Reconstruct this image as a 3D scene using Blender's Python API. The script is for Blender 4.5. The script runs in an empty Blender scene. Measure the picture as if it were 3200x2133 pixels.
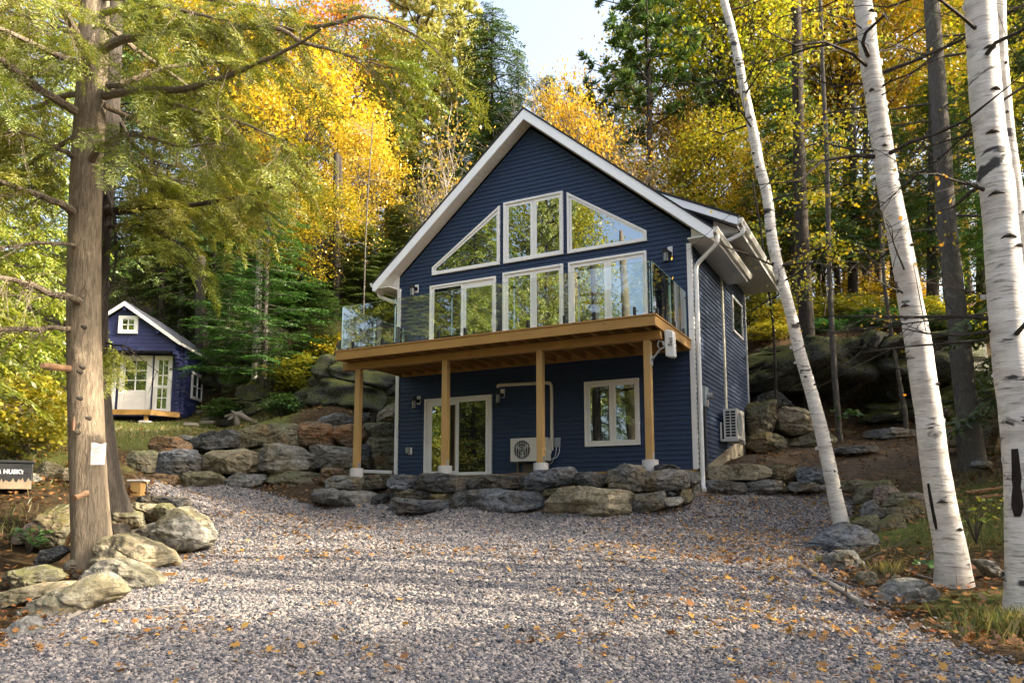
import bpy, math, random
import numpy as np
from mathutils import Vector, Matrix, noise, Euler

# ------------------------------------------------------------------ camera, sky, sun, exposure
S = bpy.context.scene
COL = S.collection
R = math.radians
F, PITCH, Y0, CZ = 2410.0, R(7.621), 1260.5, 1.5        # focal length and optical centre in photo pixels (3200 wide), eye height
cam_data = bpy.data.cameras.new('camera')
cam = bpy.data.objects.new('camera', cam_data)
COL.objects.link(cam)
cam.location = (0, 0, CZ)
cam.rotation_euler = (math.pi / 2 + PITCH, 0, 0)
cam_data.sensor_width = 36
cam_data.lens = F / 3200 * 36
cam_data.shift_y = (Y0 - 1066.5) / 3200
cam_data.clip_end = 2000
S.camera = cam

SUN_EL, SUN_AZ = R(30), R(102)        # azimuth clockwise from +Y: from the right, a little behind the camera
W = bpy.data.worlds.new('World'); S.world = W; W.use_nodes = True
nt = W.node_tree
sky = nt.nodes.new('ShaderNodeTexSky'); sky.sky_type = 'NISHITA'; sky.sun_disc = False
sky.sun_elevation = SUN_EL; sky.sun_rotation = SUN_AZ
sky.air_density = 1.0; sky.dust_density = 8.0; sky.ozone_density = 1.0
hz = nt.nodes.new('ShaderNodeHueSaturation'); hz.inputs['Saturation'].default_value = 0.75; hz.inputs['Value'].default_value = 0.95   # thin high haze: a paler sky
nt.links.new(sky.outputs[0], hz.inputs['Color']); nt.links.new(hz.outputs[0], nt.nodes['Background'].inputs[0])
nt.nodes['Background'].inputs[1].default_value = 0.15
sd = bpy.data.lights.new('sun', 'SUN'); sd.energy = 2.9; sd.angle = R(0.5); sd.color = (1.0, 0.86, 0.66)
sun = bpy.data.objects.new('sun', sd); COL.objects.link(sun)
to_sun = Vector((math.sin(SUN_AZ) * math.cos(SUN_EL), math.cos(SUN_AZ) * math.cos(SUN_EL), math.sin(SUN_EL)))
sun.rotation_euler = to_sun.to_track_quat('Z', 'Y').to_euler()
sun.location = (20, -5, 30)
S.view_settings.view_transform = 'Standard'; S.view_settings.look = 'None'
S.view_settings.gamma = 1.0; S.view_settings.exposure = 2.25
try:
    S.cycles.max_bounces = 8; S.cycles.transparent_max_bounces = 16
    S.cycles.diffuse_bounces = 3; S.cycles.glossy_bounces = 3; S.cycles.use_adaptive_sampling = True
    S.cycles.adaptive_threshold = 0.02
except Exception:
    pass

# ------------------------------------------------------------------ measuring helpers: photo pixel + distance -> point in the place
cp, sp = math.cos(PITCH), math.sin(PITCH)
def ray(u, v):
    b = -(v - Y0) / F
    return Vector(((u - 1600) / F, cp - b * sp, sp + b * cp))
def at(u, v, Y):
    r = ray(u, v); return Vector((0, 0, CZ)) + r * (Y / r.y)
HYAW = R(-27.482); HO = Vector((-3.179, 21.232, 2.339))
EX = Vector((math.cos(HYAW), math.sin(HYAW), 0)); EY = Vector((-math.sin(HYAW), math.cos(HYAW), 0))
def hw(x, y, z): return HO + EX * x + EY * y + Vector((0, 0, z))
def on_front(u, v, c):       # point of the vertical plane y = c of the house
    r = ray(u, v); o = Vector((0, 0, CZ)); return o + r * ((c - (o - HO).dot(EY)) / r.dot(EY))

# ------------------------------------------------------------------ object helpers
def tag(o, label=None, cat=None, group=None, kind=None):
    if label: o['label'] = label
    if cat: o['category'] = cat
    if group: o['group'] = group
    if kind: o['kind'] = kind
    return o
def thing(name, loc, label, cat, group=None, rz=0.0):
    o = bpy.data.objects.new(name, None); COL.objects.link(o)
    o.empty_display_size = 0.2
    o.location = loc; o.rotation_euler = (0, 0, rz)
    return tag(o, label, cat, group)
def link(name, me, mat=None, parent=None, loc=None):
    o = bpy.data.objects.new(name, me); COL.objects.link(o)
    if mat is not None: me.materials.append(mat)
    if parent is not None: o.parent = parent
    if loc is not None: o.location = loc
    return o
def mesh_np(name, V, Fc, smooth=False):
    """V (n,3), Fc (m,k) all faces of k corners"""
    me = bpy.data.meshes.new(name); V = np.asarray(V, np.float32); Fc = np.asarray(Fc, np.int32)
    m, k = Fc.shape
    me.vertices.add(len(V)); me.vertices.foreach_set('co', V.ravel())
    me.loops.add(m * k); me.loops.foreach_set('vertex_index', Fc.ravel())
    me.polygons.add(m); me.polygons.foreach_set('loop_start', np.arange(0, m * k, k, dtype=np.int32))
    me.polygons.foreach_set('loop_total', np.full(m, k, np.int32))
    if smooth: me.polygons.foreach_set('use_smooth', np.ones(m, bool))
    me.update(calc_edges=True); me.validate()
    return me
class MB:
    """collects boxes, prisms and tubes, then links them as ONE mesh object"""
    def __init__(s): s.v, s.f = [], []
    def add(s, vs, fs):
        n = len(s.v); s.v += [tuple(p) for p in vs]; s.f += [tuple(i + n for i in f) for f in fs]; return s
    def box(s, x0, x1, y0, y1, z0, z1):
        return s.add([(x0,y0,z0),(x1,y0,z0),(x1,y1,z0),(x0,y1,z0),(x0,y0,z1),(x1,y0,z1),(x1,y1,z1),(x0,y1,z1)],
                     [(0,3,2,1),(4,5,6,7),(0,1,5,4),(1,2,6,5),(2,3,7,6),(3,0,4,7)])
    def prism(s, poly, a, b, axis='y'):
        """polygon (two coords) extruded from a to b along axis"""
        f = {'y': lambda p, t: (p[0], t, p[1]), 'x': lambda p, t: (t, p[0], p[1]), 'z': lambda p, t: (p[0], p[1], t)}[axis]
        n = len(poly); vs = [f(p, a) for p in poly] + [f(p, b) for p in poly]
        fs = [tuple(range(n))[::-1], tuple(range(n, 2 * n))] + [(i, (i+1) % n, n + (i+1) % n, n + i) for i in range(n)]
        return s.add(vs, fs)
    def ring(s, outer, inner, a, b):
        """frame in the xz plane: outer/inner polygons of equal length, extruded along y"""
        n = len(outer)
        vs = [(p[0], a, p[1]) for p in outer] + [(p[0], a, p[1]) for p in inner] + [(p[0], b, p[1]) for p in outer] + [(p[0], b, p[1]) for p in inner]
        fs = []
        for i in range(n):
            j = (i + 1) % n
            fs += [(i, j, n + j, n + i), (2*n + i, 3*n + i, 3*n + j, 2*n + j), (i, 2*n + i, 2*n + j, j), (n + i, n + j, 3*n + j, 3*n + i)]
        return s.add(vs, fs)
    def tube(s, path, rad, n=8, cap=True):
        P = [Vector(p) for p in path]; m = len(P)
        rr = rad if isinstance(rad, (list, tuple)) else [rad] * m
        base = len(s.v); up = Vector((0, 0, 1)); prev = None
        for i in range(m):
            d = (P[min(i+1, m-1)] - P[max(i-1, 0)]).normalized()
            if prev is None:
                a = d.cross(up)
                if a.length < 1e-3: a = d.cross(Vector((1, 0, 0)))
                a.normalize()
            else:
                a = prev - d * prev.dot(d)
                if a.length < 1e-4: a = d.cross(Vector((1, 0.1, 0)))
                a.normalize()
            prev = a; b = d.cross(a)
            for k in range(n):
                t = 2 * math.pi * k / n
                s.v.append(tuple(P[i] + (a * math.cos(t) + b * math.sin(t)) * rr[i]))
        for i in range(m - 1):
            for k in range(n):
                s.f.append((base + i*n + k, base + i*n + (k+1) % n, base + (i+1)*n + (k+1) % n, base + (i+1)*n + k))
        if cap:
            s.f.append(tuple(base + k for k in range(n))[::-1]); s.f.append(tuple(base + (m-1)*n + k for k in range(n)))
        return s
    def build(s, name, mat=None, parent=None, smooth=False, bevel=0.0, loc=None):
        me = bpy.data.meshes.new(name); me.from_pydata(s.v, [], s.f)
        if smooth:
            me.polygons.foreach_set('use_smooth', np.ones(len(me.polygons), bool))
            try: me.set_sharp_from_angle(angle=R(38))
            except Exception: pass
        me.update()
        o = link(name, me, mat, parent, loc)
        if bevel:
            b = o.modifiers.new('bevel', 'BEVEL'); b.width = bevel; b.segments = 2; b.limit_method = 'ANGLE'
        return o
def text_part(name, body, size, mat, parent, M, extrude=0.001):
    cu = bpy.data.curves.new(name, 'FONT'); cu.body = body; cu.size = size; cu.extrude = extrude
    cu.offset = 0.0035 if size < 0.11 else 0.0; cu.align_x = 'CENTER'; cu.align_y = 'CENTER'
    tmp = bpy.data.objects.new('tmp', cu); COL.objects.link(tmp)
    dg = bpy.context.evaluated_depsgraph_get()
    me = bpy.data.meshes.new_from_object(tmp.evaluated_get(dg))
    bpy.data.objects.remove(tmp)
    me.transform(M); me.name = name; me.materials.clear()
    return link(name, me, mat, parent)

# ------------------------------------------------------------------ materials
def mat_new(name):
    m = bpy.data.materials.new(name); m.use_nodes = True
    t = m.node_tree; b = t.nodes['Principled BSDF']
    return m, t, b
def N(t, typ, **kw):
    n = t.nodes.new('ShaderNode' + typ)
    for k, v in kw.items():
        if k in n.inputs.keys(): n.inputs[k].default_value = v
        else: setattr(n, k, v)
    return n
def ramp(t, stops, fac=None, interp='LINEAR'):
    r = t.nodes.new('ShaderNodeValToRGB'); e = r.color_ramp.elements; r.color_ramp.interpolation = interp
    while len(e) < len(stops): e.new(0.5)
    for el, (p, c) in zip(e, stops): el.position = p; el.color = (c[0], c[1], c[2], 1)
    if fac is not None: t.links.new(fac, r.inputs[0])
    return r
def mixc(t, fac, a, b, blend='MIX'):
    m = t.nodes.new('ShaderNodeMix'); m.data_type = 'RGBA'; m.blend_type = blend
    for sock, val in ((m.inputs[0], fac), (m.inputs[6], a), (m.inputs[7], b)):
        if hasattr(val, 'is_output'): t.links.new(val, sock)
        elif isinstance(val, (int, float)): sock.default_value = val
        else: sock.default_value = (val[0], val[1], val[2], 1)
    return m.outputs[2]
def coords(t, scale=(1, 1, 1), rand=True, kind='Object'):
    tc = N(t, 'TexCoord'); mp = N(t, 'Mapping'); mp.inputs['Scale'].default_value = scale
    t.links.new(tc.outputs[kind], mp.inputs[0])
    if rand:
        oi = N(t, 'ObjectInfo'); ml = N(t, 'Math', operation='MULTIPLY'); ml.inputs[1].default_value = 53.0
        t.links.new(oi.outputs['Random'], ml.inputs[0]); cx = N(t, 'CombineXYZ')
        for i in range(3): t.links.new(ml.outputs[0], cx.inputs[i])
        t.links.new(cx.outputs[0], mp.inputs['Location'])
    return mp.outputs[0]
def tex(t, vec, scale, detail=6.0, rough=0.6, dist=0.0):
    n = N(t, 'TexNoise'); n.inputs['Scale'].default_value = scale; n.inputs['Detail'].default_value = detail
    n.inputs['Roughness'].default_value = rough; n.inputs['Distortion'].default_value = dist
    t.links.new(vec, n.inputs['Vector']); return n.outputs['Fac']
def bump(t, b, h, strength=0.4, dist=0.02):
    n = N(t, 'Bump'); n.inputs['Strength'].default_value = strength; n.inputs['Distance'].default_value = dist
    t.links.new(h, n.inputs['Height']); t.links.new(n.outputs[0], b.inputs['Normal'])
def plain(name, col, rough=0.5, metal=0.0, var=0.12, scale=3.0, bmp=0.0, spec=0.5):
    m, t, b = mat_new(name); v = coords(t); f = tex(t, v, scale, 5)
    c = mixc(t, f, [x * (1 - var) for x in col], [min(1, x * (1 + var)) for x in col])
    t.links.new(c, b.inputs['Base Color']); b.inputs['Roughness'].default_value = rough; b.inputs['Metallic'].default_value = metal
    b.inputs['Specular IOR Level'].default_value = spec
    if bmp: bump(t, b, tex(t, v, scale * 12, 4), bmp, 0.01)
    return m

def m_siding(name, col):
    m, t, b = mat_new(name); v = coords(t, (0.5, 0.5, 8), False)
    f = tex(t, v, 1.2, 4); g = tex(t, coords(t, (1, 1, 1), False), 0.35, 3)
    c = mixc(t, f, [x * 0.85 for x in col], [x * 1.18 for x in col])
    c = mixc(t, g, c, [x * 1.15 + 0.004 for x in col]); t.links.new(c, b.inputs['Base Color'])
    b.inputs['Roughness'].default_value = 0.62; b.inputs['Specular IOR Level'].default_value = 0.3
    bump(t, b, tex(t, coords(t, (1.5, 1.5, 30), False), 6, 3), 0.12, 0.004)
    return m
def m_wood(name, a, c2, along=(0.4, 14, 14), rough=0.65):
    m, t, b = mat_new(name); v = coords(t, along)
    f = tex(t, v, 2.2, 8, 0.65, 0.6); k = tex(t, coords(t, (1, 1, 1)), 1.3, 3)
    cr = ramp(t, [(0.25, a), (0.75, c2)], f); c = mixc(t, k, cr.outputs[0], [x * 0.72 for x in a])
    vo = N(t, 'TexVoronoi'); vo.inputs['Scale'].default_value = 2.1; t.links.new(coords(t, (1, 2.5, 2.5)), vo.inputs['Vector'])
    kn = ramp(t, [(0.05, (1, 1, 1)), (0.085, (0, 0, 0))], vo.outputs['Distance'])
    c = mixc(t, kn.outputs[0], c, [x * 0.35 for x in a]); t.links.new(c, b.inputs['Base Color'])
    b.inputs['Roughness'].default_value = rough; bump(t, b, f, 0.15, 0.004)
    return m
def m_rock(name, a, b2, stain, moss=0.25, band=2.6):
    m, t, b = mat_new(name); v = coords(t, (1, 1, band)); v1 = coords(t)
    big = tex(t, v, 1.3, 8, 0.62, 0.8); led = ramp(t, [(0.30, (0, 0, 0)), (0.42, (.3, .3, .3)), (0.47, (.38, .38, .38)), (0.55, (.75, .75, .75)), (0.62, (1, 1, 1))], tex(t, coords(t, (0.8, 0.8, band * 1.6)), 1.7, 3, 0.5, 0.3), 'CONSTANT'); fine = tex(t, v1, 14, 6, 0.7); st = tex(t, v1, 1.1, 5, 0.6, 0.5)
    c = ramp(t, [(0.33, a), (0.5, [(x + y) / 2 for x, y in zip(a, b2)]), (0.68, b2)], big).outputs[0]
    sm = ramp(t, [(0.47, (0, 0, 0)), (0.62, (0.85, 0.85, 0.85))], st); c = mixc(t, sm.outputs[0], c, stain)
    sp_ = ramp(t, [(0.36, (0.3, 0.3, 0.3)), (0.56, (1.25, 1.25, 1.25))], fine); c = mixc(t, 0.85, c, sp_.outputs[0], 'MULTIPLY')
    ve = tex(t, coords(t, (1, 1, 3)), 3.5, 6, 0.6, 2.0); vr = ramp(t, [(0.485, (0, 0, 0)), (0.5, (0.55, 0.55, 0.55)), (0.515, (0, 0, 0))], ve)
    c = mixc(t, vr.outputs[0], c, (0.42, 0.41, 0.38))
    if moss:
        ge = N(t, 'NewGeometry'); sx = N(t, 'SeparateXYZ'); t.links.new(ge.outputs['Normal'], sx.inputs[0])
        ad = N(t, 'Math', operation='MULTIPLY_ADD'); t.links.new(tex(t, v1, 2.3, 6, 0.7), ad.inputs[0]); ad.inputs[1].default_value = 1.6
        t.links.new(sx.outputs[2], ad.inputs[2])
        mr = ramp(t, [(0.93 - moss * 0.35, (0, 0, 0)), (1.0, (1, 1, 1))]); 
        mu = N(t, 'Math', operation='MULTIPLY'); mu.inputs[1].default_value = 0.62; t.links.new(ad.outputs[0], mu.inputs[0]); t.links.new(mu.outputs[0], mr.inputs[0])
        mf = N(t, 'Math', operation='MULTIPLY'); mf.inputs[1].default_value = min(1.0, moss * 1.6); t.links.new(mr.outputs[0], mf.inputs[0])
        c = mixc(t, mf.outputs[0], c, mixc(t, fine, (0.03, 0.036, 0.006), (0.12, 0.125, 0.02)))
    t.links.new(c, b.inputs['Base Color']); b.inputs['Roughness'].default_value = 0.86; b.inputs['Specular IOR Level'].default_value = 0.3
    h = N(t, 'Math', operation='ADD'); hl = N(t, 'Math', operation='MULTIPLY_ADD'); hl.inputs[1].default_value = 0.5; t.links.new(led.outputs[0], hl.inputs[0]); t.links.new(big, hl.inputs[2]); t.links.new(hl.outputs[0], h.inputs[0])
    h2 = N(t, 'Math', operation='MULTIPLY'); h2.inputs[1].default_value = 0.35; t.links.new(fine, h2.inputs[0]); t.links.new(h2.outputs[0], h.inputs[1])
    bump(t, b, h.outputs[0], 0.9, 0.07)
    return m
def m_leaf(name, cols, trans=0.45, var=0.25):
    """leaf: random colour per leaf, whole tree nudged by its own random value, light passes through"""
    m, t, b = mat_new(name); t.nodes.remove(b); out = t.nodes['Material Output']
    ge = N(t, 'NewGeometry'); n = len(cols)
    cr = ramp(t, [(i / max(1, n - 1), c) for i, c in enumerate(cols)], ge.outputs['Random Per Island'])
    oi = N(t, 'ObjectInfo'); hs = N(t, 'HueSaturation')
    mr = N(t, 'MapRange'); mr.inputs[3].default_value = 0.5 - 0.022 * var / 0.25; mr.inputs[4].default_value = 0.5 + 0.022 * var / 0.25
    t.links.new(oi.outputs['Random'], mr.inputs[0]); t.links.new(mr.outputs[0], hs.inputs['Hue'])
    t.links.new(cr.outputs[0], hs.inputs['Color'])
    d = N(t, 'BsdfDiffuse'); tr = N(t, 'BsdfTranslucent'); mx = N(t, 'MixShader'); mx.inputs[0].default_value = trans
    t.links.new(hs.outputs[0], d.inputs[0]); t.links.new(hs.outputs[0], tr.inputs[0])
    t.links.new(d.outputs[0], mx.inputs[1]); t.links.new(tr.outputs[0], mx.inputs[2])
    gl = N(t, 'BsdfGlossy'); gl.inputs['Roughness'].default_value = 0.45; gl.inputs[0].default_value = (1, 1, 1, 1)
    m2 = N(t, 'MixShader'); m2.inputs[0].default_value = 0.035
    t.links.new(mx.outputs[0], m2.inputs[1]); t.links.new(gl.outputs[0], m2.inputs[2]); t.links.new(m2.outputs[0], out.inputs[0])
    return m
def m_bark(name, a, c2, scale=(7, 7, 1.1), bmp=0.9, lichen=0.0, dist=0.03):
    m, t, b = mat_new(name); v = coords(t, scale); f = tex(t, v, 2.2, 8, 0.65, 0.4)
    c = ramp(t, [(0.36, a), (0.6, c2)], f).outputs[0]; g = tex(t, coords(t), 2.0, 5)
    c = mixc(t, g, c, [x * 0.7 for x in c2])
    if lichen:
        l = ramp(t, [(0.56, (0, 0, 0)), (0.62, (1, 1, 1))], tex(t, coords(t), 3.3, 6, 0.7)); lm = N(t, 'Math', operation='MULTIPLY'); lm.inputs[1].default_value = lichen
        t.links.new(l.outputs[0], lm.inputs[0]); c = mixc(t, lm.outputs[0], c, (0.20, 0.22, 0.13))
    t.links.new(c, b.inputs['Base Color']); b.inputs['Roughness'].default_value = 0.9; b.inputs['Specular IOR Level'].default_value = 0.2
    bump(t, b, f, bmp, dist)
    return m
def m_birch(name):
    m, t, b = mat_new(name); v = coords(t, (1.6, 1.6, 15)); lent = tex(t, v, 2.6, 6, 0.62)
    base = ramp(t, [(0.3, (0.47, 0.42, 0.37)), (0.5, (0.66, 0.62, 0.56)), (0.7, (0.75, 0.71, 0.66))], tex(t, coords(t, (1, 1, 5)), 1.6, 6)).outputs[0]
    l = ramp(t, [(0.56, (0, 0, 0)), (0.66, (0.85, 0.85, 0.85))], lent); c = mixc(t, l.outputs[0], base, (0.16, 0.13, 0.11))
    gq = ramp(t, [(0.46, (0, 0, 0)), (0.66, (0.6, 0.6, 0.6))], tex(t, coords(t, (2, 2, 7)), 1.7, 7, 0.7)); c = mixc(t, gq.outputs[0], c, (0.33, 0.32, 0.28))
    pk = ramp(t, [(0.55, (0, 0, 0)), (0.7, (0.5, 0.5, 0.5))], tex(t, coords(t, (1, 1, 2)), 0.9, 4)); c = mixc(t, pk.outputs[0], c, (0.55, 0.44, 0.37))
    s = ramp(t, [(0.60, (0, 0, 0)), (0.64, (1, 1, 1))], tex(t, coords(t, (1, 1, 2.6)), 1.9, 5, 0.55, 0.6)); c = mixc(t, s.outputs[0], c, (0.035, 0.03, 0.026))
    t.links.new(c, b.inputs['Base Color']); b.inputs['Roughness'].default_value = 0.62
    bump(t, b, lent, 0.6, 0.02)
    return m
def m_glass_pane(name, dark=(0.012, 0.016, 0.017), refl=0.36, tint=(0.80, 0.92, 1.0)):
    """window pane: dark room behind a mirror-like double glazing"""
    m, t, b = mat_new(name); out = t.nodes['Material Output']; t.nodes.remove(b)
    d = N(t, 'BsdfDiffuse'); d.inputs[0].default_value = (*dark, 1)
    g = N(t, 'BsdfGlossy'); g.inputs['Roughness'].default_value = 0.004; g.inputs[0].default_value = (*tint, 1)
    fr = N(t, 'LayerWeight'); fr.inputs[0].default_value = 0.25; mr = N(t, 'MapRange'); mr.inputs[3].default_value = refl; mr.inputs[4].default_value = min(0.8, refl * 3)
    t.links.new(fr.outputs['Fresnel'], mr.inputs[0])
    v = coords(t); nb = N(t, 'Bump'); nb.inputs['Strength'].default_value = 0.02; nb.inputs['Distance'].default_value = 0.05
    t.links.new(tex(t, v, 0.9, 2), nb.inputs['Height']); t.links.new(nb.outputs[0], g.inputs['Normal'])
    mx = N(t, 'MixShader'); t.links.new(mr.outputs[0], mx.inputs[0]); t.links.new(d.outputs[0], mx.inputs[1]); t.links.new(g.outputs[0], mx.inputs[2])
    t.links.new(mx.outputs[0], out.inputs[0]); return m
def m_clear_glass(name, tint=(0.925, 0.965, 0.96), refl=0.07):
    m, t, b = mat_new(name); out = t.nodes['Material Output']; t.nodes.remove(b)
    d = N(t, 'BsdfTransparent'); d.inputs[0].default_value = (*tint, 1)
    g = N(t, 'BsdfGlossy'); g.inputs['Roughness'].default_value = 0.003; g.inputs[0].default_value = (1, 1, 1, 1)
    fr = N(t, 'LayerWeight'); fr.inputs[0].default_value = 0.3; mr = N(t, 'MapRange'); mr.inputs[3].default_value = refl; mr.inputs[4].default_value = 0.9
    t.links.new(fr.outputs['Fresnel'], mr.inputs[0]); mx = N(t, 'MixShader')
    t.links.new(mr.outputs[0], mx.inputs[0]); t.links.new(d.outputs[0], mx.inputs[1]); t.links.new(g.outputs[0], mx.inputs[2])
    t.links.new(mx.outputs[0], out.inputs[0]); return m

M = {}
M['siding'] = m_siding('navy_vinyl_siding', (0.019, 0.037, 0.080))
M['white'] = plain('white_trim', (0.74, 0.73, 0.70), 0.45, var=0.05)
M['cream'] = plain('white_vinyl_frame', (0.78, 0.77, 0.74), 0.4, var=0.04)
M['fascia'] = plain('white_aluminium_fascia', (0.86, 0.87, 0.88), 0.4, var=0.03)
M['gutter'] = plain('gutter_metal', (0.62, 0.60, 0.55), 0.4, var=0.06)
M['shingle'] = plain('dark_shingles', (0.022, 0.023, 0.028), 0.9, var=0.5, scale=20, bmp=0.6)
M['pane'] = m_glass_pane('window_glass'); M['screen'] = m_glass_pane('insect_screen_glass', (0.010, 0.012, 0.013), 0.07)
M['railglass'] = m_clear_glass('railing_glass'); M['glassedge'] = plain('glass_edge', (0.30, 0.46, 0.44), 0.2)
M['pt_wood'] = m_wood('treated_wood', (0.35, 0.185, 0.042), (0.47, 0.275, 0.075))
M['pt_post'] = m_wood('treated_wood_post', (0.40, 0.24, 0.075), (0.52, 0.33, 0.12), (14, 14, 0.4))
M['concrete'] = plain('concrete', (0.42, 0.40, 0.37), 0.9, var=0.2, scale=4, bmp=0.3)
M['found'] = plain('foundation_concrete', (0.27, 0.235, 0.17), 0.9, var=0.25, scale=2.5, bmp=0.4)
M['steel'] = plain('galvanised_steel', (0.42, 0.45, 0.47), 0.4, 0.7)
M['black'] = plain('black_metal', (0.012, 0.012, 0.013), 0.35)
M['dark'] = plain('dark_opening', (0.012, 0.012, 0.014), 0.7)
M['lampglass'] = plain('lantern_glass', (0.22, 0.23, 0.22), 0.08)
M['ac'] = plain('ac_casing', (0.62, 0.60, 0.53), 0.4, var=0.05)
M['meter'] = plain('meter_box_grey', (0.30, 0.35, 0.36), 0.45)
M['conduit'] = plain('conduit_cover', (0.62, 0.58, 0.46), 0.45, var=0.05)
M['antenna'] = plain('antenna_shell', (0.62, 0.61, 0.58), 0.5, var=0.06)
M['ink'] = plain('black_print', (0.02, 0.02, 0.025), 0.6)
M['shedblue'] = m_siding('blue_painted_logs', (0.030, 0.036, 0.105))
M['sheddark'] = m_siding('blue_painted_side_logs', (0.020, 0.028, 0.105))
M['shedroof'] = plain('grey_roof_felt', (0.065, 0.07, 0.085), 0.85, var=0.2, scale=6, bmp=0.3)
M['rock_grey'] = m_rock('grey_rock', (0.055, 0.056, 0.054), (0.215, 0.21, 0.195), (0.13, 0.095, 0.045), 0.12)
M['rock_blue'] = m_rock('blue_grey_rock', (0.024, 0.029, 0.038), (0.15, 0.16, 0.175), (0.075, 0.06, 0.04), 0.05)
M['rock_dark'] = m_rock('dark_rock', (0.012, 0.014, 0.017), (0.072, 0.072, 0.07), (0.085, 0.066, 0.035), 0.06)
M['rock_tan'] = m_rock('tan_rock', (0.15, 0.12, 0.068), (0.31, 0.265, 0.175), (0.12, 0.105, 0.06), 0.10)
M['rock_olive'] = m_rock('olive_rock', (0.06, 0.055, 0.03), (0.20, 0.18, 0.115), (0.14, 0.085, 0.03), 0.35)
M['rock_rust'] = m_rock('rusty_rock', (0.075, 0.045, 0.024), (0.22, 0.145, 0.075), (0.24, 0.10, 0.025), 0.12)
M['rock_pale'] = m_rock('pale_rock', (0.13, 0.125, 0.10), (0.33, 0.31, 0.26), (0.17, 0.14, 0.07), 0.14)
M['rock_pink'] = m_rock('pinkish_rock', (0.16, 0.105, 0.085), (0.31, 0.235, 0.20), (0.15, 0.12, 0.06), 0.25)
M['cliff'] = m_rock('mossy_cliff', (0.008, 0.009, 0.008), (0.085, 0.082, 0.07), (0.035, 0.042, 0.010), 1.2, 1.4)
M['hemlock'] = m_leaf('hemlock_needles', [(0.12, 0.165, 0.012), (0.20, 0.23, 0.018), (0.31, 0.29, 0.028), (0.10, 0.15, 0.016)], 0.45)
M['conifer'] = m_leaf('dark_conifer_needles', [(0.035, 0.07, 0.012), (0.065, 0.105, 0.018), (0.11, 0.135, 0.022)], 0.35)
M['fir'] = m_leaf('green_fir_needles', [(0.03, 0.085, 0.015), (0.06, 0.13, 0.02), (0.10, 0.16, 0.025)], 0.35)
M['pine'] = m_leaf('pale_pine_needles', [(0.20, 0.24, 0.04), (0.36, 0.38, 0.08), (0.52, 0.50, 0.16)], 0.45)
M['yellow'] = m_leaf('yellow_maple_leaves', [(0.54, 0.32, 0.012), (0.66, 0.45, 0.018), (0.72, 0.53, 0.05), (0.44, 0.36, 0.016), (0.62, 0.38, 0.015)], 0.5, 0.12)
M['orange'] = m_leaf('orange_maple_leaves', [(0.52, 0.22, 0.015), (0.62, 0.34, 0.02), (0.68, 0.44, 0.04), (0.42, 0.27, 0.02)], 0.5)
M['ygreen'] = m_leaf('yellow_green_leaves', [(0.22, 0.25, 0.014), (0.38, 0.35, 0.016), (0.56, 0.43, 0.016), (0.60, 0.40, 0.014), (0.18, 0.23, 0.016), (0.30, 0.30, 0.015)], 0.5)
M['rust'] = m_leaf('rusty_leaves', [(0.34, 0.20, 0.03), (0.48, 0.29, 0.035), (0.52, 0.36, 0.05), (0.26, 0.22, 0.06)], 0.45)
M['shrub'] = m_leaf('shrub_leaves', [(0.16, 0.20, 0.016), (0.30, 0.30, 0.02), (0.42, 0.36, 0.02)], 0.5)
M['green'] = m_leaf('green_plant_leaves', [(0.04, 0.11, 0.02), (0.07, 0.17, 0.03)], 0.4)
M['bark_hem'] = m_bark('hemlock_bark', (0.10, 0.078, 0.052), (0.33, 0.265, 0.185), (13, 13, 2.6), 1.0, 0.0, 0.06)
M['bark_dark'] = m_bark('dark_bark', (0.016, 0.014, 0.011), (0.072, 0.060, 0.048), (13, 13, 2.4))
M['bark_grey'] = m_bark('grey_bark', (0.045, 0.040, 0.034), (0.145, 0.128, 0.108), (16, 16, 3.5), 1.0, 0.5)
M['bark_pale'] = m_bark('pale_bark', (0.19, 0.165, 0.135), (0.36, 0.32, 0.27), (6, 6, 2.5), 0.5)
M['birch'] = m_birch('birch_bark')
M['litter'] = m_leaf('fallen_leaf', [(0.22, 0.09, 0.022), (0.34, 0.16, 0.028), (0.48, 0.29, 0.07), (0.17, 0.075, 0.028), (0.44, 0.24, 0.025), (0.11, 0.05, 0.022), (0.30, 0.17, 0.06)], 0.2, 0.1)
M['brown_litter'] = m_leaf('brown_leaf', [(0.16, 0.075, 0.03), (0.26, 0.13, 0.04), (0.10, 0.05, 0.025), (0.34, 0.17, 0.04), (0.2, 0.06, 0.025)], 0.15, 0.1)
M['grass'] = m_leaf('grass_blades', [(0.06, 0.10, 0.018), (0.13, 0.14, 0.03), (0.22, 0.18, 0.06), (0.26, 0.20, 0.08)], 0.35)
M['paper'] = plain('paper', (0.50, 0.50, 0.49), 0.6, var=0.05)
M['print'] = plain('grey_print', (0.40, 0.40, 0.42), 0.7)
M['pink'] = plain('pink_paint', (0.62, 0.03, 0.09), 0.5)
M['rawwood'] = m_wood('raw_split_wood', (0.30, 0.15, 0.05), (0.45, 0.27, 0.12))
M['greywood'] = m_wood('weathered_wood', (0.14, 0.115, 0.09), (0.27, 0.235, 0.19))
M['boxsteel'] = plain('weathered_black_steel', (0.016, 0.017, 0.018), 0.4, var=0.4)
M['boxrust'] = plain('bare_worn_steel', (0.24, 0.19, 0.12), 0.6, var=0.4, scale=5)
M['stub'] = m_wood('broken_stub_wood', (0.13, 0.075, 0.04), (0.24, 0.13, 0.06), (4, 4, 4)); M['black_bark'] = m_bark('black_inner_bark', (0.008, 0.006, 0.006), (0.035, 0.025, 0.02), (9, 9, 3))

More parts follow.
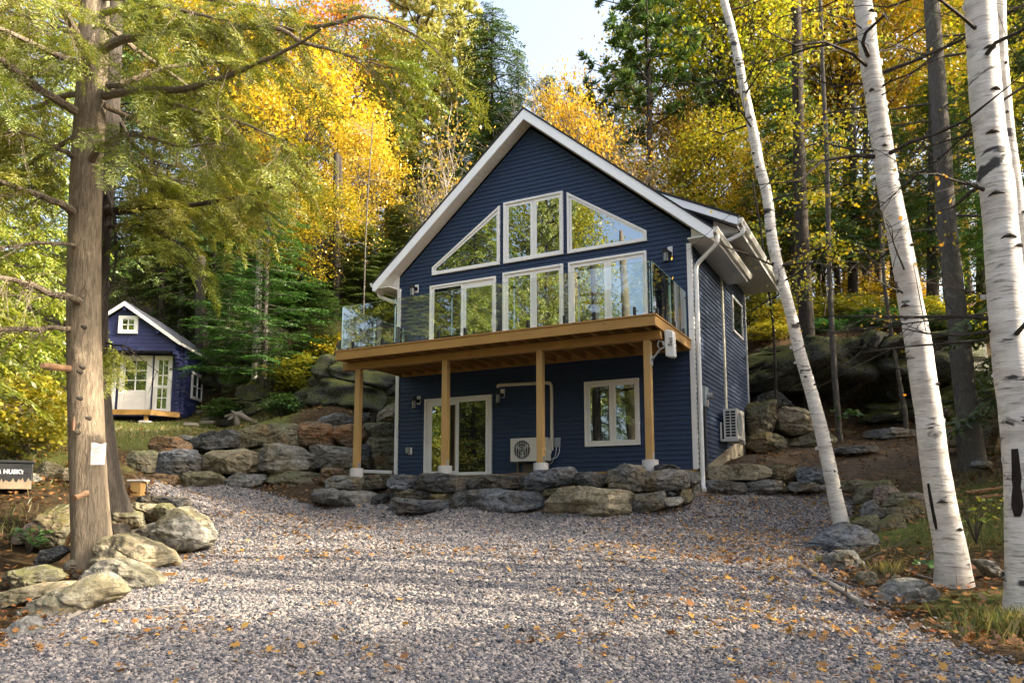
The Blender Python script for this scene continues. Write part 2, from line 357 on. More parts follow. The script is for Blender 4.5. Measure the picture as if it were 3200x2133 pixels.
# ------------------------------------------------------------------ terrain: one height field through measured points
rng = np.random.default_rng(7); random.seed(7)
CP = []
def cpt(u, v, Y): p = at(u, v, Y); CP.append((p.x, p.y, p.z))
def cpw(x, y, z): CP.append((x, y, z))
for x in (-9, -4, 0, 4, 9):
    cpw(x, -6, -0.15); cpw(x, 0, 0.0)
for x in (-2.5, 0, 2.5): cpw(x, 5.3, 0.32); cpw(x, 9, 0.65)
cpw(0, 12.5, 0.98); cpw(-2.5, 13, 1.05); cpw(3, 12.5, 1.0)
for u, v, Y in ((690, 1680, 12.6), (650, 1515, 20), (480, 1540, 18.5), (1000, 1592, 18.6), (1300, 1600, 17.6), (1650, 1614, 16.1), (2000, 1597, 15.1),
                (2200, 1562, 16.6), (2450, 1548, 17.2), (2640, 1556, 17.0), (2600, 1690, 13.2), (2560, 1760, 10.8), (2750, 1930, 7.6), (3050, 2060, 5.8), (3190, 2125, 5.2),
                # left side
                (300, 1800, 9.6), (420, 1790, 9.4), (560, 1735, 11.2), (200, 1880, 8.0), (40, 2010, 6.4), (0, 1850, 8.4), (100, 1760, 10.4), (200, 1620, 12),
                (60, 1540, 13.3), (200, 1500, 15), (420, 1560, 14.0), (330, 1420, 17), (100, 1400, 18), (60, 1320, 22),
                (420, 1400, 22), (420, 1345, 25), (500, 1327, 26.5), (600, 1338, 26.2), (700, 1341, 26.2), (750, 1338, 26.4), (600, 1348, 25.2), (700, 1350, 25.2), (800, 1320, 24.5), (1000, 1300, 24), (1150, 1290, 25),
                (300, 1290, 28), (100, 1290, 26), (560, 1315, 29), (800, 1250, 27.5), (1000, 1240, 27), (1000, 1010, 30), (800, 1100, 31), (640, 1120, 35), (300, 1150, 34), (1150, 1060, 29.5),
                # right side
                (2250, 1480, 18.1), (2450, 1472, 18.6), (2650, 1500, 18.6), (2400, 1440, 21), (2700, 1425, 20.5), (2950, 1470, 17.5), (3050, 1445, 17.5), (3150, 1560, 13.5),
                (2800, 1640, 12.4), (2960, 1820, 9.2), (3150, 1850, 8.5), (3180, 2000, 6.8), (3100, 1700, 11), (2600, 1365, 23), (2850, 1330, 23.5), (3150, 1330, 22),
                (2450, 1090, 26), (2700, 1100, 26.5), (2950, 1090, 26.5), (3180, 1100, 26), (2400, 1000, 31), (2700, 960, 33), (3000, 950, 33), (3250, 960, 32)):
    cpt(u, v, Y)
for u, v in ((3160, 1320), (2950, 1322), (2700, 1335), (2450, 1345)): cpt(u, v, 24.35)
for x in (-0.4, 2, 4.5, 7.9):
    p = hw(x, -1.75, -0.12); cpw(*p); p = hw(x, 0.6, -0.15); cpw(*p)
    p = hw(x, 5, 0.1); cpw(*p)
cpt(2240, 1468, 17.95); cpt(2330, 1466, 18.2); cpt(2300, 1556, 16.9); cpt(2380, 1550, 17.0); p = hw(8.8, 1.9, 0.05); cpw(*p); p = hw(8.9, 3.5, 0.55); cpw(*p); p = hw(8.9, 6, 0.9); cpw(*p)
p = hw(-1.5, -1.2, -0.1); cpw(*p); p = hw(-3.0, -0.6, 0.05); cpw(*p); p = hw(-0.6, 2.5, 1.2); cpw(*p)
p = hw(2, 9, 3.2); cpw(*p); p = hw(6, 9, 3.2); cpw(*p); p = hw(4, 7.3, 1.2); cpw(*p)
for x, y, z in ((-25, 45, 16), (-10, 45, 15), (3, 42, 12), (18, 45, 12.5), (30, 45, 12), (-25, 60, 23), (-5, 60, 21), (15, 60, 16.5), (35, 60, 16),
                (-40, 90, 26), (0, 90, 24), (40, 90, 18), (-40, 30, 10), (-25, 20, 4.5), (-20, 10, 1.2), (-20, 0, 0.2), (-30, -20, -0.6), (0, -20, -0.6), (30, -20, -0.3),
                (15, 0, 0.6), (14, 12, 2.2), (20, 20, 4.5), (30, 10, 3.5), (30, 30, 9), (-120, 20, 5), (-120, 150, 30), (0, 200, 32), (120, 150, 26), (120, 20, 6), (120, -120, -2), (0, -150, -2), (-120, -120, -2), (0, 300, 34)):
    cpw(x, y, z)
CP = np.array(CP); _c2 = 0.16
def _phi(a, b): return np.sqrt(((a[:, None, :2] - b[None, :, :2]) ** 2).sum(-1) + _c2)
_n = len(CP); _A = np.zeros((_n + 3, _n + 3)); _A[:_n, :_n] = _phi(CP, CP) - 0.02 * np.eye(_n)
_A[:_n, _n] = 1; _A[:_n, _n+1:] = CP[:, :2]; _A[_n:, :_n] = _A[:_n, _n:].T
_w = np.linalg.solve(_A, np.r_[CP[:, 2], 0, 0, 0])
def hfield(P):
    P = np.asarray(P, float).reshape(-1, 2); out = np.empty(len(P))
    for i in range(0, len(P), 20000):
        q = P[i:i+20000]; out[i:i+20000] = _phi(q, CP) @ _w[:_n] + _w[_n] + q @ _w[_n+1:]
    return out
def h(x, y): return float(hfield([(x, y)])[0])
def ground_at(u, v, y0=3.0, y1=40.0):
    r = ray(u, v); ys = np.arange(y0, y1, 0.05); t = ys / r.y
    P = np.c_[r.x * t, ys]; d = CZ + r.z * t - hfield(P); k = np.argmax(d < 0) if (d < 0).any() else len(ys) - 1
    return Vector((P[k, 0], P[k, 1], CZ + r.z * t[k]))

def vnoise(P, s, seed=0, amp=1.0):
    """cheap smooth noise: a sum of random waves"""
    g = np.random.default_rng(seed); out = np.zeros(len(P))
    for i in range(10):
        a = g.uniform(0, 2 * np.pi); k = s * g.uniform(0.6, 2.2); ph = g.uniform(0, 6.28)
        out += np.sin((P[:, 0] * np.cos(a) + P[:, 1] * np.sin(a)) * k + ph)
    return out / 10 * amp * 1.6

DRIVE_PX = [(-300, 2400), (-60, 2085), (120, 1965), (260, 1885), (420, 1800), (545, 1735), (655, 1700), (662, 1640), (600, 1580), (500, 1560), (470, 1530), (560, 1520), (650, 1512), (760, 1520), (900, 1565),
            (1000, 1588), (1300, 1594), (1650, 1608), (2000, 1590), (2130, 1570), (2220, 1556), (2400, 1545), (2600, 1545), (2660, 1560), (2640, 1640), (2560, 1700), (2560, 1790),
            (2680, 1880), (2800, 1960), (2960, 2040), (3160, 2105), (3500, 2400)]
DRIVE = [tuple(ground_at(u, v, 2.2)[:2]) for u, v in DRIVE_PX] + [(4.5, -6.0), (-4.5, -6.0)]
def in_poly(P, poly):
    P = np.asarray(P); ins = np.zeros(len(P), bool); n = len(poly)
    for i in range(n):
        (x1, y1), (x2, y2) = poly[i], poly[(i + 1) % n]
        c = ((y1 > P[:, 1]) != (y2 > P[:, 1])) & (P[:, 0] < (x2 - x1) * (P[:, 1] - y1) / (y2 - y1 + 1e-9) + x1); ins ^= c
    return ins

def axis(parts):
    out = []
    for a, b, s in parts: out += list(np.arange(a, b, s))
    return np.array(out + [parts[-1][1]])
xs = axis([(-300, -60, 20), (-60, -24, 2), (-24, 20, 0.3), (20, 60, 2), (60, 300, 20)])
ys = axis([(-200, -20, 15), (-20, 2, 2), (2, 36, 0.3), (36, 70, 1.2), (70, 400, 15)])
GX, GY = np.meshgrid(xs, ys); P2 = np.c_[GX.ravel(), GY.ravel()]
Z = hfield(P2)
rough = np.clip((P2[:, 1] - 18) / 12, 0.12, 1) * np.where(np.abs(P2[:, 0]) < 60, 1, 0)
Z += vnoise(P2, 1.1, 3, 0.16) * rough + vnoise(P2, 3.5, 4, 0.05) * rough + vnoise(P2, 0.3, 5, 0.4) * np.clip((P2[:, 1] - 26) / 20, 0, 1)
Z -= np.where(in_poly(P2, DRIVE), 0.03, 0.0)
nx, ny = len(xs), len(ys)
idx = np.arange(nx * ny).reshape(ny, nx)
Q = np.stack([idx[:-1, :-1], idx[:-1, 1:], idx[1:, 1:], idx[1:, :-1]], -1).reshape(-1, 4)
me = mesh_np('ground', np.c_[P2, Z], Q, True)
# what grows where: grass near the cabin and at the right edge, bare dirt on the right path, leaf litter elsewhere
def blob(cx, cy, r, pw=2): return np.exp(-(((P2[:, 0] - cx) ** 2 + (P2[:, 1] - cy) ** 2) / r ** 2))
gr = blob(-13, 24.5, 3.2) + blob(-9, 24.5, 2.0) + blob(-17, 22, 3) + 0.9 * blob(6.2, 13, 1.8) + blob(5.2, 7.4, 1.1) + 0.8 * blob(9, 14, 2.2) + 0.6 * blob(-11, 16, 2.5)
di = blob(9.0, 19.5, 3.2) + blob(5.5, 20.5, 2) + 0.6 * blob(-2, 20, 3.0) + blob(0, 18.5, 3) + blob(3, 17, 2.5)
for nm, a in (('grassy', gr), ('dirt', di)):
    at_ = me.attributes.new(nm, 'FLOAT', 'POINT'); at_.data.foreach_set('value', np.clip(a, 0, 1).astype(np.float32))
m, t, b = mat_new('forest_floor'); v = coords(t, rand=False)
n1 = tex(t, v, 9, 8, 0.75); n2 = tex(t, v, 0.7, 5)
c = ramp(t, [(0.32, (0.012, 0.010, 0.006)), (0.46, (0.04, 0.028, 0.014)), (0.6, (0.085, 0.052, 0.022)), (0.75, (0.14, 0.085, 0.03))], n1).outputs[0]
gcol = ramp(t, [(0.3, (0.03, 0.05, 0.01)), (0.55, (0.10, 0.115, 0.025)), (0.75, (0.20, 0.17, 0.05))], tex(t, v, 14, 6, 0.7)).outputs[0]
dcol = ramp(t, [(0.3, (0.065, 0.045, 0.03)), (0.7, (0.20, 0.145, 0.095))], tex(t, v, 6, 8, 0.7)).outputs[0]
ad = N(t, 'Attribute'); ad.attribute_name = 'dirt'; ag = N(t, 'Attribute'); ag.attribute_name = 'grassy'
mm = N(t, 'Math', operation='MULTIPLY_ADD'); t.links.new(n2, mm.inputs[0]); mm.inputs[1].default_value = 1.2; t.links.new(ag.outputs['Fac'], mm.inputs[2])
gm = ramp(t, [(0.85, (0, 0, 0)), (1.15, (1, 1, 1))]); mh = N(t, 'Math', operation='MULTIPLY'); mh.inputs[1].default_value = 0.8; t.links.new(mm.outputs[0], mh.inputs[0]); t.links.new(mh.outputs[0], gm.inputs[0])
gm.color_ramp.elements[0].position = 0.62; gm.color_ramp.elements[1].position = 0.9
c = mixc(t, ad.outputs['Fac'], c, dcol); c = mixc(t, gm.outputs[0], c, gcol)
t.links.new(c, b.inputs['Base Color']); b.inputs['Roughness'].default_value = 0.95; b.inputs['Specular IOR Level'].default_value = 0.15
bump(t, b, n1, 1.0, 0.08)
ground = link('ground', me, m); tag(ground, 'sloping forest floor of leaf litter, moss and dirt round the cottage', 'ground', kind='structure')

# gravel drive: its own sheet just over the ground
dx = axis([(-10.5, 10.5, 0.15)]); dy = axis([(-6, 3, 0.5), (3, 21, 0.15)])
GX, GY = np.meshgrid(dx, dy); D2 = np.c_[GX.ravel(), GY.ravel()]; ins = in_poly(D2, DRIVE)
idx = np.arange(len(D2)).reshape(len(dy), len(dx)); Q = np.stack([idx[:-1, :-1], idx[:-1, 1:], idx[1:, 1:], idx[1:, :-1]], -1).reshape(-1, 4)
Q = Q[ins[Q].sum(1) >= 2]; used = np.unique(Q); remap = -np.ones(len(D2), int); remap[used] = np.arange(len(used))
DZ = hfield(D2[used]) + vnoise(D2[used], 2.2, 8, 0.025) + 0.012
m, t, b = mat_new('gravel_bed'); v = coords(t, rand=False)
vo = N(t, 'TexVoronoi'); vo.inputs['Scale'].default_value = 30; t.links.new(v, vo.inputs['Vector'])
sc = N(t, 'SeparateColor'); t.links.new(vo.outputs['Color'], sc.inputs[0])
c = ramp(t, [(0.0, (0.06, 0.065, 0.075)), (0.4, (0.14, 0.14, 0.15)), (0.75, (0.22, 0.205, 0.20)), (1, (0.30, 0.27, 0.25))], sc.outputs[0]).outputs[0]
c = mixc(t, 0.35, c, (0.10, 0.085, 0.07)); t.links.new(c, b.inputs['Base Color']); b.inputs['Roughness'].default_value = 0.9
bump(t, b, vo.outputs['Distance'], 0.8, 0.03)
drive = link('gravel_driveway', mesh_np('gravel_driveway', np.c_[D2[used], DZ], remap[Q], True), m)
tag(drive, 'grey crushed stone driveway in front of the cottage', 'driveway', kind='structure')
def drive_h(P): return hfield(P) + vnoise(np.asarray(P), 2.2, 8, 0.025) + 0.012

# loose stones: six shapes, instanced on points that thin out with distance
stone_col = bpy.data.collections.new('stone_shapes')
m, t, b = mat_new('crushed_granite'); oi = N(t, 'ObjectInfo')
c = ramp(t, [(0.0, (0.05, 0.054, 0.066)), (0.2, (0.10, 0.105, 0.12)), (0.42, (0.16, 0.15, 0.15)), (0.6, (0.225, 0.195, 0.182)), (0.8, (0.29, 0.255, 0.23)), (1, (0.39, 0.34, 0.295))], oi.outputs['Random']).outputs[0]
f = tex(t, coords(t, rand=False), 1.4, 5); c = mixc(t, 0.45, c, ramp(t, [(0.35, (0.55, 0.55, 0.55)), (0.65, (1.15, 1.15, 1.15))], f).outputs[0], 'MULTIPLY')
t.links.new(c, b.inputs['Base Color']); b.inputs['Roughness'].default_value = 0.85; b.inputs['Specular IOR Level'].default_value = 0.3
import bmesh
for k in range(6):
    bm = bmesh.new(); bmesh.ops.create_icosphere(bm, subdivisions=1 if k < 4 else 2, radius=0.5); g = random.Random(k)
    for vv in bm.verts:
        vv.co *= g.uniform(0.72, 1.15); vv.co.x *= 1.2; vv.co.z *= 0.62
    for _ in range(5):
        nrm = Vector((g.gauss(0, 1), g.gauss(0, 1), g.gauss(0, 0.7))).normalized(); d = g.uniform(0.26, 0.4)
        for vv in bm.verts:
            q = vv.co.dot(nrm) - d
            if q > 0: vv.co -= nrm * q
    me = bpy.data.meshes.new('stone_shape'); bm.to_mesh(me); bm.free(); me.materials.append(m)
    o = bpy.data.objects.new('stone_shape', me); stone_col.objects.link(o)
def scatter(n, y0, y1, wid):
    Y = rng.uniform(y0, y1, n); X = rng.uniform(-1, 1, n) * (wid * Y + 0.6); P = np.c_[X, Y]; return P[in_poly(P + rng.normal(0, 0.16, P.shape), DRIVE)]
pts, siz = [], []
for n, y0, y1, s in ((76000, 4.2, 6.6, 0.0265), (92000, 6.6, 9.5, 0.029), (90000, 9.5, 13, 0.033), (75000, 13, 17, 0.04), (30000, 17, 21, 0.046)):
    P = scatter(n, y0, y1, 0.69); pts.append(P); siz.append(s * np.exp(rng.normal(0, 0.3, len(P))))
pts = np.vstack(pts); siz = np.concatenate(siz); pz = drive_h(pts) + siz * rng.uniform(0.0, 0.25, len(siz))
me = bpy.data.meshes.new('gravel'); me.vertices.add(len(pts)); me.vertices.foreach_set('co', np.c_[pts, pz].astype(np.float32).ravel())
a = me.attributes.new('size', 'FLOAT', 'POINT'); a.data.foreach_set('value', siz.astype(np.float32))
gravel = link('gravel', me, m); tag(gravel, 'loose crushed stone covering the driveway', 'gravel', kind='stuff')
gt = bpy.data.node_groups.new('stones', 'GeometryNodeTree')
gt.interface.new_socket('Geometry', in_out='INPUT', socket_type='NodeSocketGeometry'); gt.interface.new_socket('Geometry', in_out='OUTPUT', socket_type='NodeSocketGeometry')
gi = gt.nodes.new('NodeGroupInput'); go = gt.nodes.new('NodeGroupOutput'); io = gt.nodes.new('GeometryNodeInstanceOnPoints'); ci = gt.nodes.new('GeometryNodeCollectionInfo')
ci.inputs['Collection'].default_value = stone_col; ci.inputs['Separate Children'].default_value = True; ci.inputs['Reset Children'].default_value = True
io.inputs['Pick Instance'].default_value = True
rv = gt.nodes.new('FunctionNodeRandomValue'); rv.data_type = 'FLOAT_VECTOR'
vin = [i for i in rv.inputs if i.type == 'VECTOR']; vin[0].default_value = (-0.5, -0.5, 0); vin[1].default_value = (0.5, 0.5, 6.283)
na = gt.nodes.new('GeometryNodeInputNamedAttribute'); na.data_type = 'FLOAT'; na.inputs['Name'].default_value = 'size'
L = gt.links.new
L(gi.outputs[0], io.inputs['Points']); L(ci.outputs[0], io.inputs['Instance']); L([o for o in rv.outputs if o.type == 'VECTOR'][0], io.inputs['Rotation'])
L(na.outputs[0], io.inputs['Scale']); L(io.outputs[0], go.inputs[0])
gm_ = gravel.modifiers.new('stones', 'NODES'); gm_.node_group = gt

# ------------------------------------------------------------------ fallen leaves (uncountable)
LEAF = np.array([(0, -0.5), (0.10, -0.22), (0.46, -0.28), (0.36, -0.02), (0.48, 0.22), (0.2, 0.18), (0, 0.55), (-0.2, 0.18), (-0.48, 0.22), (-0.36, -0.02), (-0.46, -0.28), (-0.10, -0.22)])
def leaf_mesh(name, P, z, s, tilt, curl):
    n, k = len(P), len(LEAF); a = rng.uniform(0, 6.283, n); tx = rng.normal(0, tilt, n); ty = rng.normal(0, tilt, n)
    lx = LEAF[None, :, 0] * s[:, None] * rng.uniform(0.6, 1.0, n)[:, None]; ly = LEAF[None, :, 1] * s[:, None]
    x = lx * np.cos(a)[:, None] - ly * np.sin(a)[:, None]; y = lx * np.sin(a)[:, None] + ly * np.cos(a)[:, None]
    zz = z[:, None] + x * tx[:, None] + y * ty[:, None] + curl * (lx ** 2 + ly ** 2) / s[:, None] * rng.uniform(-0.5, 1.5, n)[:, None]
    V = np.stack([P[:, 0:1] + x, P[:, 1:2] + y, zz], -1).reshape(-1, 3)
    return mesh_np(name, V, np.arange(n * k).reshape(n, k))
n = 42000; Y = 4.3 + 16 * rng.random(n) ** 0.9; X = rng.uniform(-1, 1, n) * (0.69 * Y + 0.5); P = np.c_[X, Y]
w = np.clip(0.02 + vnoise(P, 0.9, 21, 0.45) + vnoise(P, 3.1, 22, 0.35) + 0.5 * np.clip((P[:, 0] - 1.2) / 3.0, 0, 1) + 0.45 * np.exp(-((Y - 10.8) / 0.9) ** 2) + 0.25 * np.clip((Y - 13) / 4, 0, 1), 0.015, 1)
P = P[(rng.random(n) < w * 0.95) & in_poly(P, DRIVE)]
s = 0.03 + 0.07 * rng.random(len(P)) ** 1.8; o = link('fallen_leaves', leaf_mesh('fallen_leaves', P, drive_h(P) + 0.04 + rng.uniform(0, 0.02, len(P)), s, 0.3, 0.6), M['litter'])
tag(o, 'orange and yellow fallen leaves strewn over the gravel', 'leaves', kind='stuff')
n = 110000; Y = 5.0 + 31 * rng.random(n); X = rng.uniform(-1, 1, n) * (0.70 * Y + 0.5); P = np.c_[X, Y]
P = P[~in_poly(P, DRIVE)]; w = np.clip(0.5 + vnoise(P, 0.8, 31, 0.5), 0.1, 1); loc = (P - [HO.x, HO.y]); lx_ = loc @ np.array([EX.x, EX.y]); ly_ = loc @ np.array([EY.x, EY.y])
P = P[(rng.random(len(P)) < w * 0.6) & ~((lx_ > -0.3) & (lx_ < 8.4) & (ly_ > -2.4) & (ly_ < 7)) & ~((P[:, 0] > -16) & (P[:, 0] < -11.5) & (P[:, 1] > 26.3) & (P[:, 1] < 31.5))]
s = 0.04 + 0.065 * rng.random(len(P)); o = link('leaf_litter', leaf_mesh('leaf_litter', P, hfield(P) + 0.05 + rng.uniform(0, 0.03, len(P)), s, 0.35, 0.6), M['brown_litter'])
tag(o, 'brown leaf litter on the forest floor beside the drive', 'leaf litter', kind='stuff')
# grass blades in patches
def blades(name, spots, label):
    Vs = []
    for cx, cy, r, n, hh in spots:
        X = cx + rng.normal(0, r, n); Y = cy + rng.normal(0, r, n); z = hfield(np.c_[X, Y]) - 0.01; a = rng.uniform(0, 6.28, n); L_ = hh * rng.uniform(0.5, 1.2, n)
        bx, by = np.cos(a) * L_ * rng.uniform(0.1, 0.7, n), np.sin(a) * L_ * rng.uniform(0.1, 0.7, n); wx, wy = -np.sin(a) * 0.0028, np.cos(a) * 0.0028
        Vs.append(np.stack([np.c_[X - wx, Y - wy, z], np.c_[X + wx, Y + wy, z], np.c_[X + wx * .6 + bx * .5, Y + wy * .6 + by * .5, z + L_ * .7], np.c_[X + bx, Y + by, z + L_]], 1))
    V = np.concatenate(Vs).reshape(-1, 3); o = link(name, mesh_np(name, V, np.arange(len(V)).reshape(-1, 4)), M['grass']); return tag(o, label, 'grass', kind='stuff')
gp = lambda u, v: ground_at(u, v)
spots = []
for u, v, r, n, hh in ((2700, 1720, .18, 260, .1), (2780, 1790, .12, 160, .16), (2575, 1765, .08, 90, .14), (2860, 1740, .2, 260, .08), (3150, 1960, .2, 420, .17), (3195, 1990, .2, 420, .2), (3090, 1990, .15, 120, .1),
                       (2800, 1500, .5, 700, .08), (3000, 1500, .6, 900, .1), (2900, 1560, .5, 600, .1), (3060, 1680, .4, 400, .16), (3120, 1600, .5, 500, .14)):
    g = gp(u, v); spots.append((g.x, g.y, r, n, hh))
for x, y, r, n in ((-13.2, 25.4, 1.1, 1500), (-11.2, 24.9, 0.9, 1100), (-9.6, 24.6, 0.9, 900), (-15.0, 24.5, 1.2, 1300), (-13, 23.8, 1.0, 1200), (-11.2, 23.2, 0.8, 800), (-16.5, 22, 1.3, 2000), (-12, 17, 1.5, 1500), (-10, 15, 1.0, 900), (-7.6, 11.3, .5, 400)):
    spots.append((x, y, r, n, 0.16))
blades('grass', spots, 'tufts of green and straw coloured grass')

# ------------------------------------------------------------------ the cottage
house = thing('cottage', HO, 'two storey navy blue cottage with white trim, gable windows and a raised deck in front', 'cottage', rz=HYAW)
HW, HD, HH, SL, XM = 8.296, 6.35, 5.29, 0.853, 4.148
def rooflim(z, top=9.1):        # half width of the gable wall at height z
    return min(XM, max(0.0, (top - z) / SL))
mb = MB(); k = 0.114; z = 0.0       # front: real overlapping courses
while z < 9.05:
    z1 = min(z + k, 9.08); a, c_ = rooflim(z), rooflim(z1)
    mb.add([(XM-a, -0.026, z), (XM+a, -0.026, z), (XM+c_, -0.006, z1), (XM-c_, -0.006, z1), (XM-a, 0.0, z), (XM+a, 0.0, z)], [(0,1,2,3), (4,5,1,0)]); z += k
mb.prism([(0, 0), (HW, 0), (HW, 5.56), (XM, 9.08), (0, 5.56)], 0.001, HD)
mb.build('front_wall', M['siding'], house)
def zb(y): return float(np.interp(y, [0, 0.45, 3.97, 5.5, 6.4], [0, 0.03, 0.85, 1.28, 1.45]))
def ymax(z): return float(np.interp(z, [0, 0.03, 0.85, 1.28, 1.45], [0.3, 0.45, 3.97, 5.5, 6.35])) if z < 1.45 else HD
mb = MB(); z = 0.0
while z < 5.66:
    z1 = z + k; ya, yb_ = ymax(z), ymax(z1); x0 = HW + 0.002
    mb.add([(x0+0.026, 0, z), (x0+0.026, ya, z), (x0+0.006, yb_, z1), (x0+0.006, 0, z1), (x0, 0, z), (x0, ya, z)], [(0,1,2,3), (4,5,1,0)]); z += k
mb.build('side_wall', M['siding'], house)
mb = MB(); mb.box(0.03, HW - 0.03, 0.03, HD - 0.02, -1.3, -0.002)
mb.prism([(0.3, -1.3), (HD, -1.3), (HD, 1.45), (5.5, 1.28), (3.97, 0.85), (0.45, 0.03), (0.3, -0.02)], HW + 0.0015, HW + 0.012, 'x')
mb.build('foundation', M['found'], house)
MB().box(0.6, HW - 0.02, -0.022, 0.02, -0.11, -0.004).build('sill_board', M['pt_wood'], house)
for x0, x1 in ((-0.05, 0.065), (8.205, 8.318)): MB().box(x0, x1, -0.05, 0.07, 0.0, 5.27).build('corner_trim', M['white'], house, bevel=0.006)
MB().box(HW+0.01, HW+0.055, 3.03, 3.19, 0.9, 5.27).build('side_trim', M['conduit'], house)
MB().box(HW-0.05, HW+0.05, 6.28, 6.37, 1.4, 5.6).build('corner_trim', M['white'], house)
# main roof
EXL, EXR, AP, SH = -0.62, 8.92, 9.50, 0.055
def rz_(x, top=AP): return top - SL * abs(x - XM)
mb = MB(); mb.prism([(XM, AP), (EXL, rz_(EXL)), (EXL, rz_(EXL)-SH), (XM, AP-SH)], -0.46, 6.7)
mb.prism([(XM, AP), (XM, AP-SH), (EXR, rz_(EXR)-SH), (EXR, rz_(EXR))], -0.46, 3.76); mb.prism([(XM, AP), (XM, AP-SH), (8.2, rz_(8.2)-SH), (8.2, rz_(8.2))], 3.76, 6.7)
roof = mb.build('roof', M['shingle'], house)
for sx, xe in ((-1, EXL), (1, EXR)):
    zt = AP - SH - 0.003; zl = zt - SL * abs(xe - XM); q = 0.275
    MB().prism([(XM, zt), (xe, zl), (xe, zl - 0.19), (xe - sx*0.1, zl - 0.19), (XM, zt - q)], -0.445, -0.415).build('fascia', M['fascia'], house)
    mb = MB(); n = 40; x0, x1 = XM + sx * 0.0, xe - sx * 0.04
    for i in range(n):
        xa = x0 + (x1 - x0) * i / n; xb = x0 + (x1 - x0) * (i + 0.955) / n
        za, zb2 = zt - q + 0.02 - SL * abs(xa - XM), zt - q + 0.02 - SL * abs(xb - XM)
        mb.prism([(xa, za), (xb, zb2), (xb, zb2 + 0.02), (xa, za + 0.02)], -0.414, 0.0)
    mb.prism([(x0, zt - q + 0.045), (x1, zt - q + 0.045 - SL*abs(x1 - XM)), (x1, zt - q + 0.06 - SL*abs(x1 - XM)), (x0, zt - q + 0.06)], -0.414, 0.0)
    mb.build('gable_soffit', M['gutter'], house)
mb = MB(); mb.prism([(8.32, 5.27), (8.86, 5.27), (8.32, 5.735)], -0.02, 0.0); mb.build('eave_return', M['white'], house)
mb = MB(); mb.prism([(-0.55, 5.27), (-0.005, 5.27), (-0.005, 5.735)], -0.02, 0.0); mb.build('eave_return', M['white'], house)
def soffit(x0, x1, y0, y1, z, n):
    mb = MB()
    for i in range(n): mb.box(x0, x1, y0 + (y1-y0)*i/n, y0 + (y1-y0)*(i+0.93)/n, z, z+0.014)
    mb.box(x0, x1, y0, y1, z + 0.016, z + 0.03); mb.build('eave_soffit', M['gutter'], house)
soffit(8.325, 8.88, -0.41, 3.74, 5.24, 34); soffit(-0.58, -0.055, -0.41, 6.6, 5.24, 50)
MB().box(8.882, 8.90, -0.414, 3.74, 5.24, 5.40).build('eave_fascia', M['white'], house); MB().box(-0.60, -0.582, -0.414, 6.6, 5.24, 5.40).build('eave_fascia', M['white'], house)
def gutter(x, y0, y1, z, s):
    p = [(x, z), (x + s*0.075, z), (x + s*0.10, z + 0.05), (x + s*0.12, z + 0.085), (x + s*0.12, z + 0.13), (x + s*0.105, z + 0.13), (x + s*0.10, z + 0.09), (x + s*0.07, z + 0.02), (x + s*0.01, z + 0.02), (x + s*0.01, z + 0.12), (x, z + 0.12)]
    mb = MB(); mb.prism(p, y0, y1); mb.prism([p[0], p[1], p[2], p[3], p[4], p[10]], y0 - 0.006, y0); mb.prism([p[0], p[1], p[2], p[3], p[4], p[10]], y1, y1 + 0.006)
    return mb.build('gutter', M['gutter'], house)
gutter(8.902, -0.43, 3.74, 5.30, 1); gutter(-0.602, -0.43, 6.6, 5.30, -1)
# shed dormer over the right eave
mb = MB(); mb.prism([(7.0, 7.145), (9.33, 5.955), (9.33, 5.90), (7.0, 7.09)], 0.50, 6.75); mb.build('dormer_roof', M['shingle'], house)
MB().prism([(7.1, 7.035), (9.29, 5.917), (9.29, 5.73), (7.1, 6.85)], 0.515, 0.545).build('dormer_fascia', M['fascia'], house)
mb = MB(); n = 22
for i in range(n):
    xa, xb = 7.3 + 1.95*i/n, 7.3 + 1.95*(i+0.93)/n; f_ = lambda x: 5.79 + (9.25 - x)*0.511
    mb.prism([(xa, f_(xa)), (xb, f_(xb)), (xb, f_(xb)+0.02), (xa, f_(xa)+0.02)], 0.55, 0.95)
mb.build('dormer_gable_soffit', M['gutter'], house)
MB().prism([(7.5, 5.6), (8.62, 5.66), (8.62, 6.2), (7.5, 6.7)], 0.96, 1.0).build('dormer_cheek', M['siding'], house)
MB().prism([(8.64, 5.69), (9.22, 5.69), (9.22, 5.76), (8.64, 6.08)], 0.93, 0.97).build('dormer_return', M['white'], house)
soffit(8.325, 9.27, 0.97, 6.6, 5.66, 48)
MB().box(9.272, 9.29, 0.55, 6.6, 5.66, 5.88).build('eave_fascia', M['white'], house); gutter(9.292, 0.52, 6.6, 5.76, 1)
# downspouts (rectangular pipe look: 4-sided tube)
def spout(path, mat=M['white']):
    return MB().tube(path, 0.052, 8).build('downspout', mat, house, smooth=True)
def bend(*P):          # rounded corners
    P = [Vector(p) for p in P]; out = [P[0]]
    for i in range(1, len(P) - 1):
        a, b_, c_ = P[i-1], P[i], P[i+1]; r = min(0.12, (a-b_).length*0.4, (c_-b_).length*0.4)
        s, e = b_ + (a-b_).normalized()*r, b_ + (c_-b_).normalized()*r
        for t_ in (0, .25, .5, .75, 1): out.append(s*(1-t_)**2 + b_*2*t_*(1-t_) + e*t_**2)
    return out + [P[-1]]
spout(bend((8.96, -0.2, 5.30), (8.96, -0.2, 5.12), (8.41, -0.02, 4.72), (8.41, -0.02, -0.35), (8.50, -0.28, -0.48)))
spout(bend((9.36, 0.8, 5.76), (9.36, 0.8, 5.60), (8.62, 0.8, 5.34), (8.5, 0.8, 5.30)))
spout(bend((-0.66, -0.1, 5.30), (-0.66, -0.1, 5.12), (-0.11, 0.14, 4.88), (-0.11, 0.14, 0.25)))

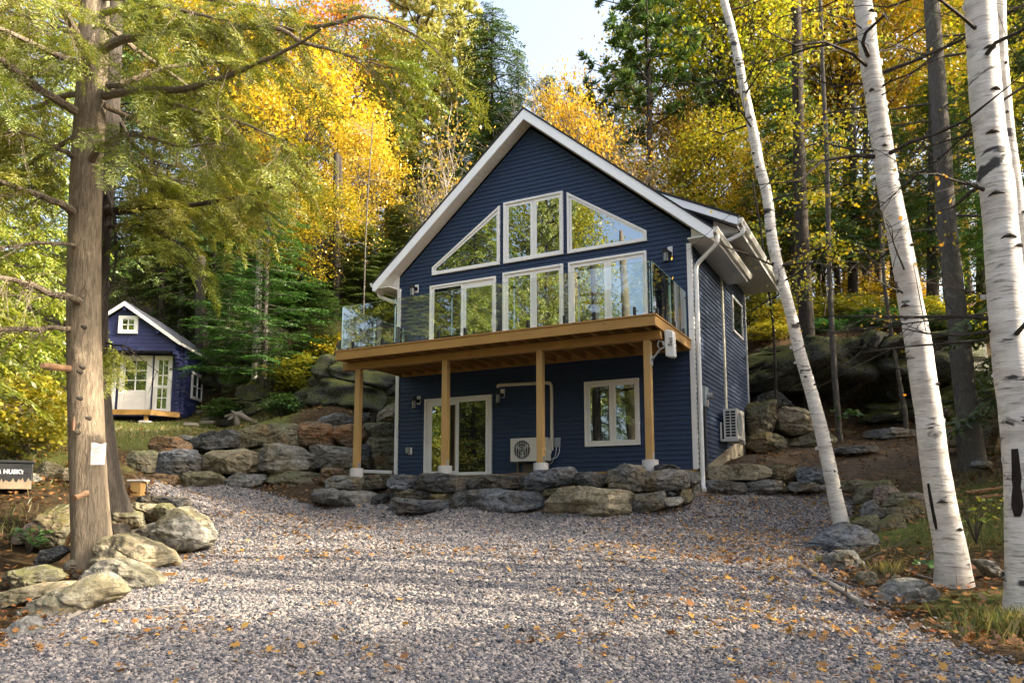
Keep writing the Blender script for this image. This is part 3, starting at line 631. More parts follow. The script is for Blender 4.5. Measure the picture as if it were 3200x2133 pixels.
# ------------------------------------------------------------------ windows and doors
def inset(poly, d):
    n = len(poly); out = []
    for i in range(n):
        p0, p1, p2 = Vector(poly[i-1]), Vector(poly[i]), Vector(poly[(i+1) % n])
        a, c_ = (p1-p0).normalized(), (p2-p1).normalized(); na, nc = Vector((-a.y, a.x)), Vector((-c_.y, c_.x))
        bis = (na + nc); out.append(tuple(p1 + bis * (d / max(0.15, bis.dot(na)))))
    return out
def rect(x0, x1, z0, z1): return [(x0, z0), (x1, z0), (x1, z1), (x0, z1)]
def window(name, outer, panes, parent=house, frame=M['cream'], depth=0.075, glass=None, casing=0.055, y=0.0):
    """outer casing, one sash ring per pane, one pane each"""
    inn = inset(outer, casing); mb = MB(); mb.ring(outer, inn, y - depth, y - 0.004)
    ins2 = inset(outer, casing - 0.001)
    mb.prism(ins2, y - 0.034, y - 0.026)
    w = mb.build(name, frame, parent)
    for i, p in enumerate(panes):
        sash = inset(p, -0.045)
        r_ = MB().ring(sash, p, y - depth + 0.02, y - 0.036).build('sash', frame, w)
        g = M['pane'] if glass is None or glass[i] is None else glass[i]
        MB().prism(p, y - 0.046, y - 0.038).build('pane', g, w)
    return w
window('gable_window', rect(3.36, 5.07, 5.50, 7.17), [rect(3.51, 4.15, 5.61, 7.02), rect(4.33, 4.97, 5.61, 7.02)])
window('gable_window', [(1.12, 5.50), (3.24, 5.50), (3.24, 7.12), (1.12, 5.72)], [[(1.25, 5.60), (3.15, 5.60), (3.15, 6.90), (1.25, 5.68)]])
window('gable_window', [(5.19, 5.49), (7.26, 5.49), (7.26, 5.74), (5.19, 7.11)], [[(5.31, 5.58), (7.16, 5.58), (7.16, 5.69), (5.31, 6.90)]])
window('window', rect(3.34, 5.06, 3.10, 5.25), [rect(3.50, 4.14, 3.26, 5.10), rect(4.32, 4.95, 3.26, 5.10)])
window('window', rect(5.21, 7.24, 3.10, 5.25), [rect(5.37, 6.16, 3.26, 5.10), rect(6.34, 7.13, 3.26, 5.10)])
window('window', rect(5.60, 6.98, 0.60, 2.18), [rect(5.75, 6.23, 0.73, 2.04), rect(6.40, 6.87, 0.73, 2.04)])
def handle(parent, x, z):
    MB().tube([(x, -0.08, z - 0.12), (x - 0.01, -0.12, z - 0.09), (x - 0.01, -0.12, z + 0.09), (x, -0.08, z + 0.12)], 0.012, 6).build('handle', M['white'], parent, True)
d = window('patio_door', rect(1.06, 3.12, 2.98, 5.20), [rect(1.20, 2.06, 3.10, 5.09), rect(2.22, 3.02, 3.12, 4.97)], glass=[M['screen'], None]); handle(d, 3.055, 3.95)
d['label'] = 'upper patio door opening on the deck'
d = window('patio_door', rect(0.94, 3.02, -0.02, 2.05), [rect(1.18, 1.93, 0.10, 1.85), rect(2.03, 2.84, 0.06, 1.91)], glass=[None, M['screen']]); handle(d, 1.10, 0.95)
d['label'] = 'ground floor patio door with dark insect screen'
# side windows
def side_window(y0, y1, z0, z1):
    x = HW + 0.012; mb = MB()
    for a in ((y0, y1, z0, z0+.06), (y0, y1, z1-.06, z1), (y0, y0+.06, z0+.06, z1-.06), (y1-.06, y1, z0+.06, z1-.06)): mb.box(x, x+0.06, *a)
    w = mb.build('side_window', M['cream'], house); MB().box(x+0.005, x+0.028, y0+.061, y1-.061, z0+.061, z1-.061).build('pane', M['screen'], w)
side_window(4.3, 5.68, 4.05, 5.10); side_window(4.35, 5.3, 0.95, 1.2)

# ------------------------------------------------------------------ fixtures on the walls
def on_house(name, x, y, z, label, cat, group=None): return thing(name, hw(x, y, z), label, cat, group, HYAW)
def lantern(x, z, px, pz, label):
    t_ = on_house('wall_lantern', x, -0.15, z, label, 'lantern', 'black lanterns on the cottage front')
    MB().box(px-x-0.06, px-x+0.06, 0.122, 0.15, pz-z-0.115, pz-z+0.115).build('mounting_plate', M['white'], t_, bevel=0.006)
    mb = MB(); mb.tube([(px-x, 0.12, 0.06), (px-x, 0.09, 0.06)], 0.055, 12); mb.tube([(px-x, 0.09, 0.06), (0, 0.03, 0.13), (0, 0, 0.16)], 0.012, 6)
    mb.tube([(0,0,0.17), (0,0,0.15), (0,0,0.12), (0,0,0.10), (0,0,0.075), (0,0,0.06)], [0.012, 0.035, 0.06, 0.085, 0.085, 0.075], 14)
    mb.tube([(0,0,-0.15), (0,0,-0.165), (0,0,-0.185)], [0.07, 0.075, 0.03], 14)
    for a in range(4): mb.tube([(0.066*math.cos(a*1.571+.5), 0.066*math.sin(a*1.571+.5), -0.15), (0.066*math.cos(a*1.571+.5), 0.066*math.sin(a*1.571+.5), 0.06)], 0.006, 5)
    mb.build('lantern_body', M['black'], t_, True)
    MB().tube([(0,0,-0.148), (0,0,0.058)], 0.058, 14).build('lantern_glass', M['lampglass'], t_, True)
lantern(7.74, 5.03, 7.81, 5.15, 'black wall lantern high on the upper right of the front, beside the railing')
lantern(0.53, 5.13, 0.59, 5.20, 'black wall lantern on the upper left, beside the deck patio door')
lantern(0.66, 1.96, 0.72, 2.05, 'black wall lantern left of the ground floor patio door')
lantern(3.26, 1.95, 3.32, 2.06, 'black wall lantern right of the ground floor patio door')
# heat pumps
def heat_pump(t_, w, dp, hh, front):
    mb = MB(); mb.box(-w/2, w/2, 0, dp, 0, hh)
    for zz in np.linspace(0.1, hh*0.9, 8): mb.box(w*0.30, w*0.44, -0.005, 0.001, zz, zz+0.008)
    mb.build('casing', M['ac'], t_)
    if front:
        MB().tube([(-w*0.16, -0.004, hh*0.5), (-w*0.16, 0.002, hh*0.5)], hh*0.40, 32).build('fan_opening', M['dark'], t_)
        mb = MB(); cx = -w*0.16; r = hh*0.40
        for i in range(-4, 5):
            xx = i*r/4.6; l = math.sqrt(max(0.0, r*r - xx*xx)); mb.box(cx+xx-0.003, cx+xx+0.003, -0.016, -0.008, hh*0.5-l, hh*0.5+l)
        for q in (0.35, 0.7, 1.0): mb.tube([(cx + r*q*math.cos(a*0.2094), -0.014, hh*0.5 + r*q*math.sin(a*0.2094)) for a in range(31)], 0.004, 5, False)
        mb.build('grille', M['ac'], t_)
        mb = MB()
        for a in range(3):
            an = a*2.094 + 0.3; mb.add([(cx, 0.0-0.006, hh*.5), (cx + r*.9*math.cos(an), -0.006, hh*.5 + r*.9*math.sin(an)), (cx + r*.85*math.cos(an+.55), -0.006, hh*.5 + r*.85*math.sin(an+.55))], [(0,1,2)])
        mb.build('fan_blade', M['meter'], t_)
    MB().box(w*0.3, w*0.4, -0.003, 0.001, hh*0.82, hh*0.86).build('badge', M['black'], t_)
t_ = on_house('heat_pump', 4.26, -0.46, 0.27, 'cream heat pump with round fan grille between the patio door and the third deck post', 'heat pump')
heat_pump(t_, 0.96, 0.30, 0.57, True)
mb = MB(); mb.box(-0.32, -0.28, 0.02, 0.43, -0.05, -0.002); mb.box(0.28, 0.32, 0.02, 0.43, -0.05, -0.002); mb.box(-0.35, 0.35, 0.40, 0.43, -0.25, -0.05); mb.build('wall_bracket', M['greywood'], t_)
MB().box(-0.44, -0.39, 0.25, 0.30, -0.4, -0.003).build('support_post', M['greywood'], t_)
t_ = thing('heat_pump', hw(8.76, 2.72, 0.86), 'white heat pump bracketed to the right side wall with slotted end panel', 'heat pump', None, HYAW + math.pi/2)
w, dp, hh = 0.95, 0.33, 0.75
heat_pump(t_, w, dp, hh, True)
mb = MB()
for i in range(9):
    for j in range(2): mb.box(-w/2-0.006, -w/2+0.001, 0.04+j*0.135, 0.04+j*0.135+0.105, 0.05+i*0.074, 0.05+i*0.074+0.052)
mb.build('side_slots', M['dark'], t_)
mb = MB(); mb.box(-0.5, -0.44, -0.02, 0.42, -0.07, -0.01); mb.box(0.36, 0.42, -0.02, 0.42, -0.07, -0.01); mb.box(-0.5, -0.44, 0.38, 0.42, -0.07, 0.42); mb.box(0.36, 0.42, 0.38, 0.42, -0.07, 0.42); mb.box(-0.5, 0.42, 0.40, 0.42, 0.36, 0.42); mb.build('wall_bracket', M['gutter'], t_)
# line cover of the front heat pump
t_ = on_house('line_cover', 0, 0, 0, 'cream bent line cover running over the wall above the front heat pump', 'conduit')
MB().tube(bend((3.20, -0.05, 2.21), (3.20, -0.05, 2.275), (4.72, -0.05, 2.235), (4.72, -0.05, 0.55)), 0.043, 8).build('cover', M['conduit'], t_, True)
MB().tube([(4.70, -0.05, 0.56), (4.69, -0.07, 0.48), (4.6, -0.14, 0.38), (4.55, -0.2, 0.36)], 0.03, 8).build('insulated_pipe', M['steel'], t_, True)
t_ = on_house('disconnect_box', 4.87, -0.045, 0.735, 'small grey electrical box with cables right of the third deck post', 'electrical box')
MB().box(-0.075, 0.075, -0.03, 0.035, -0.115, 0.115).build('box', M['meter'], t_, bevel=0.008)
mb = MB(); mb.tube([(0.05, 0, -0.11), (0.06, -0.03, -0.25), (0.0, -0.06, -0.38), (-0.15, -0.1, -0.42), (-0.3, -0.16, -0.28), (-0.36, -0.2, -0.15)], 0.012, 6); mb.tube([(-0.03, 0, -0.11), (-0.04, -0.03, -0.3), (-0.12, -0.08, -0.5), (-0.3, -0.14, -0.6)], 0.011, 6); mb.build('cable', M['steel'], t_, True)
t_ = on_house('outlet_cover', 0.45, -0.03, 0.675, 'clear bubble outlet cover low on the wall left of the ground floor patio door', 'outlet')
MB().box(-0.03, 0.08, 0.0, 0.02, -0.1, 0.09).build('plate', M['white'], t_); MB().box(-0.09, 0.02, -0.07, -0.002, -0.08, 0.1).build('bubble_cover', M['lampglass'], t_, bevel=0.015)
mb = MB()
for i in range(4): mb.box(-0.091, 0.01, -0.074, -0.071, -0.05+i*0.035, -0.04+i*0.035)
mb.build('ribs', M['steel'], t_)
t_ = on_house('electric_meter', HW + 0.04, 0.42, 1.69, 'grey electric meter box with glass dial behind the right downspout', 'electric meter')
MB().box(0, 0.13, -0.16, 0.16, -0.235, 0.235).build('box', M['meter'], t_, bevel=0.01)
MB().tube([(0.13, 0.02, 0.02), (0.15, 0.02, 0.02), (0.24, 0.02, 0.02), (0.26, 0.02, 0.02)], [0.10, 0.085, 0.08, 0.06], 18).build('dial_glass', M['lampglass'], t_, True)
MB().tube(bend((0.06, 0, -0.235), (0.06, 0, -1.6), (0.08, -0.25, -2.3)), 0.03, 8).build('conduit_pipe', M['black'], t_, True)
MB().box(0.131, 0.133, -0.01, 0.05, -0.2, -0.1).build('sticker', plain('red_sticker', (0.35, 0.08, 0.05)), t_)
# drain pipe lying left of the cottage
a, c_ = on_front(914, 1464, -0.12), hw(-0.07, -0.12, 0.10)
t_ = thing('drain_pipe', a, 'long white drain pipe lying level on the rocks left of the cottage', 'pipe')
dv = c_ - a; t_.rotation_euler = dv.to_track_quat('X', 'Z').to_euler()
MB().box(0, dv.length, -0.04, 0.04, -0.045, 0.045).build('pipe', M['white'], t_, bevel=0.01)

# ------------------------------------------------------------------ the deck
deck = thing('deck', HO, 'raised golden timber deck on four posts with frameless glass railing', 'deck', rz=HYAW)
DL_, DR_, DY = 0.13, 8.24, -2.80
mb = MB(); y = DY - 0.02
while y < -0.06: mb.box(DL_ - 0.02, DR_ + 0.02, y, min(y + 0.137, -0.03), 2.944, 2.976); y += 0.143
mb.build('decking', M['pt_wood'], deck, bevel=0.004)
MB().box(DL_, DR_, DY, DY + 0.04, 2.735, 2.942).build('rim_board', M['pt_wood'], deck, bevel=0.004)
for x in (DL_, DR_ - 0.04): MB().box(x, x + 0.04, DY + 0.042, -0.03, 2.735, 2.942).build('rim_board', M['pt_wood'], deck)
MB().box(DL_ + 0.05, DR_ - 0.05, -0.075, -0.03, 2.72, 2.942).build('ledger', M['pt_wood'], deck)
for i in range(20):
    x = DL_ + 0.36 + i * 0.395; MB().box(x, x + 0.04, DY + 0.043, -0.077, 2.735, 2.941).build('joist', M['pt_wood'], deck)
MB().box(0.0, 8.2, -2.36, -2.28, 2.555, 2.732).build('beam', M['pt_wood'], deck, bevel=0.005); MB().box(0.0, 8.2, -2.275, -2.20, 2.555, 2.732).build('beam', M['pt_wood'], deck, bevel=0.005)
for x in (0.47, 3.03, 5.475, 7.91):
    MB().box(x - 0.072, x + 0.072, -2.355, -2.21, 0.10, 2.553).build('post', M['pt_post'], deck, bevel=0.006)
    MB().tube([(x, -2.28, -0.8), (x, -2.28, 0.085), (x, -2.28, 0.10)], [0.165, 0.165, 0.158], 28).build('footing', M['concrete'], deck, True)
    MB().box(x + 0.074, x + 0.079, -2.33, -2.24, 0.10, 0.24).build('post_bracket', M['steel'], deck)
def glass_panel(p0, p1):
    p0, p1 = Vector(p0), Vector(p1); d_ = (p1 - p0); L_ = d_.length; d_.normalize(); nrm = Vector((-d_.y, d_.x))
    def P(s, o, z): q = p0 + d_ * s + nrm * o; return (q.x, q.y, z)
    def bx(mb, s0, s1, o0, o1, z0, z1):
        mb.add([P(s0,o0,z0), P(s1,o0,z0), P(s1,o1,z0), P(s0,o1,z0), P(s0,o0,z1), P(s1,o0,z1), P(s1,o1,z1), P(s0,o1,z1)], [(0,3,2,1),(4,5,6,7),(0,1,5,4),(1,2,6,5),(2,3,7,6),(3,0,4,7)])
    mb = MB(); bx(mb, 0.012, L_-0.012, -0.005, 0.005, 3.03, 4.08); g = mb.build('glass_panel', M['railglass'], deck)
    mb = MB(); bx(mb, 0.006, 0.011, -0.006, 0.006, 3.03, 4.08); bx(mb, L_-0.011, L_-0.006, -0.006, 0.006, 3.03, 4.08); bx(mb, 0.011, L_-0.011, -0.004, 0.004, 4.081, 4.085); mb.build('glass_edge', M['glassedge'], g)
    for s in (0.22*L_, 0.78*L_):
        mb = MB(); bx(mb, s-0.025, s+0.025, -0.03, -0.006, 2.977, 3.16); bx(mb, s-0.025, s+0.025, 0.006, 0.03, 2.977, 3.16); mb.build('clamp', M['black'], g)
    mb = MB(); bx(mb, L_-0.03, L_+0.03, -0.016, 0.016, 3.92, 3.96); mb.build('corner_clip', M['black'], g)
xs_ = [0.27, 1.87, 3.46, 5.06, 6.59, 8.14]
for i in range(5): glass_panel((xs_[i], -2.74), (xs_[i+1], -2.74))
for x in (0.24, 8.17): glass_panel((x, -2.72), (x, -1.42)); glass_panel((x, -1.40), (x, -0.12))
# antenna on the right hand post
ap = on_front(2062, 1075, -2.3)
ac_ = on_front(2095, 1074, -2.32)
t_ = thing('panel_antenna', ac_, 'white panel antenna on a grey arm fixed to the right deck post', 'antenna', None, HYAW)
MB().prism([(-0.085, -0.26), (0.06, -0.30), (0.10, -0.27), (0.085, 0.24), (-0.055, 0.29), (-0.10, 0.25)], -0.09, 0.09).build('panel', M['antenna'], t_, True, bevel=0.02)
text_part('lettering', 'Bell', 0.12, M['ink'], t_, Matrix.Translation((0.035, -0.115, 0.02)) @ Matrix.Rotation(R(-82), 4, 'Y') @ Matrix.Rotation(R(90), 4, 'X'), 0.002)
mb = MB(); po = hw(7.985, -2.28, 2.13) - ac_; lo = Vector((po.dot(EX), po.dot(EY), po.z))
mb.tube([lo + Vector((0.0, 0, 0)), lo + Vector((0.06, -0.03, 0.05)), lo + Vector((0.2, -0.05, 0.2)), Vector((-0.13, 0, -0.06)), Vector((-0.12, 0, 0.06))], 0.022, 8)
mb.box(lo.x - 0.01, lo.x + 0.012, lo.y - 0.07, lo.y + 0.07, lo.z - 0.1, lo.z + 0.1); mb.box(-0.15, -0.09, -0.04, 0.04, -0.02, 0.06); mb.build('mast_arm', M['steel'], t_, True)
mb = MB(); mb.tube([(-0.12, 0, -0.03), (-0.2, -0.02, -0.1), (-0.26, -0.02, -0.02), (-0.24, -0.02, 0.08), (-0.14, 0, 0.06)], 0.006, 5); mb.build('cable', M['white'], t_, True)

# ------------------------------------------------------------------ the small blue cabin on the terrace
SO = Vector((-12.03, 27.6, 4.72)); SY = R(3.3)
cab = thing('garden_cabin', SO, 'small blue log cabin with white door and low wooden porch on the left terrace', 'cabin', rz=SY)
CW, CD, RX, RT, RS = 3.58, 3.45, -1.79, 3.99, 0.71
def czl(x): return RT - RS * abs(x - RX)
def logs(poly_half, z0, z1, y, mat, name, x0=-CW, x1=0.0):
    mb = MB(); z = z0; kk = 0.135
    while z < z1 - 0.01:
        zt = min(z + kk - 0.008, z1)
        def lim(zz):
            if not poly_half: return x0, x1
            hwid = min(CW/2, (RT - 0.14 - zz) / RS); return RX - hwid, RX + hwid
        a, c_ = lim(z); a2, c2 = lim(zt)
        mb.add([(a, y-0.02, z), (c_, y-0.02, z), (c2, y-0.02, zt), (a2, y-0.02, zt), (a, y, z), (c_, y, z), (c2, y, zt+0.008), (a2, y, zt+0.008)], [(0,1,2,3), (4,5,1,0), (3,2,6,7), (5,6,2,1), (4,0,3,7)]); z += kk
    return mb.build(name, mat, cab)
logs(False, 0.0, 2.35, 0.0, M['shedblue'], 'front_wall')
logs(True, 2.28, RT - 0.16, -0.62, M['shedblue'], 'gable_wall')
mb = MB(); mb.prism([(-CW, 0.0), (0, 0.0), (0, 2.55), (RX, RT - 0.16), (-CW, 2.55)], 0.002, CD); mb.prism([(-CW, 2.28), (0, 2.28), (0, 2.55), (RX, RT - 0.17), (-CW, 2.55)], -0.60, 0.0)
z = 0.0
while z < 2.6: mb.add([(0.02, 0, z), (0.02, CD, z), (0.02, CD, z+0.127), (0.02, 0, z+0.127), (0.001, 0, z), (0.001, CD, z), (0.001, 0, z+.135), (0.001, CD, z+.135)], [(0,1,2,3), (4,5,1,0), (3,2,7,6)]); z += 0.135
mb.build('side_wall', M['sheddark'], cab)
mb = MB(); mr = MB(); z = 0.0; i = 0
while z < 2.5:
    e = 0.14 + 0.02*math.sin(i*2.1)
    mb.box(-0.10, 0.03, -e, -0.021, z + 0.01, z + 0.125); mb.box(0.021, e, 0.05, 0.16, z + 0.075, z + 0.19); mr.box(0.021, e, CD-0.16, CD-0.05, z+0.075, z+0.19); z += 0.135; i += 1
for i in range(5): mb.box(-0.10, 0.02, -0.62 + i*0.02, -0.141, 2.27 - i*0.12 - 0.11, 2.27 - i*0.12) if i < 1 else mb.box(-0.10, 0.02, -0.5 + i*0.09, -0.161, 2.27 - i*0.12 - 0.11, 2.27 - i*0.12)
mb.build('log_end', M['shedblue'], cab, bevel=0.012); mr.build('log_end', M['sheddark'], cab, bevel=0.012)
mb = MB()
for s in (-1, 1):
    xe = RX + s * 1.98; mb.prism([(RX, RT + 0.06), (xe, RT + 0.06 - RS*1.98), (xe, RT - RS*1.98), (RX, RT)][::s], -0.80, CD + 0.3)
mb.build('roof', M['shedroof'], cab)
mb = MB()
for s in (-1, 1):
    xe = RX + s * 2.0; mb.prism([(RX, RT + 0.02), (xe, RT + 0.02 - RS*2.0), (xe, RT - 0.11 - RS*2.0), (RX, RT - 0.13)][::s], -0.835, -0.802)
    mb.box(min(xe, xe+s*.02), max(xe, xe+s*.02), -0.80, CD+0.3, RT - 0.1 - RS*2.0, RT + 0.0 - RS*2.0)
mb.build('barge_board', M['white'], cab)
for (x, z) in ((RX, RT-0.30), (RX-1.2, RT-1.12), (RX+1.2, RT-1.12)): MB().box(x-0.05, x+0.05, -0.79, -0.60, z, z+0.13).build('purlin_end', M['sheddark'], cab)
def cab_window(name, x0, x1, z0, z1, cols, rows, y, brd=0.09, panel=0.0):
    w = window(name, rect(x0, x1, z0, z1), [rect(x0+brd, x1-brd, z0+brd+panel, z1-brd)], cab, M['white'], 0.07, casing=brd-0.03, y=y)
    mb = MB()
    for i in range(1, cols): xx = x0+brd + (x1-x0-2*brd)*i/cols; mb.box(xx-0.015, xx+0.015, y-0.062, y-0.047, z0+brd+panel, z1-brd)
    for v_ in rows: zz = z0+brd+panel + (z1-z0-2*brd-panel)*v_; mb.box(x0+brd, x1-brd, y-0.060, y-0.0475, zz-0.015, zz+0.015)
    mb.build('glazing_bar', M['white'], w); return w
cab_window('gable_window', -2.0, -1.33, 2.88, 3.52, 2, (0.5,), -0.64, 0.14)
d = cab_window('door', -2.11, -0.98, 0.13, 2.2, 2, (0.333, 0.667), -0.03, 0.19, 0.62)
MB().box(-1.92, -1.17, -0.085, -0.06, 0.24, 0.86).build('door_panel', M['white'], d, bevel=0.02); MB().tube([(-1.98, -0.12, 1.1), (-1.98, -0.1, 1.1), (-1.90, -0.1, 1.1)], 0.014, 6).build('handle', M['steel'], d)
for x0 in (-0.90, -2.86):
    w = cab_window('window', x0, x0+0.63, 0.13, 2.2, 2, (0.22, 0.42, 0.68), -0.03, 0.15)
    MB().box(x0+0.10, x0+0.53, -0.09, -0.05, 1.02, 1.12).build('cross_rail', M['white'], w)
mb = MB(); x = 0.022
for a in ((1.05, 2.25, 0.82, 0.92), (1.05, 2.25, 1.74, 1.85), (1.05, 1.16, 0.92, 1.74), (2.14, 2.25, 0.92, 1.74), (1.63, 1.67, 0.92, 1.74)): mb.box(x, x+0.05, *a)
mb.box(x, x+0.04, 1.16, 2.14, 1.30, 1.34); w = mb.build('side_window', M['white'], cab); MB().box(x, x+0.02, 1.161, 2.139, 0.921, 1.739).build('pane', M['pane'], w)
mb = MB(); mb.prism([(-CW-0.1, -1.0), (-0.55, -1.0), (0.12, -0.22), (-CW-0.1, -0.22)], 0.09, 0.125, 'z'); pd = mb.build('porch_floor', M['pt_wood'], cab)
mb = MB(); mb.box(-CW-0.1, -0.56, -1.035, -1.0, -0.06, 0.123); mb.prism([(-0.56, -1.035), (0.14, -0.22), (0.11, -0.2), (-0.57, -1.0)], -0.06, 0.122, 'z'); mb.build('porch_rim', M['pt_wood'], cab)
for x in (-3.3, -0.75): MB().box(x-0.06, x+0.06, -0.95, -0.84, -0.55, 0.088).build('porch_post', M['pt_post'], cab); MB().box(x-0.2, x+0.2, -1.1, -0.72, -0.45, -0.26).build('footing', M['concrete'], cab, bevel=0.04)
mb = MB(); mb.box(-CW+0.1, -0.05, 0.1, CD-0.1, -0.6, -0.002); mb.build('foundation', M['dark'], cab)

# ------------------------------------------------------------------ boulders: outline read off the photo at the boulder's own distance, then a thick faceted stone
REG = {'A': (380, 1240, .2551), 'B': (940, 1240, .2551), 'C': (1500, 1300, .4464), 'D': (2000, 1300, .4464), 'E': (2450, 1480, .4464),
       'G': (0, 1240, .4464), 'H': (0, 1560, .4911), 'K': (2330, 1000, .6473), 'J': (2100, 1400, .4675)}
def outline(reg, pts): ox, oy, s = REG[reg]; return [(ox + x*s, oy + y*s) for x, y in pts]
def boulder(name, label, cat, group, px, Y, mat, thick=None, seed=0, rough=1.0, power=5.0, facets=13, n=72, ncap=12):
    if isinstance(Y, tuple):                     # on a vertical plane of the cottage
        W3 = [on_front(u, v, Y[1]) for u, v in px]
        ax = EX
    else:
        W3 = [at(u, v, Y) for u, v in px]; ax = Vector((1, 0, 0))
    c = sum(W3, Vector()) / len(W3); nrm = Vector((-ax.y, ax.x, 0))
    q = np.array([((p - c).dot(ax), p.z - c.z) for p in W3])
    q *= 1.06
    for k_ in (.10, .2):                         # break the corners
        q = np.stack([q * (1 - k_) + np.roll(q, -1, 0) * k_, q * k_ + np.roll(q, -1, 0) * (1 - k_)], 1).reshape(-1, 2)
    d = np.linalg.norm(np.roll(q, -1, 0) - q, axis=1); s = np.r_[0, np.cumsum(d)]; qq = np.vstack([q, q[:1]])
    t = np.linspace(0, s[-1], n, endpoint=False); ring = np.c_[np.interp(t, s, qq[:, 0]), np.interp(t, s, qq[:, 1])]
    ext = ring.max(0) - ring.min(0); T = thick if thick else 0.42 * (ext[0] * 0.5 + ext[1])
    g = np.random.default_rng(seed * 7 + 1); V = []
    caps = list(np.linspace(0.07, 0.93, ncap)) + [0.975]
    levels = [(c_, -(1 - c_ ** power) ** (1 / power)) for c_ in caps] + [(1, -0.45), (1, 0), (1, 0.45)] + [(c_, (1 - c_ ** power) ** (1 / power)) for c_ in caps[::-1]]
    for sc, w_ in levels: V.append(np.c_[ring[:, 0] * sc, np.full(n, w_ * T), ring[:, 1] * sc])
    V = np.vstack(V + [np.array([[0, -T, 0]]), np.array([[0, T, 0]])])
    k = len(levels); Fq = [(i*n + j, i*n + (j+1) % n, (i+1)*n + (j+1) % n, (i+1)*n + j) for i in range(k-1) for j in range(n)]
    Ft = [(k*n, (j+1) % n, j) for j in range(n)] + [(k*n + 1, (k-1)*n + j, (k-1)*n + (j+1) % n) for j in range(n)]
    for _ in range(facets):                       # chisel flat faces on the front and top
        nn = np.array([g.normal(0, 0.65), -abs(g.normal(0.85, 0.3)), g.normal(0.15, 0.6)]); nn /= np.linalg.norm(nn)
        pr = V @ nn; dd = pr.max() * g.uniform(0.72, 0.93); o_ = np.clip(pr - dd, 0, None); V -= o_[:, None] * nn * 0.97
    size = float(ext.mean()); so = g.uniform(0, 100, 3)
    for i in range(len(V)):
        p = Vector(V[i]) ; l = Vector(V[i] + so)
        f1 = noise.noise(l * (1.7 / size)) * 0.035 + (abs(noise.noise(l * (3.6 / size))) - .25) * -0.04 + noise.noise(l * (9 / size)) * 0.03 + noise.noise(Vector((l.x*2.5, l.y*2.5, l.z*13)) / size) * 0.026
        dv, pv = noise.voronoi(Vector((l.x, l.y, l.z * 1.8)) * (2.1 / size)); f1 += noise.cell(pv[0] * 37.0) * 0.028 - 0.03 * math.exp(-(dv[1] - dv[0]) / 0.05)
        V[i] += np.array(p.normalized()) * f1 * size * rough
    me = bpy.data.meshes.new(name); me.from_pydata([tuple(a) for a in V], [], Fq + Ft)
    me.update(); o = link(name, me, M[mat]); o.location = c + nrm * T * 0.1; o.rotation_euler = (0, 0, math.atan2(ax.y, ax.x))
    return tag(o, label, cat, group)
WY = lambda px, row: 19.6 + (sum(p[0] for p in px) / len(px) - 480) / 755 * 2.2 + row * 0.5
LW, FW, RW, UW, HP, FL = ('boulders of the left terrace wall', 'boulders of the wall below the deck', 'boulders of the low wall right of the cottage',
                          'boulders behind the right corner of the cottage', 'rocks heaped beside the birches', 'boulders edging the left of the drive')
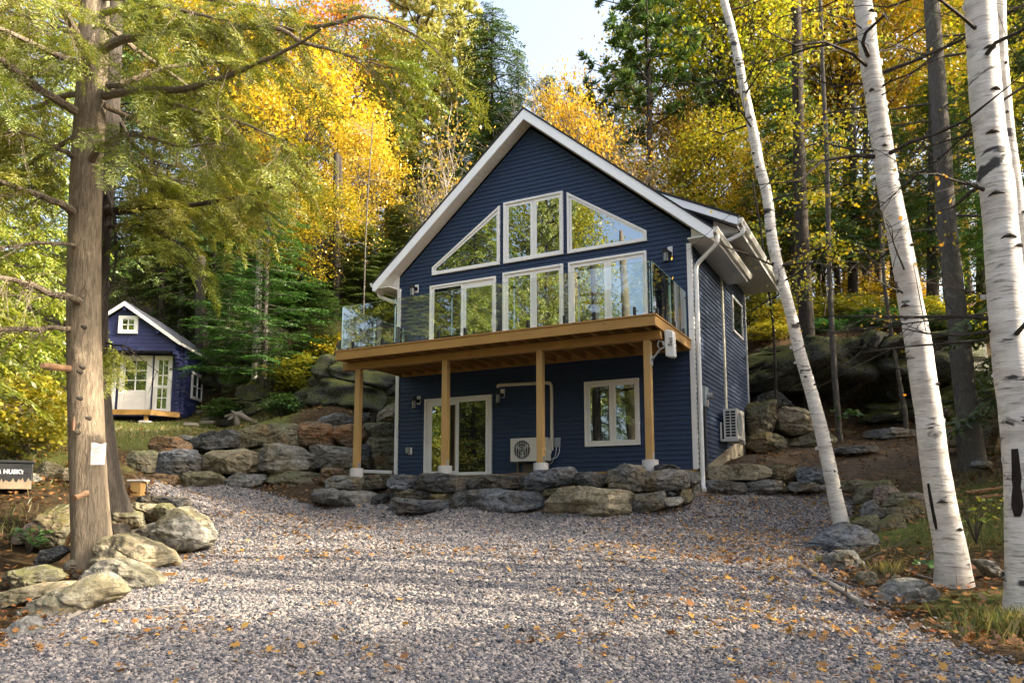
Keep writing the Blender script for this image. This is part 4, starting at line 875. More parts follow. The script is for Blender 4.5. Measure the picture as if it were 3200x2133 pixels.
ROCKS = [
 # left terrace wall
 (LW, 'A', 0, 'rock_rust', 'low flat boulder with an orange stain, at the left end of the bottom row', [(245,1000),(330,970),(480,950),(640,960),(655,1000),(620,1095),(400,1110),(240,1100)]),
 (LW, 'A', 0, 'rock_olive', 'domed grey green boulder right of the orange stained one in the bottom row', [(640,1080),(700,980),(900,915),(1050,910),(1180,960),(1235,1030),(1200,1095),(950,1120),(700,1120)]),
 (LW, 'A', 0, 'rock_grey', 'peaked grey boulder in the bottom row at the back edge of the gravel', [(1210,1080),(1290,990),(1390,940),(1600,940),(1725,950),(1735,1030),(1680,1080),(1560,1130),(1300,1120)]),
 (LW, 'A', 0, 'rock_olive', 'long olive boulder just under the white drain pipe', [(1775,1040),(1830,930),(2050,918),(2440,935),(2450,1130),(2200,1160),(1950,1130),(1800,1075)]),
 (LW, 'A', 1, 'rock_olive', 'olive block at the left end of the middle row behind the trees', [(50,800),(110,720),(190,665),(340,660),(400,690),(380,950),(230,975),(90,920)]),
 (LW, 'A', 1, 'rock_blue', 'squared dark grey boulder with a rust streak in the middle row', [(385,740),(430,670),(600,655),(850,650),(905,720),(890,900),(820,950),(700,975),(390,960)]),
 (LW, 'A', 1, 'rock_tan', 'layered tan boulder with rough ledges in the middle row', [(890,740),(1100,650),(1500,645),(1610,680),(1600,840),(1540,940),(1100,925),(930,885)]),
 (LW, 'A', 1, 'rock_pale', 'large domed boulder with a rough pale face in the middle row', [(1595,900),(1620,720),(1750,610),(1950,580),(2150,610),(2290,710),(2315,870),(2090,960),(1850,970),(1620,940)]),
 (LW, 'B', 1, 'rock_pale', 'pale streaked block directly left of the first deck post', [(105,650),(160,600),(250,592),(450,610),(650,640),(660,870),(130,870)]),
 (LW, 'B', 1.2, 'rock_dark', 'narrow dark stone right of the first deck post', [(735,590),(850,570),(880,880),(735,880)]),
 (LW, 'B', 1.8, 'rock_olive', 'big brown olive boulder beside the lower left corner of the cottage', [(800,640),(850,530),(950,495),(1180,490),(1190,900),(800,890)]),
 (LW, 'A', 2, 'rock_rust', 'rusty orange wedge shaped boulder at the left of the top row', [(350,590),(380,530),(480,490),(640,490),(810,560),(825,625),(600,665),(430,675),(360,655)]),
 (LW, 'A', 2, 'rock_dark', 'black layered slab tilted in the top row below the tub', [(830,520),(1000,460),(1300,415),(1430,415),(1440,480),(1420,610),(1200,650),(960,690),(900,645)]),
 (LW, 'A', 2, 'rock_olive', 'leaning grey green boulder right of the black slab in the top row', [(1360,540),(1400,450),(1560,350),(1720,330),(1790,400),(1805,580),(1650,610),(1500,645),(1400,600)]),
 (LW, 'A', 2, 'rock_olive', 'mossy upright block with a grey right half in the top row', [(1770,340),(1900,310),(2110,320),(2150,400),(2160,610),(2000,600),(1830,590),(1780,450)]),
 (LW, 'B', 2, 'rock_rust', 'broad brown boulder in the top row above the pale streaked block', [(-50,400),(20,305),(180,300),(340,330),(390,400),(390,595),(250,610),(20,640),(-45,565)]),
 (LW, 'B', 2, 'rock_rust', 'rusty striped boulder passing behind the first deck post', [(385,520),(410,370),(500,350),(640,345),(760,360),(805,480),(740,570),(640,635),(450,595)]),
 (LW, 'B', 2.4, 'rock_olive', 'yellowish flat boulder high against the left corner trim', [(765,400),(800,320),(950,315),(1190,330),(1190,500),(900,500),(800,465)]),
 (LW, 'B', 3.2, 'rock_grey', 'grey pointed boulder with a green patch on top of the left wall', [(190,300),(280,240),(420,205),(560,210),(620,300),(550,355),(400,360)]),
 (LW, 'B', 3.2, 'rock_dark', 'dark grey boulder behind the first deck post at the top of the wall', [(560,310),(600,235),(800,200),(910,190),(900,310),(760,350)]),
 (LW, 'B', 3.4, 'rock_tan', 'tall tan boulder rising beside the cottage corner above all the others', [(880,300),(950,190),(1050,110),(1190,50),(1190,330),(960,325)]),
 (LW, 'A', 3, 'rock_grey', 'rounded grey stone half sunk in the grass below the cabin porch', [(650,495),(760,460),(860,480),(820,540),(700,530)]),
 # wall under the deck
 (FW, 'B', -1.9, 'rock_rust', 'small brown boulder left of the first concrete footing', [(200,1040),(230,920),(330,875),(450,880),(540,910),(570,985),(250,1070)]),
 (FW, 'B', -2.6, 'rock_grey', 'striped grey slab in front of the first concrete footing', [(258,1060),(290,980),(500,970),(710,985),(722,1050),(712,1135),(480,1120),(268,1115)]),
 (FW, 'B', -2.3, 'rock_dark', 'black craggy boulder below the cottage left corner trim', [(715,1000),(800,960),(1100,945),(1060,1050),(1020,1120),(850,1140),(735,1090)]),
 (FW, 'B', -2.6, 'rock_blue', 'dark cracked boulder right of the black craggy one under the siding', [(1025,1050),(1110,955),(1340,958),(1355,1050),(1335,1140),(1200,1135),(1035,1095)]),
 (FW, 'B', -2.65, 'rock_dark', 'very wide dark brown boulder below the ground floor patio door', [(1335,1080),(1350,950),(1420,935),(1990,972),(2025,1060),(2055,1135),(1850,1170),(1600,1160),(1345,1125)]),
 (FW, 'C', -2.6, 'rock_dark', 'flat dark boulder with tan veins below the patio door right jamb', [(-108,470),(-60,430),(70,420),(300,422),(318,490),(120,520),(-45,525)]),
 (FW, 'C', -2.6, 'rock_blue', 'jagged blue grey boulder in front of the third concrete footing', [(308,420),(400,380),(490,380),(600,348),(645,380),(658,465),(560,490),(400,510),(328,520)]),
 (FW, 'C', -2.55, 'rock_dark', 'small brown grey boulder between the third and fourth footings', [(652,465),(685,395),(760,390),(880,408),(885,485),(840,505),(668,495)]),
 (FW, 'C', -2.7, 'rock_grey', 'rounded grey boulder with white veins left of the fourth footing', [(868,450),(890,370),(930,343),(1110,343),(1162,390),(1168,470),(1142,525),(1050,520),(898,485)]),
 (FW, 'D', -2.65, 'rock_grey', 'grey block in front of the fourth footing at the right end of the upper row', [(33,525),(50,410),(80,383),(300,373),(328,420),(312,515),(100,530)]),
 (FW, 'D', -2.5, 'rock_dark', 'thin dark slab lying on top of the grey block by the fourth footing', [(60,388),(70,345),(200,333),(268,365),(230,385)]),
 (FW, 'D', -2.2, 'rock_grey', 'grey stone tucked under the lower right corner trim', [(312,475),(318,383),(380,388),(403,440),(397,470)]),
 (FW, 'B', -2.8, 'rock_grey', 'long pale grey slab at the lower left of the wall', [(128,1215),(150,1120),(420,1120),(730,1148),(912,1178),(935,1230),(845,1360),(640,1380),(468,1355),(298,1300),(168,1260)]),
 (FW, 'B', -2.6, 'rock_dark', 'dark banded stone right of the long pale slab', [(845,1310),(955,1190),(1075,1185),(1070,1340),(960,1370),(828,1380)]),
 (FW, 'B', -2.85, 'rock_blue', 'blue black boulder in the bottom row below the wide brown one', [(1068,1295),(1110,1240),(1200,1228),(1500,1258),(1845,1268),(1848,1370),(1500,1410),(1150,1425),(1088,1380)]),
 (FW, 'B', -2.65, 'rock_dark', 'dark stone with tan edges squeezed between the two rows', [(1068,1200),(1120,1138),(1300,1138),(1600,1158),(1615,1250),(1400,1268),(1088,1245)]),
 (FW, 'B', -2.6, 'rock_olive', 'small brownish filler stone under the wide dark brown boulder', [(1608,1255),(1638,1185),(1865,1185),(1865,1275),(1650,1285)]),
 (FW, 'B', -2.75, 'rock_dark', 'black layered boulder left of the white veined one in the bottom row', [(1855,1255),(1880,1168),(2125,1158),(2145,1300),(2135,1400),(1858,1370)]),
 (FW, 'C', -2.8, 'rock_blue', 'grey boulder with white veins left of the big tan one', [(-122,570),(-60,525),(200,518),(440,523),(465,570),(382,645),(150,678),(0,685),(-112,655)]),
 (FW, 'C', -2.6, 'rock_olive', 'small olive stone wedged at the upper left of the big tan boulder', [(436,565),(460,508),(560,498),(545,545)]),
 (FW, 'C', -3.0, 'rock_tan', 'biggest boulder of the wall, pale tan and flat faced, at the edge of the gravel', [(398,655),(470,588),(540,503),(700,488),(1032,523),(1048,580),(1032,690),(880,712),(560,698)]),
 (FW, 'C', -2.8, 'rock_grey', 'squared light grey block right of the big tan boulder', [(1036,675),(1045,558),(1150,538),(1292,528),(1308,580),(1298,640),(1160,685)]),
 (FW, 'D', -2.7, 'rock_dark', 'small round dark stone under the right end of the upper row', [(172,548),(210,522),(252,540),(248,568),(188,568)]),
 (FW, 'D', -2.8, 'rock_pale', 'small pale wedge stone resting on the gravel at the wall right end', [(178,600),(190,568),(290,558),(303,590),(280,615),(200,630)]),
 (FW, 'D', -2.6, 'rock_olive', 'upright thin stone closing the right end of the wall', [(288,595),(310,508),(332,508),(348,592),(310,615)]),
 (FW, 'D', -2.5, 'rock_olive', 'mossy little stone above the pale wedge stone', [(233,555),(250,520),(312,513),(303,555)]),
 (FW, 'D', -1.9, 'rock_grey', 'shaded grey block left of the downspout foot', [(318,565),(320,478),(398,468),(398,565),(340,580)]),
 # low right wall
 (RW, 'D', 17.4, 'rock_tan', 'long tan boulder on top of the low wall next to the foundation', [(483,405),(510,350),(760,335),(870,345),(912,375),(892,422),(800,448),(600,448),(490,435)]),
 (RW, 'D', 17.5, 'rock_olive', 'rounded yellow green boulder in the upper row of the low wall', [(913,400),(925,350),(1000,335),(1070,345),(1098,372),(1083,445),(980,460),(920,438)]),
 (RW, 'D', 17.4, 'rock_blue', 'smooth blue grey boulder partly behind the leaning birch', [(1078,412),(1110,365),(1280,350),(1305,390),(1305,470),(1110,470)]),
 (RW, 'D', 17.2, 'rock_blue', 'dark grey block at the foot of the downspout', [(478,505),(485,448),(732,448),(722,540),(560,560),(473,555)]),
 (RW, 'D', 17.2, 'rock_grey', 'flat grey block in the bottom row under the yellow green boulder', [(732,505),(760,460),(880,445),(1032,460),(1038,530),(750,540)]),
 (RW, 'D', 17.2, 'rock_grey', 'low grey stone under the smooth blue grey boulder', [(1042,495),(1080,460),(1262,475),(1260,520),(1060,525)]),
 (RW, 'E', 16.9, 'rock_grey', 'small round stone touching the leaning birch trunk', [(248,92),(300,70),(302,118),(255,115)]),
 (RW, 'E', 16.6, 'rock_olive', 'long mossy boulder at the right end of the low wall, right of the leaning birch', [(388,92),(400,55),(520,45),(622,55),(602,85),(520,125),(398,125)]),
 # behind the right corner
 (UW, 'K', 22.5, 'rock_olive', 'square brown boulder at the upper left behind the side heat pump', [(2,555),(0,400),(140,393),(147,470),(132,545),(60,555)]),
 (UW, 'K', 22.6, 'rock_tan', 'yellow brown boulder in the upper row behind the leaning birch', [(143,525),(150,430),(300,413),(332,500),(322,548),(220,560)]),
 (UW, 'K', 22.2, 'rock_olive', 'rounded boulder in the lower row near the basement window', [(5,610),(30,555),(100,540),(192,560),(208,592),(192,632),(60,642)]),
 (UW, 'K', 22.2, 'rock_olive', 'olive boulder in the lower row just left of the leaning birch', [(198,608),(240,570),(340,543),(422,550),(433,592),(412,628),(220,638)]),
 (UW, 'K', 22.5, 'rock_grey', 'flat grey rock lying in the leaves left of the middle birch', [(588,562),(600,530),(700,520),(822,535),(822,572),(660,578)]),
 (UW, 'K', 18.6, 'rock_olive', 'large sunlit boulder between the grey trunk and the right birch', [(1128,640),(1135,450),(1200,420),(1258,413),(1262,640),(1200,640)]),
 (UW, 'K', 19, 'rock_olive', 'brown boulder behind the foot of the grey trunk', [(972,595),(1010,540),(1080,508),(1132,540),(1145,610),(1000,612)]),
 (UW, 'K', 16.3, 'rock_grey', 'small grey stone right of the foot of the grey trunk', [(1098,705),(1110,675),(1182,680),(1182,724)]),
 (UW, 'K', 20.6, 'rock_grey', 'thin grey ledge flush with the dirt path', [(418,645),(440,615),(640,600),(655,614),(500,645)]),
 # heap by the birches
 (HP, 'E', 14.8, 'rock_olive', 'mossy boulder at the far left of the heap', [(528,185),(560,100),(640,60),(720,45),(772,70),(772,125),(680,125),(600,205),(540,212)]),
 (HP, 'E', 14.4, 'rock_pink', 'upright pinkish slab standing in the heap', [(653,195),(670,90),(760,83),(812,120),(762,185),(700,220)]),
 (HP, 'E', 14.1, 'rock_olive', 'pointed grey green rock right of the pinkish slab', [(713,225),(780,130),(830,120),(888,180),(852,225),(760,240)]),
 (HP, 'E', 14.2, 'rock_pink', 'pinkish boulder at the far right of the heap', [(858,145),(930,120),(1002,160),(1018,212),(970,240),(900,195)]),
 (HP, 'E', 13.4, 'rock_olive', 'rounded moss edged rock on the right side of the heap', [(818,235),(880,178),(942,178),(978,250),(963,335),(880,305)]),
 (HP, 'E', 13.8, 'rock_grey', 'grey rock with a flat top on the left side of the heap', [(558,295),(575,208),(640,178),(662,230),(622,295)]),
 (HP, 'E', 13.2, 'rock_dark', 'dark rock in the middle of the heap', [(608,305),(640,240),(720,235),(753,280),(690,335)]),
 (HP, 'E', 12.9, 'rock_olive', 'long lichened rock leaning on the right of the heap', [(743,285),(770,240),(830,243),(892,310),(963,390),(880,428),(830,435),(830,335)]),
 (HP, 'E', 12.3, 'rock_olive', 'moss topped rock at the front of the heap', [(678,355),(790,280),(852,340),(843,405),(770,480),(700,480),(683,425)]),
 (HP, 'E', 12.6, 'rock_olive', 'squarish rock behind the long tilted slab at the front of the heap', [(508,345),(620,283),(662,330),(688,380),(683,470),(640,478),(560,405)]),
 (HP, 'E', 11.6, 'rock_blue', 'long tilted slab with dark streaks below the leaning birch', [(163,535),(350,400),(440,350),(490,343),(590,400),(648,468),(600,508),(520,538),(330,568)]),
 (HP, 'E', 10.4, 'rock_grey', 'smooth grey brown boulder in front of the tilted slab', [(308,650),(330,570),(420,538),(530,543),(612,605),(582,688),(440,722),(330,708)]),
 (HP, 'E', 9.3, 'rock_tan', 'small upright tan stone left of the round topped grey boulder', [(523,725),(560,688),(630,688),(670,830),(640,855),(560,848)]),
 (HP, 'E', 9.5, 'rock_tan', 'small flat tan stone above the round topped grey boulder', [(723,785),(800,708),(872,740),(780,805)]),
 (HP, 'J', 8.4, 'rock_grey', 'large speckled grey boulder left of the middle birch foot', [(1348,1060),(1450,950),(1530,888),(1650,878),(1762,960),(1762,1045),(1600,1118),(1480,1138)]),
 (HP, 'J', 7.3, 'rock_tan', 'round brown stone near the lower right corner', [(1753,1245),(1790,1178),(1850,1158),(1902,1190),(1892,1255),(1800,1278)]),
 (HP, 'J', 7.7, 'rock_grey', 'small bluish stone above the round brown one', [(1878,1155),(1910,1123),(1957,1140),(1952,1188)]),
 (HP, 'J', 9.2, 'rock_grey', 'long flat grey stone between the two right birches', [(2038,752),(2120,738),(2232,872),(2180,895)]),
 (HP, 'J', 6.9, 'rock_tan', 'tan stone cut by the right edge above the corner', [(2308,1255),(2360,1243),(2375,1335),(2320,1328)]),
 # left edge of the drive
 (FL, 'H', 7.6, 'rock_pale', 'long wedge shaped pale boulder nearest the lower left corner', [(153,695),(330,608),(520,503),(600,478),(642,518),(713,600),(642,645),(480,750),(200,842)]),
 (FL, 'H', 8.6, 'rock_pale', 'whitish boulder with a dark front facet, third from the lower left corner', [(518,505),(620,388),(760,378),(860,428),(962,478),(993,520),(962,560),(820,578),(720,612),(620,490)]),
 (FL, 'H', 9.5, 'rock_tan', 'tan brown boulder in front of the big hemlock trunk', [(588,375),(600,308),(650,243),(740,218),(992,298),(1078,400),(1043,478),(960,488),(830,415),(760,390),(600,402)]),
 (FL, 'H', 11.2, 'rock_pale', 'large domed lichen covered boulder at the edge of the gravel', [(918,255),(1010,150),(1140,53),(1252,108),(1313,190),(1333,252),(1280,305),(1030,348),(1000,295)]),
 (FL, 'H', 6.7, 'rock_grey', 'rough grey boulder cut by the left edge near the corner', [(-40,890),(30,818),(160,748),(195,832),(275,832),(250,890),(100,970),(-40,970)]),
 (FL, 'H', 8.7, 'rock_olive', 'mossy dome at the left edge above the flat slab', [(-40,525),(100,458),(230,423),(302,450),(363,502),(250,545),(0,582)]),
 (FL, 'H', 7.9, 'rock_tan', 'flat tan slab with pine needles at the left edge', [(-40,605),(200,543),(400,528),(423,550),(250,628),(130,668),(-40,690)]),
 (FL, 'H', 10.9, 'rock_olive', 'big green and rust boulder just left of the hemlock trunk', [(208,125),(330,38),(460,28),(480,185),(400,298),(280,315),(218,265)]),
 (FL, 'H', 10.9, 'rock_pink', 'pinkish boulder left of the green and rust one', [(83,275),(120,188),(230,128),(262,190),(222,255),(150,280)]),
 (FL, 'H', 9.9, 'rock_dark', 'dark grey slab lying in the hollow left of the trunk', [(238,395),(260,328),(380,293),(412,330),(330,395),(248,422)]),
 (FL, 'H', 9.7, 'rock_grey', 'small grey stone at the very foot of the hemlock trunk', [(398,435),(450,388),(500,368),(515,455),(430,478)]),
 (FL, 'H', 12.2, 'rock_olive', 'ribbed grey boulder directly right of the hemlock trunk', [(690,60),(780,48),(872,90),(903,192),(740,195),(690,160)]),
 (FL, 'H', 12.6, 'rock_tan', 'tan topped boulder behind the ribbed grey one', [(798,40),(880,23),(1002,30),(1003,135),(920,145),(868,92)]),
 (FL, 'H', 12.4, 'rock_olive', 'grey boulder touching the big domed lichen covered one from behind', [(988,60),(1000,30),(1060,23),(1103,60),(1032,125),(1000,135)]),
 (FL, 'H', 11.4, 'rock_grey', 'low flat stone between the trunk and the domed boulder', [(778,218),(900,178),(1003,138),(962,235),(850,245)]),
 (FL, 'A', 13.6, 'rock_dark', 'dark flat slab like a step at the gravel edge by the trees', [(168,1255),(330,1198),(760,1238),(775,1320),(640,1360),(178,1300)]),
 (FL, 'G', 15.0, 'rock_olive', 'rounded olive boulder right of the black steel chest', [(233,525),(280,463),(350,453),(402,490),(392,570),(260,580)]),
 (FL, 'G', 14.8, 'rock_tan', 'tan block just left of the hemlock trunk above the leaves', [(393,545),(420,503),(500,503),(505,585),(400,580)]),
 (FL, 'G', 19.5, 'rock_tan', 'sunlit tan boulder on the bank behind the chest', [(248,335),(255,258),(300,248),(333,300),(313,338)]),
 (FL, 'G', 19.6, 'rock_tan', 'low yellowish stone on the bank above the chest', [(98,345),(120,298),(180,293),(193,342),(150,365)]),
 (FL, 'G', 17.6, 'rock_olive', 'wide grey green boulder behind the chest', [(58,450),(80,368),(200,348),(243,402),(200,450)]),
 (FL, 'G', 17.0, 'rock_grey', 'flat grey stone right of the wide one behind the chest', [(198,455),(210,408),(322,408),(313,458)]),
 (FL, 'G', 14.4, 'rock_pale', 'pale triangular stone against the right end of the chest', [(218,565),(225,528),(293,582),(230,598)]),
]
for i, (grp, reg, dep, mat, lab, pts) in enumerate(ROCKS):
    px = outline(reg, pts)
    Yd = WY(px, dep) if grp == LW else (('f', dep) if grp == FW else dep)
    boulder('boulder' if grp != HP else 'rock', lab, 'boulder' if grp != HP else 'rock', grp, px, Yd, mat, seed=i, thick=(0.33 if grp == FW else None))
# rock outcrops of the hillside
def outcrop(label, px, Y, T, seed): return boulder('rock_outcrop', label, 'rock outcrop', None, px, Y, 'cliff', T, seed, 2.0, 4.0, 14, 150, 26)
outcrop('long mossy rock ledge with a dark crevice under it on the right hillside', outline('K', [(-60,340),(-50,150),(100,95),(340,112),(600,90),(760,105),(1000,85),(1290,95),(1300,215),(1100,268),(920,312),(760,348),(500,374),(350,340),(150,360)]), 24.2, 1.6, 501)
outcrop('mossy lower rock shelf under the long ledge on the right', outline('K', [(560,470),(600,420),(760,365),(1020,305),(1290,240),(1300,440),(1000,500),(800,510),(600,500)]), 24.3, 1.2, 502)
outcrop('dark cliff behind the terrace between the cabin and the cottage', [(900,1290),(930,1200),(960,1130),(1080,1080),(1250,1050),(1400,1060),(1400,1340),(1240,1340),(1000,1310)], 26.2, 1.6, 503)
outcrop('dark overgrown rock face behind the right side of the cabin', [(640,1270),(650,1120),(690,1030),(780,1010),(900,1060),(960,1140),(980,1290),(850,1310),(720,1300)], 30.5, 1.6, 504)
outcrop('low rock bank right of the young fir', [(700,1290),(720,1215),(800,1190),(900,1195),(970,1230),(980,1300),(850,1310)], 27.6, 0.9, 505)
# heap of crushed stone behind the right boulders
boulder('gravel_pile', 'dark heap of crushed stone behind the boulders at the right rear corner', 'gravel pile', None, outline('K', [(20,420),(60,362),(120,350),(180,358),(240,395),(260,430)]), 24.0, 'rock_dark', 0.8, 77, 0.8)

# ------------------------------------------------------------------ foliage building blocks
def rhombs(C, D, S_, L_, W_):
    """quads: centre C, long direction D, side direction S_, length, width"""
    L_ = np.asarray(L_)[:, None]; W_ = np.asarray(W_)[:, None]
    return np.stack([C - D*L_/2, C + S_*W_/2 - D*L_*0.05, C + D*L_/2, C - S_*W_/2 - D*L_*0.05], 1)
def unit(a): return a / (np.linalg.norm(a, axis=-1, keepdims=True) + 1e-9)
def spray(nt_, per, g, droop=0.1, WID=0.05):
    """flat hemlock-like spray along +X, length 1: (n,4,3)"""
    C, D = [], []
    for i in range(nt_):
        x = (i + 0.5) / nt_
        for s in (-1, 1):
            ln = 0.5 * (1 - 0.75 * x) * g.uniform(0.7, 1.15); a = math.radians(g.uniform(38, 62)) * s
            d = np.array([math.cos(a), math.sin(a), -droop * g.uniform(0, 2)]); d /= np.linalg.norm(d)
            for j in range(per):
                C.append(np.array([x, 0, 0]) + d * ln * (j + 0.6) / per + g.normal(0, 0.012, 3)); D.append(d + g.normal(0, 0.22, 3))
    C, D = np.array(C), unit(np.array(D)); up = np.array([0, 0, 1.0]) + g.normal(0, 0.35, (len(C), 3)); Sd = unit(np.cross(D, up))
    return rhombs(C, D, Sd, np.full(len(C), 0.62 / per * 0.75) * g.uniform(0.7, 1.3, len(C)), np.full(len(C), WID) * g.uniform(0.7, 1.3, len(C)))
def place(T, O, X, Zv, s):
    """copies of template T (k,4,3) at O (n,3) with x axis X and up Zv, size s (n,) -> (n*k,4,3)"""
    X = unit(X); Y_ = unit(np.cross(Zv, X)); Z_ = np.cross(X, Y_); M3 = np.stack([X, Y_, Z_], 1) * s[:, None, None]
    return (np.einsum('kqc,ncd->nkqd', T, M3) + O[:, None, None, :]).reshape(-1, 4, 3)
def quads_mesh(name, Qd): V = Qd.reshape(-1, 3); return mesh_np(name, V, np.arange(len(V)).reshape(-1, 4))
def wobble(p0, p1, n, amp, g):
    t = np.linspace(0, 1, n)[:, None]; P = p0 + (p1 - p0) * t; o = np.cumsum(g.normal(0, amp, (n, 3)), 0); return P + o * np.sin(t * math.pi * 0.5)

def deciduous(seed, H, z0, RX_, nclump, per, leaf, flat=0.45, tr=0.16, top=1.0, limbs=1.0):
    """trunk+limbs mesh and crown mesh of a broadleaf tree, base at the origin"""
    g = np.random.default_rng(seed); mb = MB(); n = 12
    trunk = [np.array([0, 0, -0.6]), np.array([0, 0, 0.0])] + [np.array([g.normal(0, 0.05)*i**0.7, g.normal(0, 0.05)*i**0.7, H*0.93*i/n]) for i in range(1, n+1)]
    mb.tube(trunk, [tr*1.5, tr*1.2] + [tr*(1 - 0.86*i/n) for i in range(1, n+1)], 9)
    Q_ = []; zc = (z0 + H) / 2; hz = (H - z0) / 2
    for k in range(nclump):
        d = unit(g.normal(0, 1, 3)); r = g.uniform(0.25, 1.0) ** 0.55
        c = np.array([0, 0, zc]) + d * r * np.array([RX_, RX_, hz]); shrink = 1 - 0.35 * max(0, (c[2] - zc) / hz); c[:2] *= shrink
        if limbs and g.random() < limbs:
            zt = max(z0 * 0.8, c[2] - abs(np.linalg.norm(c[:2])) * g.uniform(0.5, 1.0) - 0.3); b0 = np.array([np.interp(zt, [p[2] for p in trunk], [p[0] for p in trunk]), np.interp(zt, [p[2] for p in trunk], [p[1] for p in trunk]), zt])
            P = wobble(b0, c, 6, 0.06, g); rr = tr * 0.36 * (1 - zt / H * 0.6); mb.tube([tuple(p) for p in P], [rr*(1 - 0.85*i/5) for i in range(6)], 5, False)
            for _ in range(2): e = c + g.normal(0, 0.6, 3); mb.tube([tuple(P[3]), tuple((P[3]+e)/2 + g.normal(0, .06, 3)), tuple(e)], [rr*.4, rr*.25, rr*.1], 4, False)
        m_ = int(per * g.uniform(0.6, 1.3)); sz = g.uniform(0.55, 1.05) * RX_ / 4.2
        C = c + g.normal(0, 1, (m_, 3)) * np.array([sz, sz, sz * flat]); tiltd = g.normal(0, 0.25, 3)
        C[:, 2] += (C[:, 0] - c[0]) * tiltd[0] + (C[:, 1] - c[1]) * tiltd[1]
        nrm = unit(g.normal(0, 0.65, (m_, 3)) + np.array([0, 0, 1.0])); D = unit(np.cross(nrm, g.normal(0, 1, (m_, 3)))); Sd = np.cross(nrm, D); l = leaf * g.uniform(0.6, 1.35, m_)
        Q_.append(rhombs(C, D, Sd, l, l * 0.8))
    return mb, np.concatenate(Q_)
def conifer(seed, H, z0, RX_, nb, step, sprays, size, tr=0.2, droop=0.35, lift=0.12, prof=0.85):
    g = np.random.default_rng(seed); mb = MB()
    mb.tube([(0, 0, -0.6)] + [(g.normal(0, 0.02), g.normal(0, 0.02), H*i/10) for i in range(11)], [tr*1.4] + [tr*(1.05 - i/10) for i in range(11)], 9)
    O, X, U, Sz = [], [], [], []
    for k in range(nb):
        f = (k + g.uniform(0, 1)) / nb; z = z0 + (H - z0 - 0.2) * f ** 0.9; L_ = RX_ * ((1 - f) ** prof * g.uniform(0.62, 1.12) + 0.05); az = k * 2.399 + g.normal(0, 0.3)
        dr = np.array([math.cos(az), math.sin(az), 0]); m_ = max(3, int(L_ / step)); tt = np.linspace(0.12, 1, m_)
        path = np.array([0, 0, z]) + dr * L_ * tt[:, None] + np.array([0, 0, 1]) * (L_ * (lift * tt - droop * tt ** 2))[:, None]
        mb.tube([(0, 0, z)] + [tuple(p) for p in path[::max(1, m_//4)]], [tr*0.22] + [tr*0.2*(1 - .85*i/5) for i in range(len(path[::max(1, m_//4)]))], 4, False)
        for i, p in enumerate(path):
            tang = dr + np.array([0, 0, lift - 2*droop*tt[i]]); side = np.array([-dr[1], dr[0], 0])
            for s in (-1, 1):
                O.append(p); X.append(tang*0.55 + side*s*g.uniform(0.6, 1.1) + np.array([0, 0, g.normal(-0.15, 0.15)])); U.append(np.array([0, 0, 1]) + g.normal(0, 0.25, 3)); Sz.append(size * g.uniform(0.6, 1.2) * (0.55 + 0.45*(1 - f)))
        O.append(path[-1]); X.append(tang + np.array([0, 0, -0.1])); U.append(np.array([0, 0, 1.0])); Sz.append(size)
    O, X, U, Sz = map(np.array, (O, X, U, Sz)); sel = g.integers(0, len(sprays), len(O)); Q_ = [place(sprays[j], O[sel == j], X[sel == j], U[sel == j], Sz[sel == j]) for j in range(len(sprays))]
    return mb, np.concatenate(Q_)
def pine(seed, H, z0, RX_, nb, needles, tr=0.24):
    """white pine: upswept limbs carrying bushy tufts"""
    g = np.random.default_rng(seed); mb = MB()
    mb.tube([(0, 0, -0.6)] + [(g.normal(0, 0.03), g.normal(0, 0.03), H*i/10) for i in range(11)], [tr*1.4] + [tr*(1.05 - i/10) for i in range(11)], 9); Q_ = []
    for k in range(nb):
        f = (k + g.uniform(0, 1)) / nb; z = z0 + (H - z0 - 0.2) * f; L_ = RX_ * ((1 - f) ** 0.75 * g.uniform(0.5, 1.15) + 0.1); az = k * 2.399 + g.normal(0, 0.4)
        dr = np.array([math.cos(az), math.sin(az), 0]); tt = np.linspace(0.1, 1, 5); path = np.array([0, 0, z]) + dr*L_*tt[:, None] + np.array([0, 0, 1])*(L_*0.35*tt**1.6)[:, None]
        mb.tube([(0, 0, z)] + [tuple(p) for p in path], [tr*.25] + [tr*.22*(1-.17*i) for i in range(5)], 4, False)
        for q in range(max(3, int(L_ * 4.5))):
            t_ = g.uniform(0.3, 1.0); c = np.array([0, 0, z]) + dr*L_*t_ + np.array([0, 0, L_*0.35*t_**1.6]) + g.normal(0, 0.22, 3)*np.array([1, 1, .7])
            n_ = needles; D = unit(g.normal(0, 0.75, (n_, 3)) + dr*0.5 + np.array([0, 0, 0.75])); l = g.uniform(0.2, 0.42, n_); Sd = unit(np.cross(D, g.normal(0, 1, (n_, 3))))
            Q_.append(rhombs(c + D*l[:, None]*0.5, D, Sd, l, l*0.24))
    return mb, np.concatenate(Q_)
g0 = np.random.default_rng(11)
SPR_FAR = [spray(7, 3, g0, 0.1, 0.06) for _ in range(3)]; SPR_NEAR = [spray(14, 5, g0, 0.12, 0.030) for _ in range(4)]
VAR = {}
def variant(key, pair):
    mb, Qd = pair; tm = bpy.data.meshes.new('trunk'); tm.from_pydata(mb.v, [], mb.f); tm.polygons.foreach_set('use_smooth', np.ones(len(tm.polygons), bool)); tm.update(); tm.materials.append(None)
    cm = quads_mesh('crown', Qd); cm.materials.append(None); VAR[key] = (tm, cm, max(v[2] for v in mb.v))
variant('maple', deciduous(1, 12, 3.2, 4.0, 120, 125, 0.17)); variant('maple2', deciduous(2, 13, 3.6, 3.8, 130, 115, 0.17)); variant('maple3', deciduous(3, 11, 2.2, 4.2, 110, 130, 0.17))
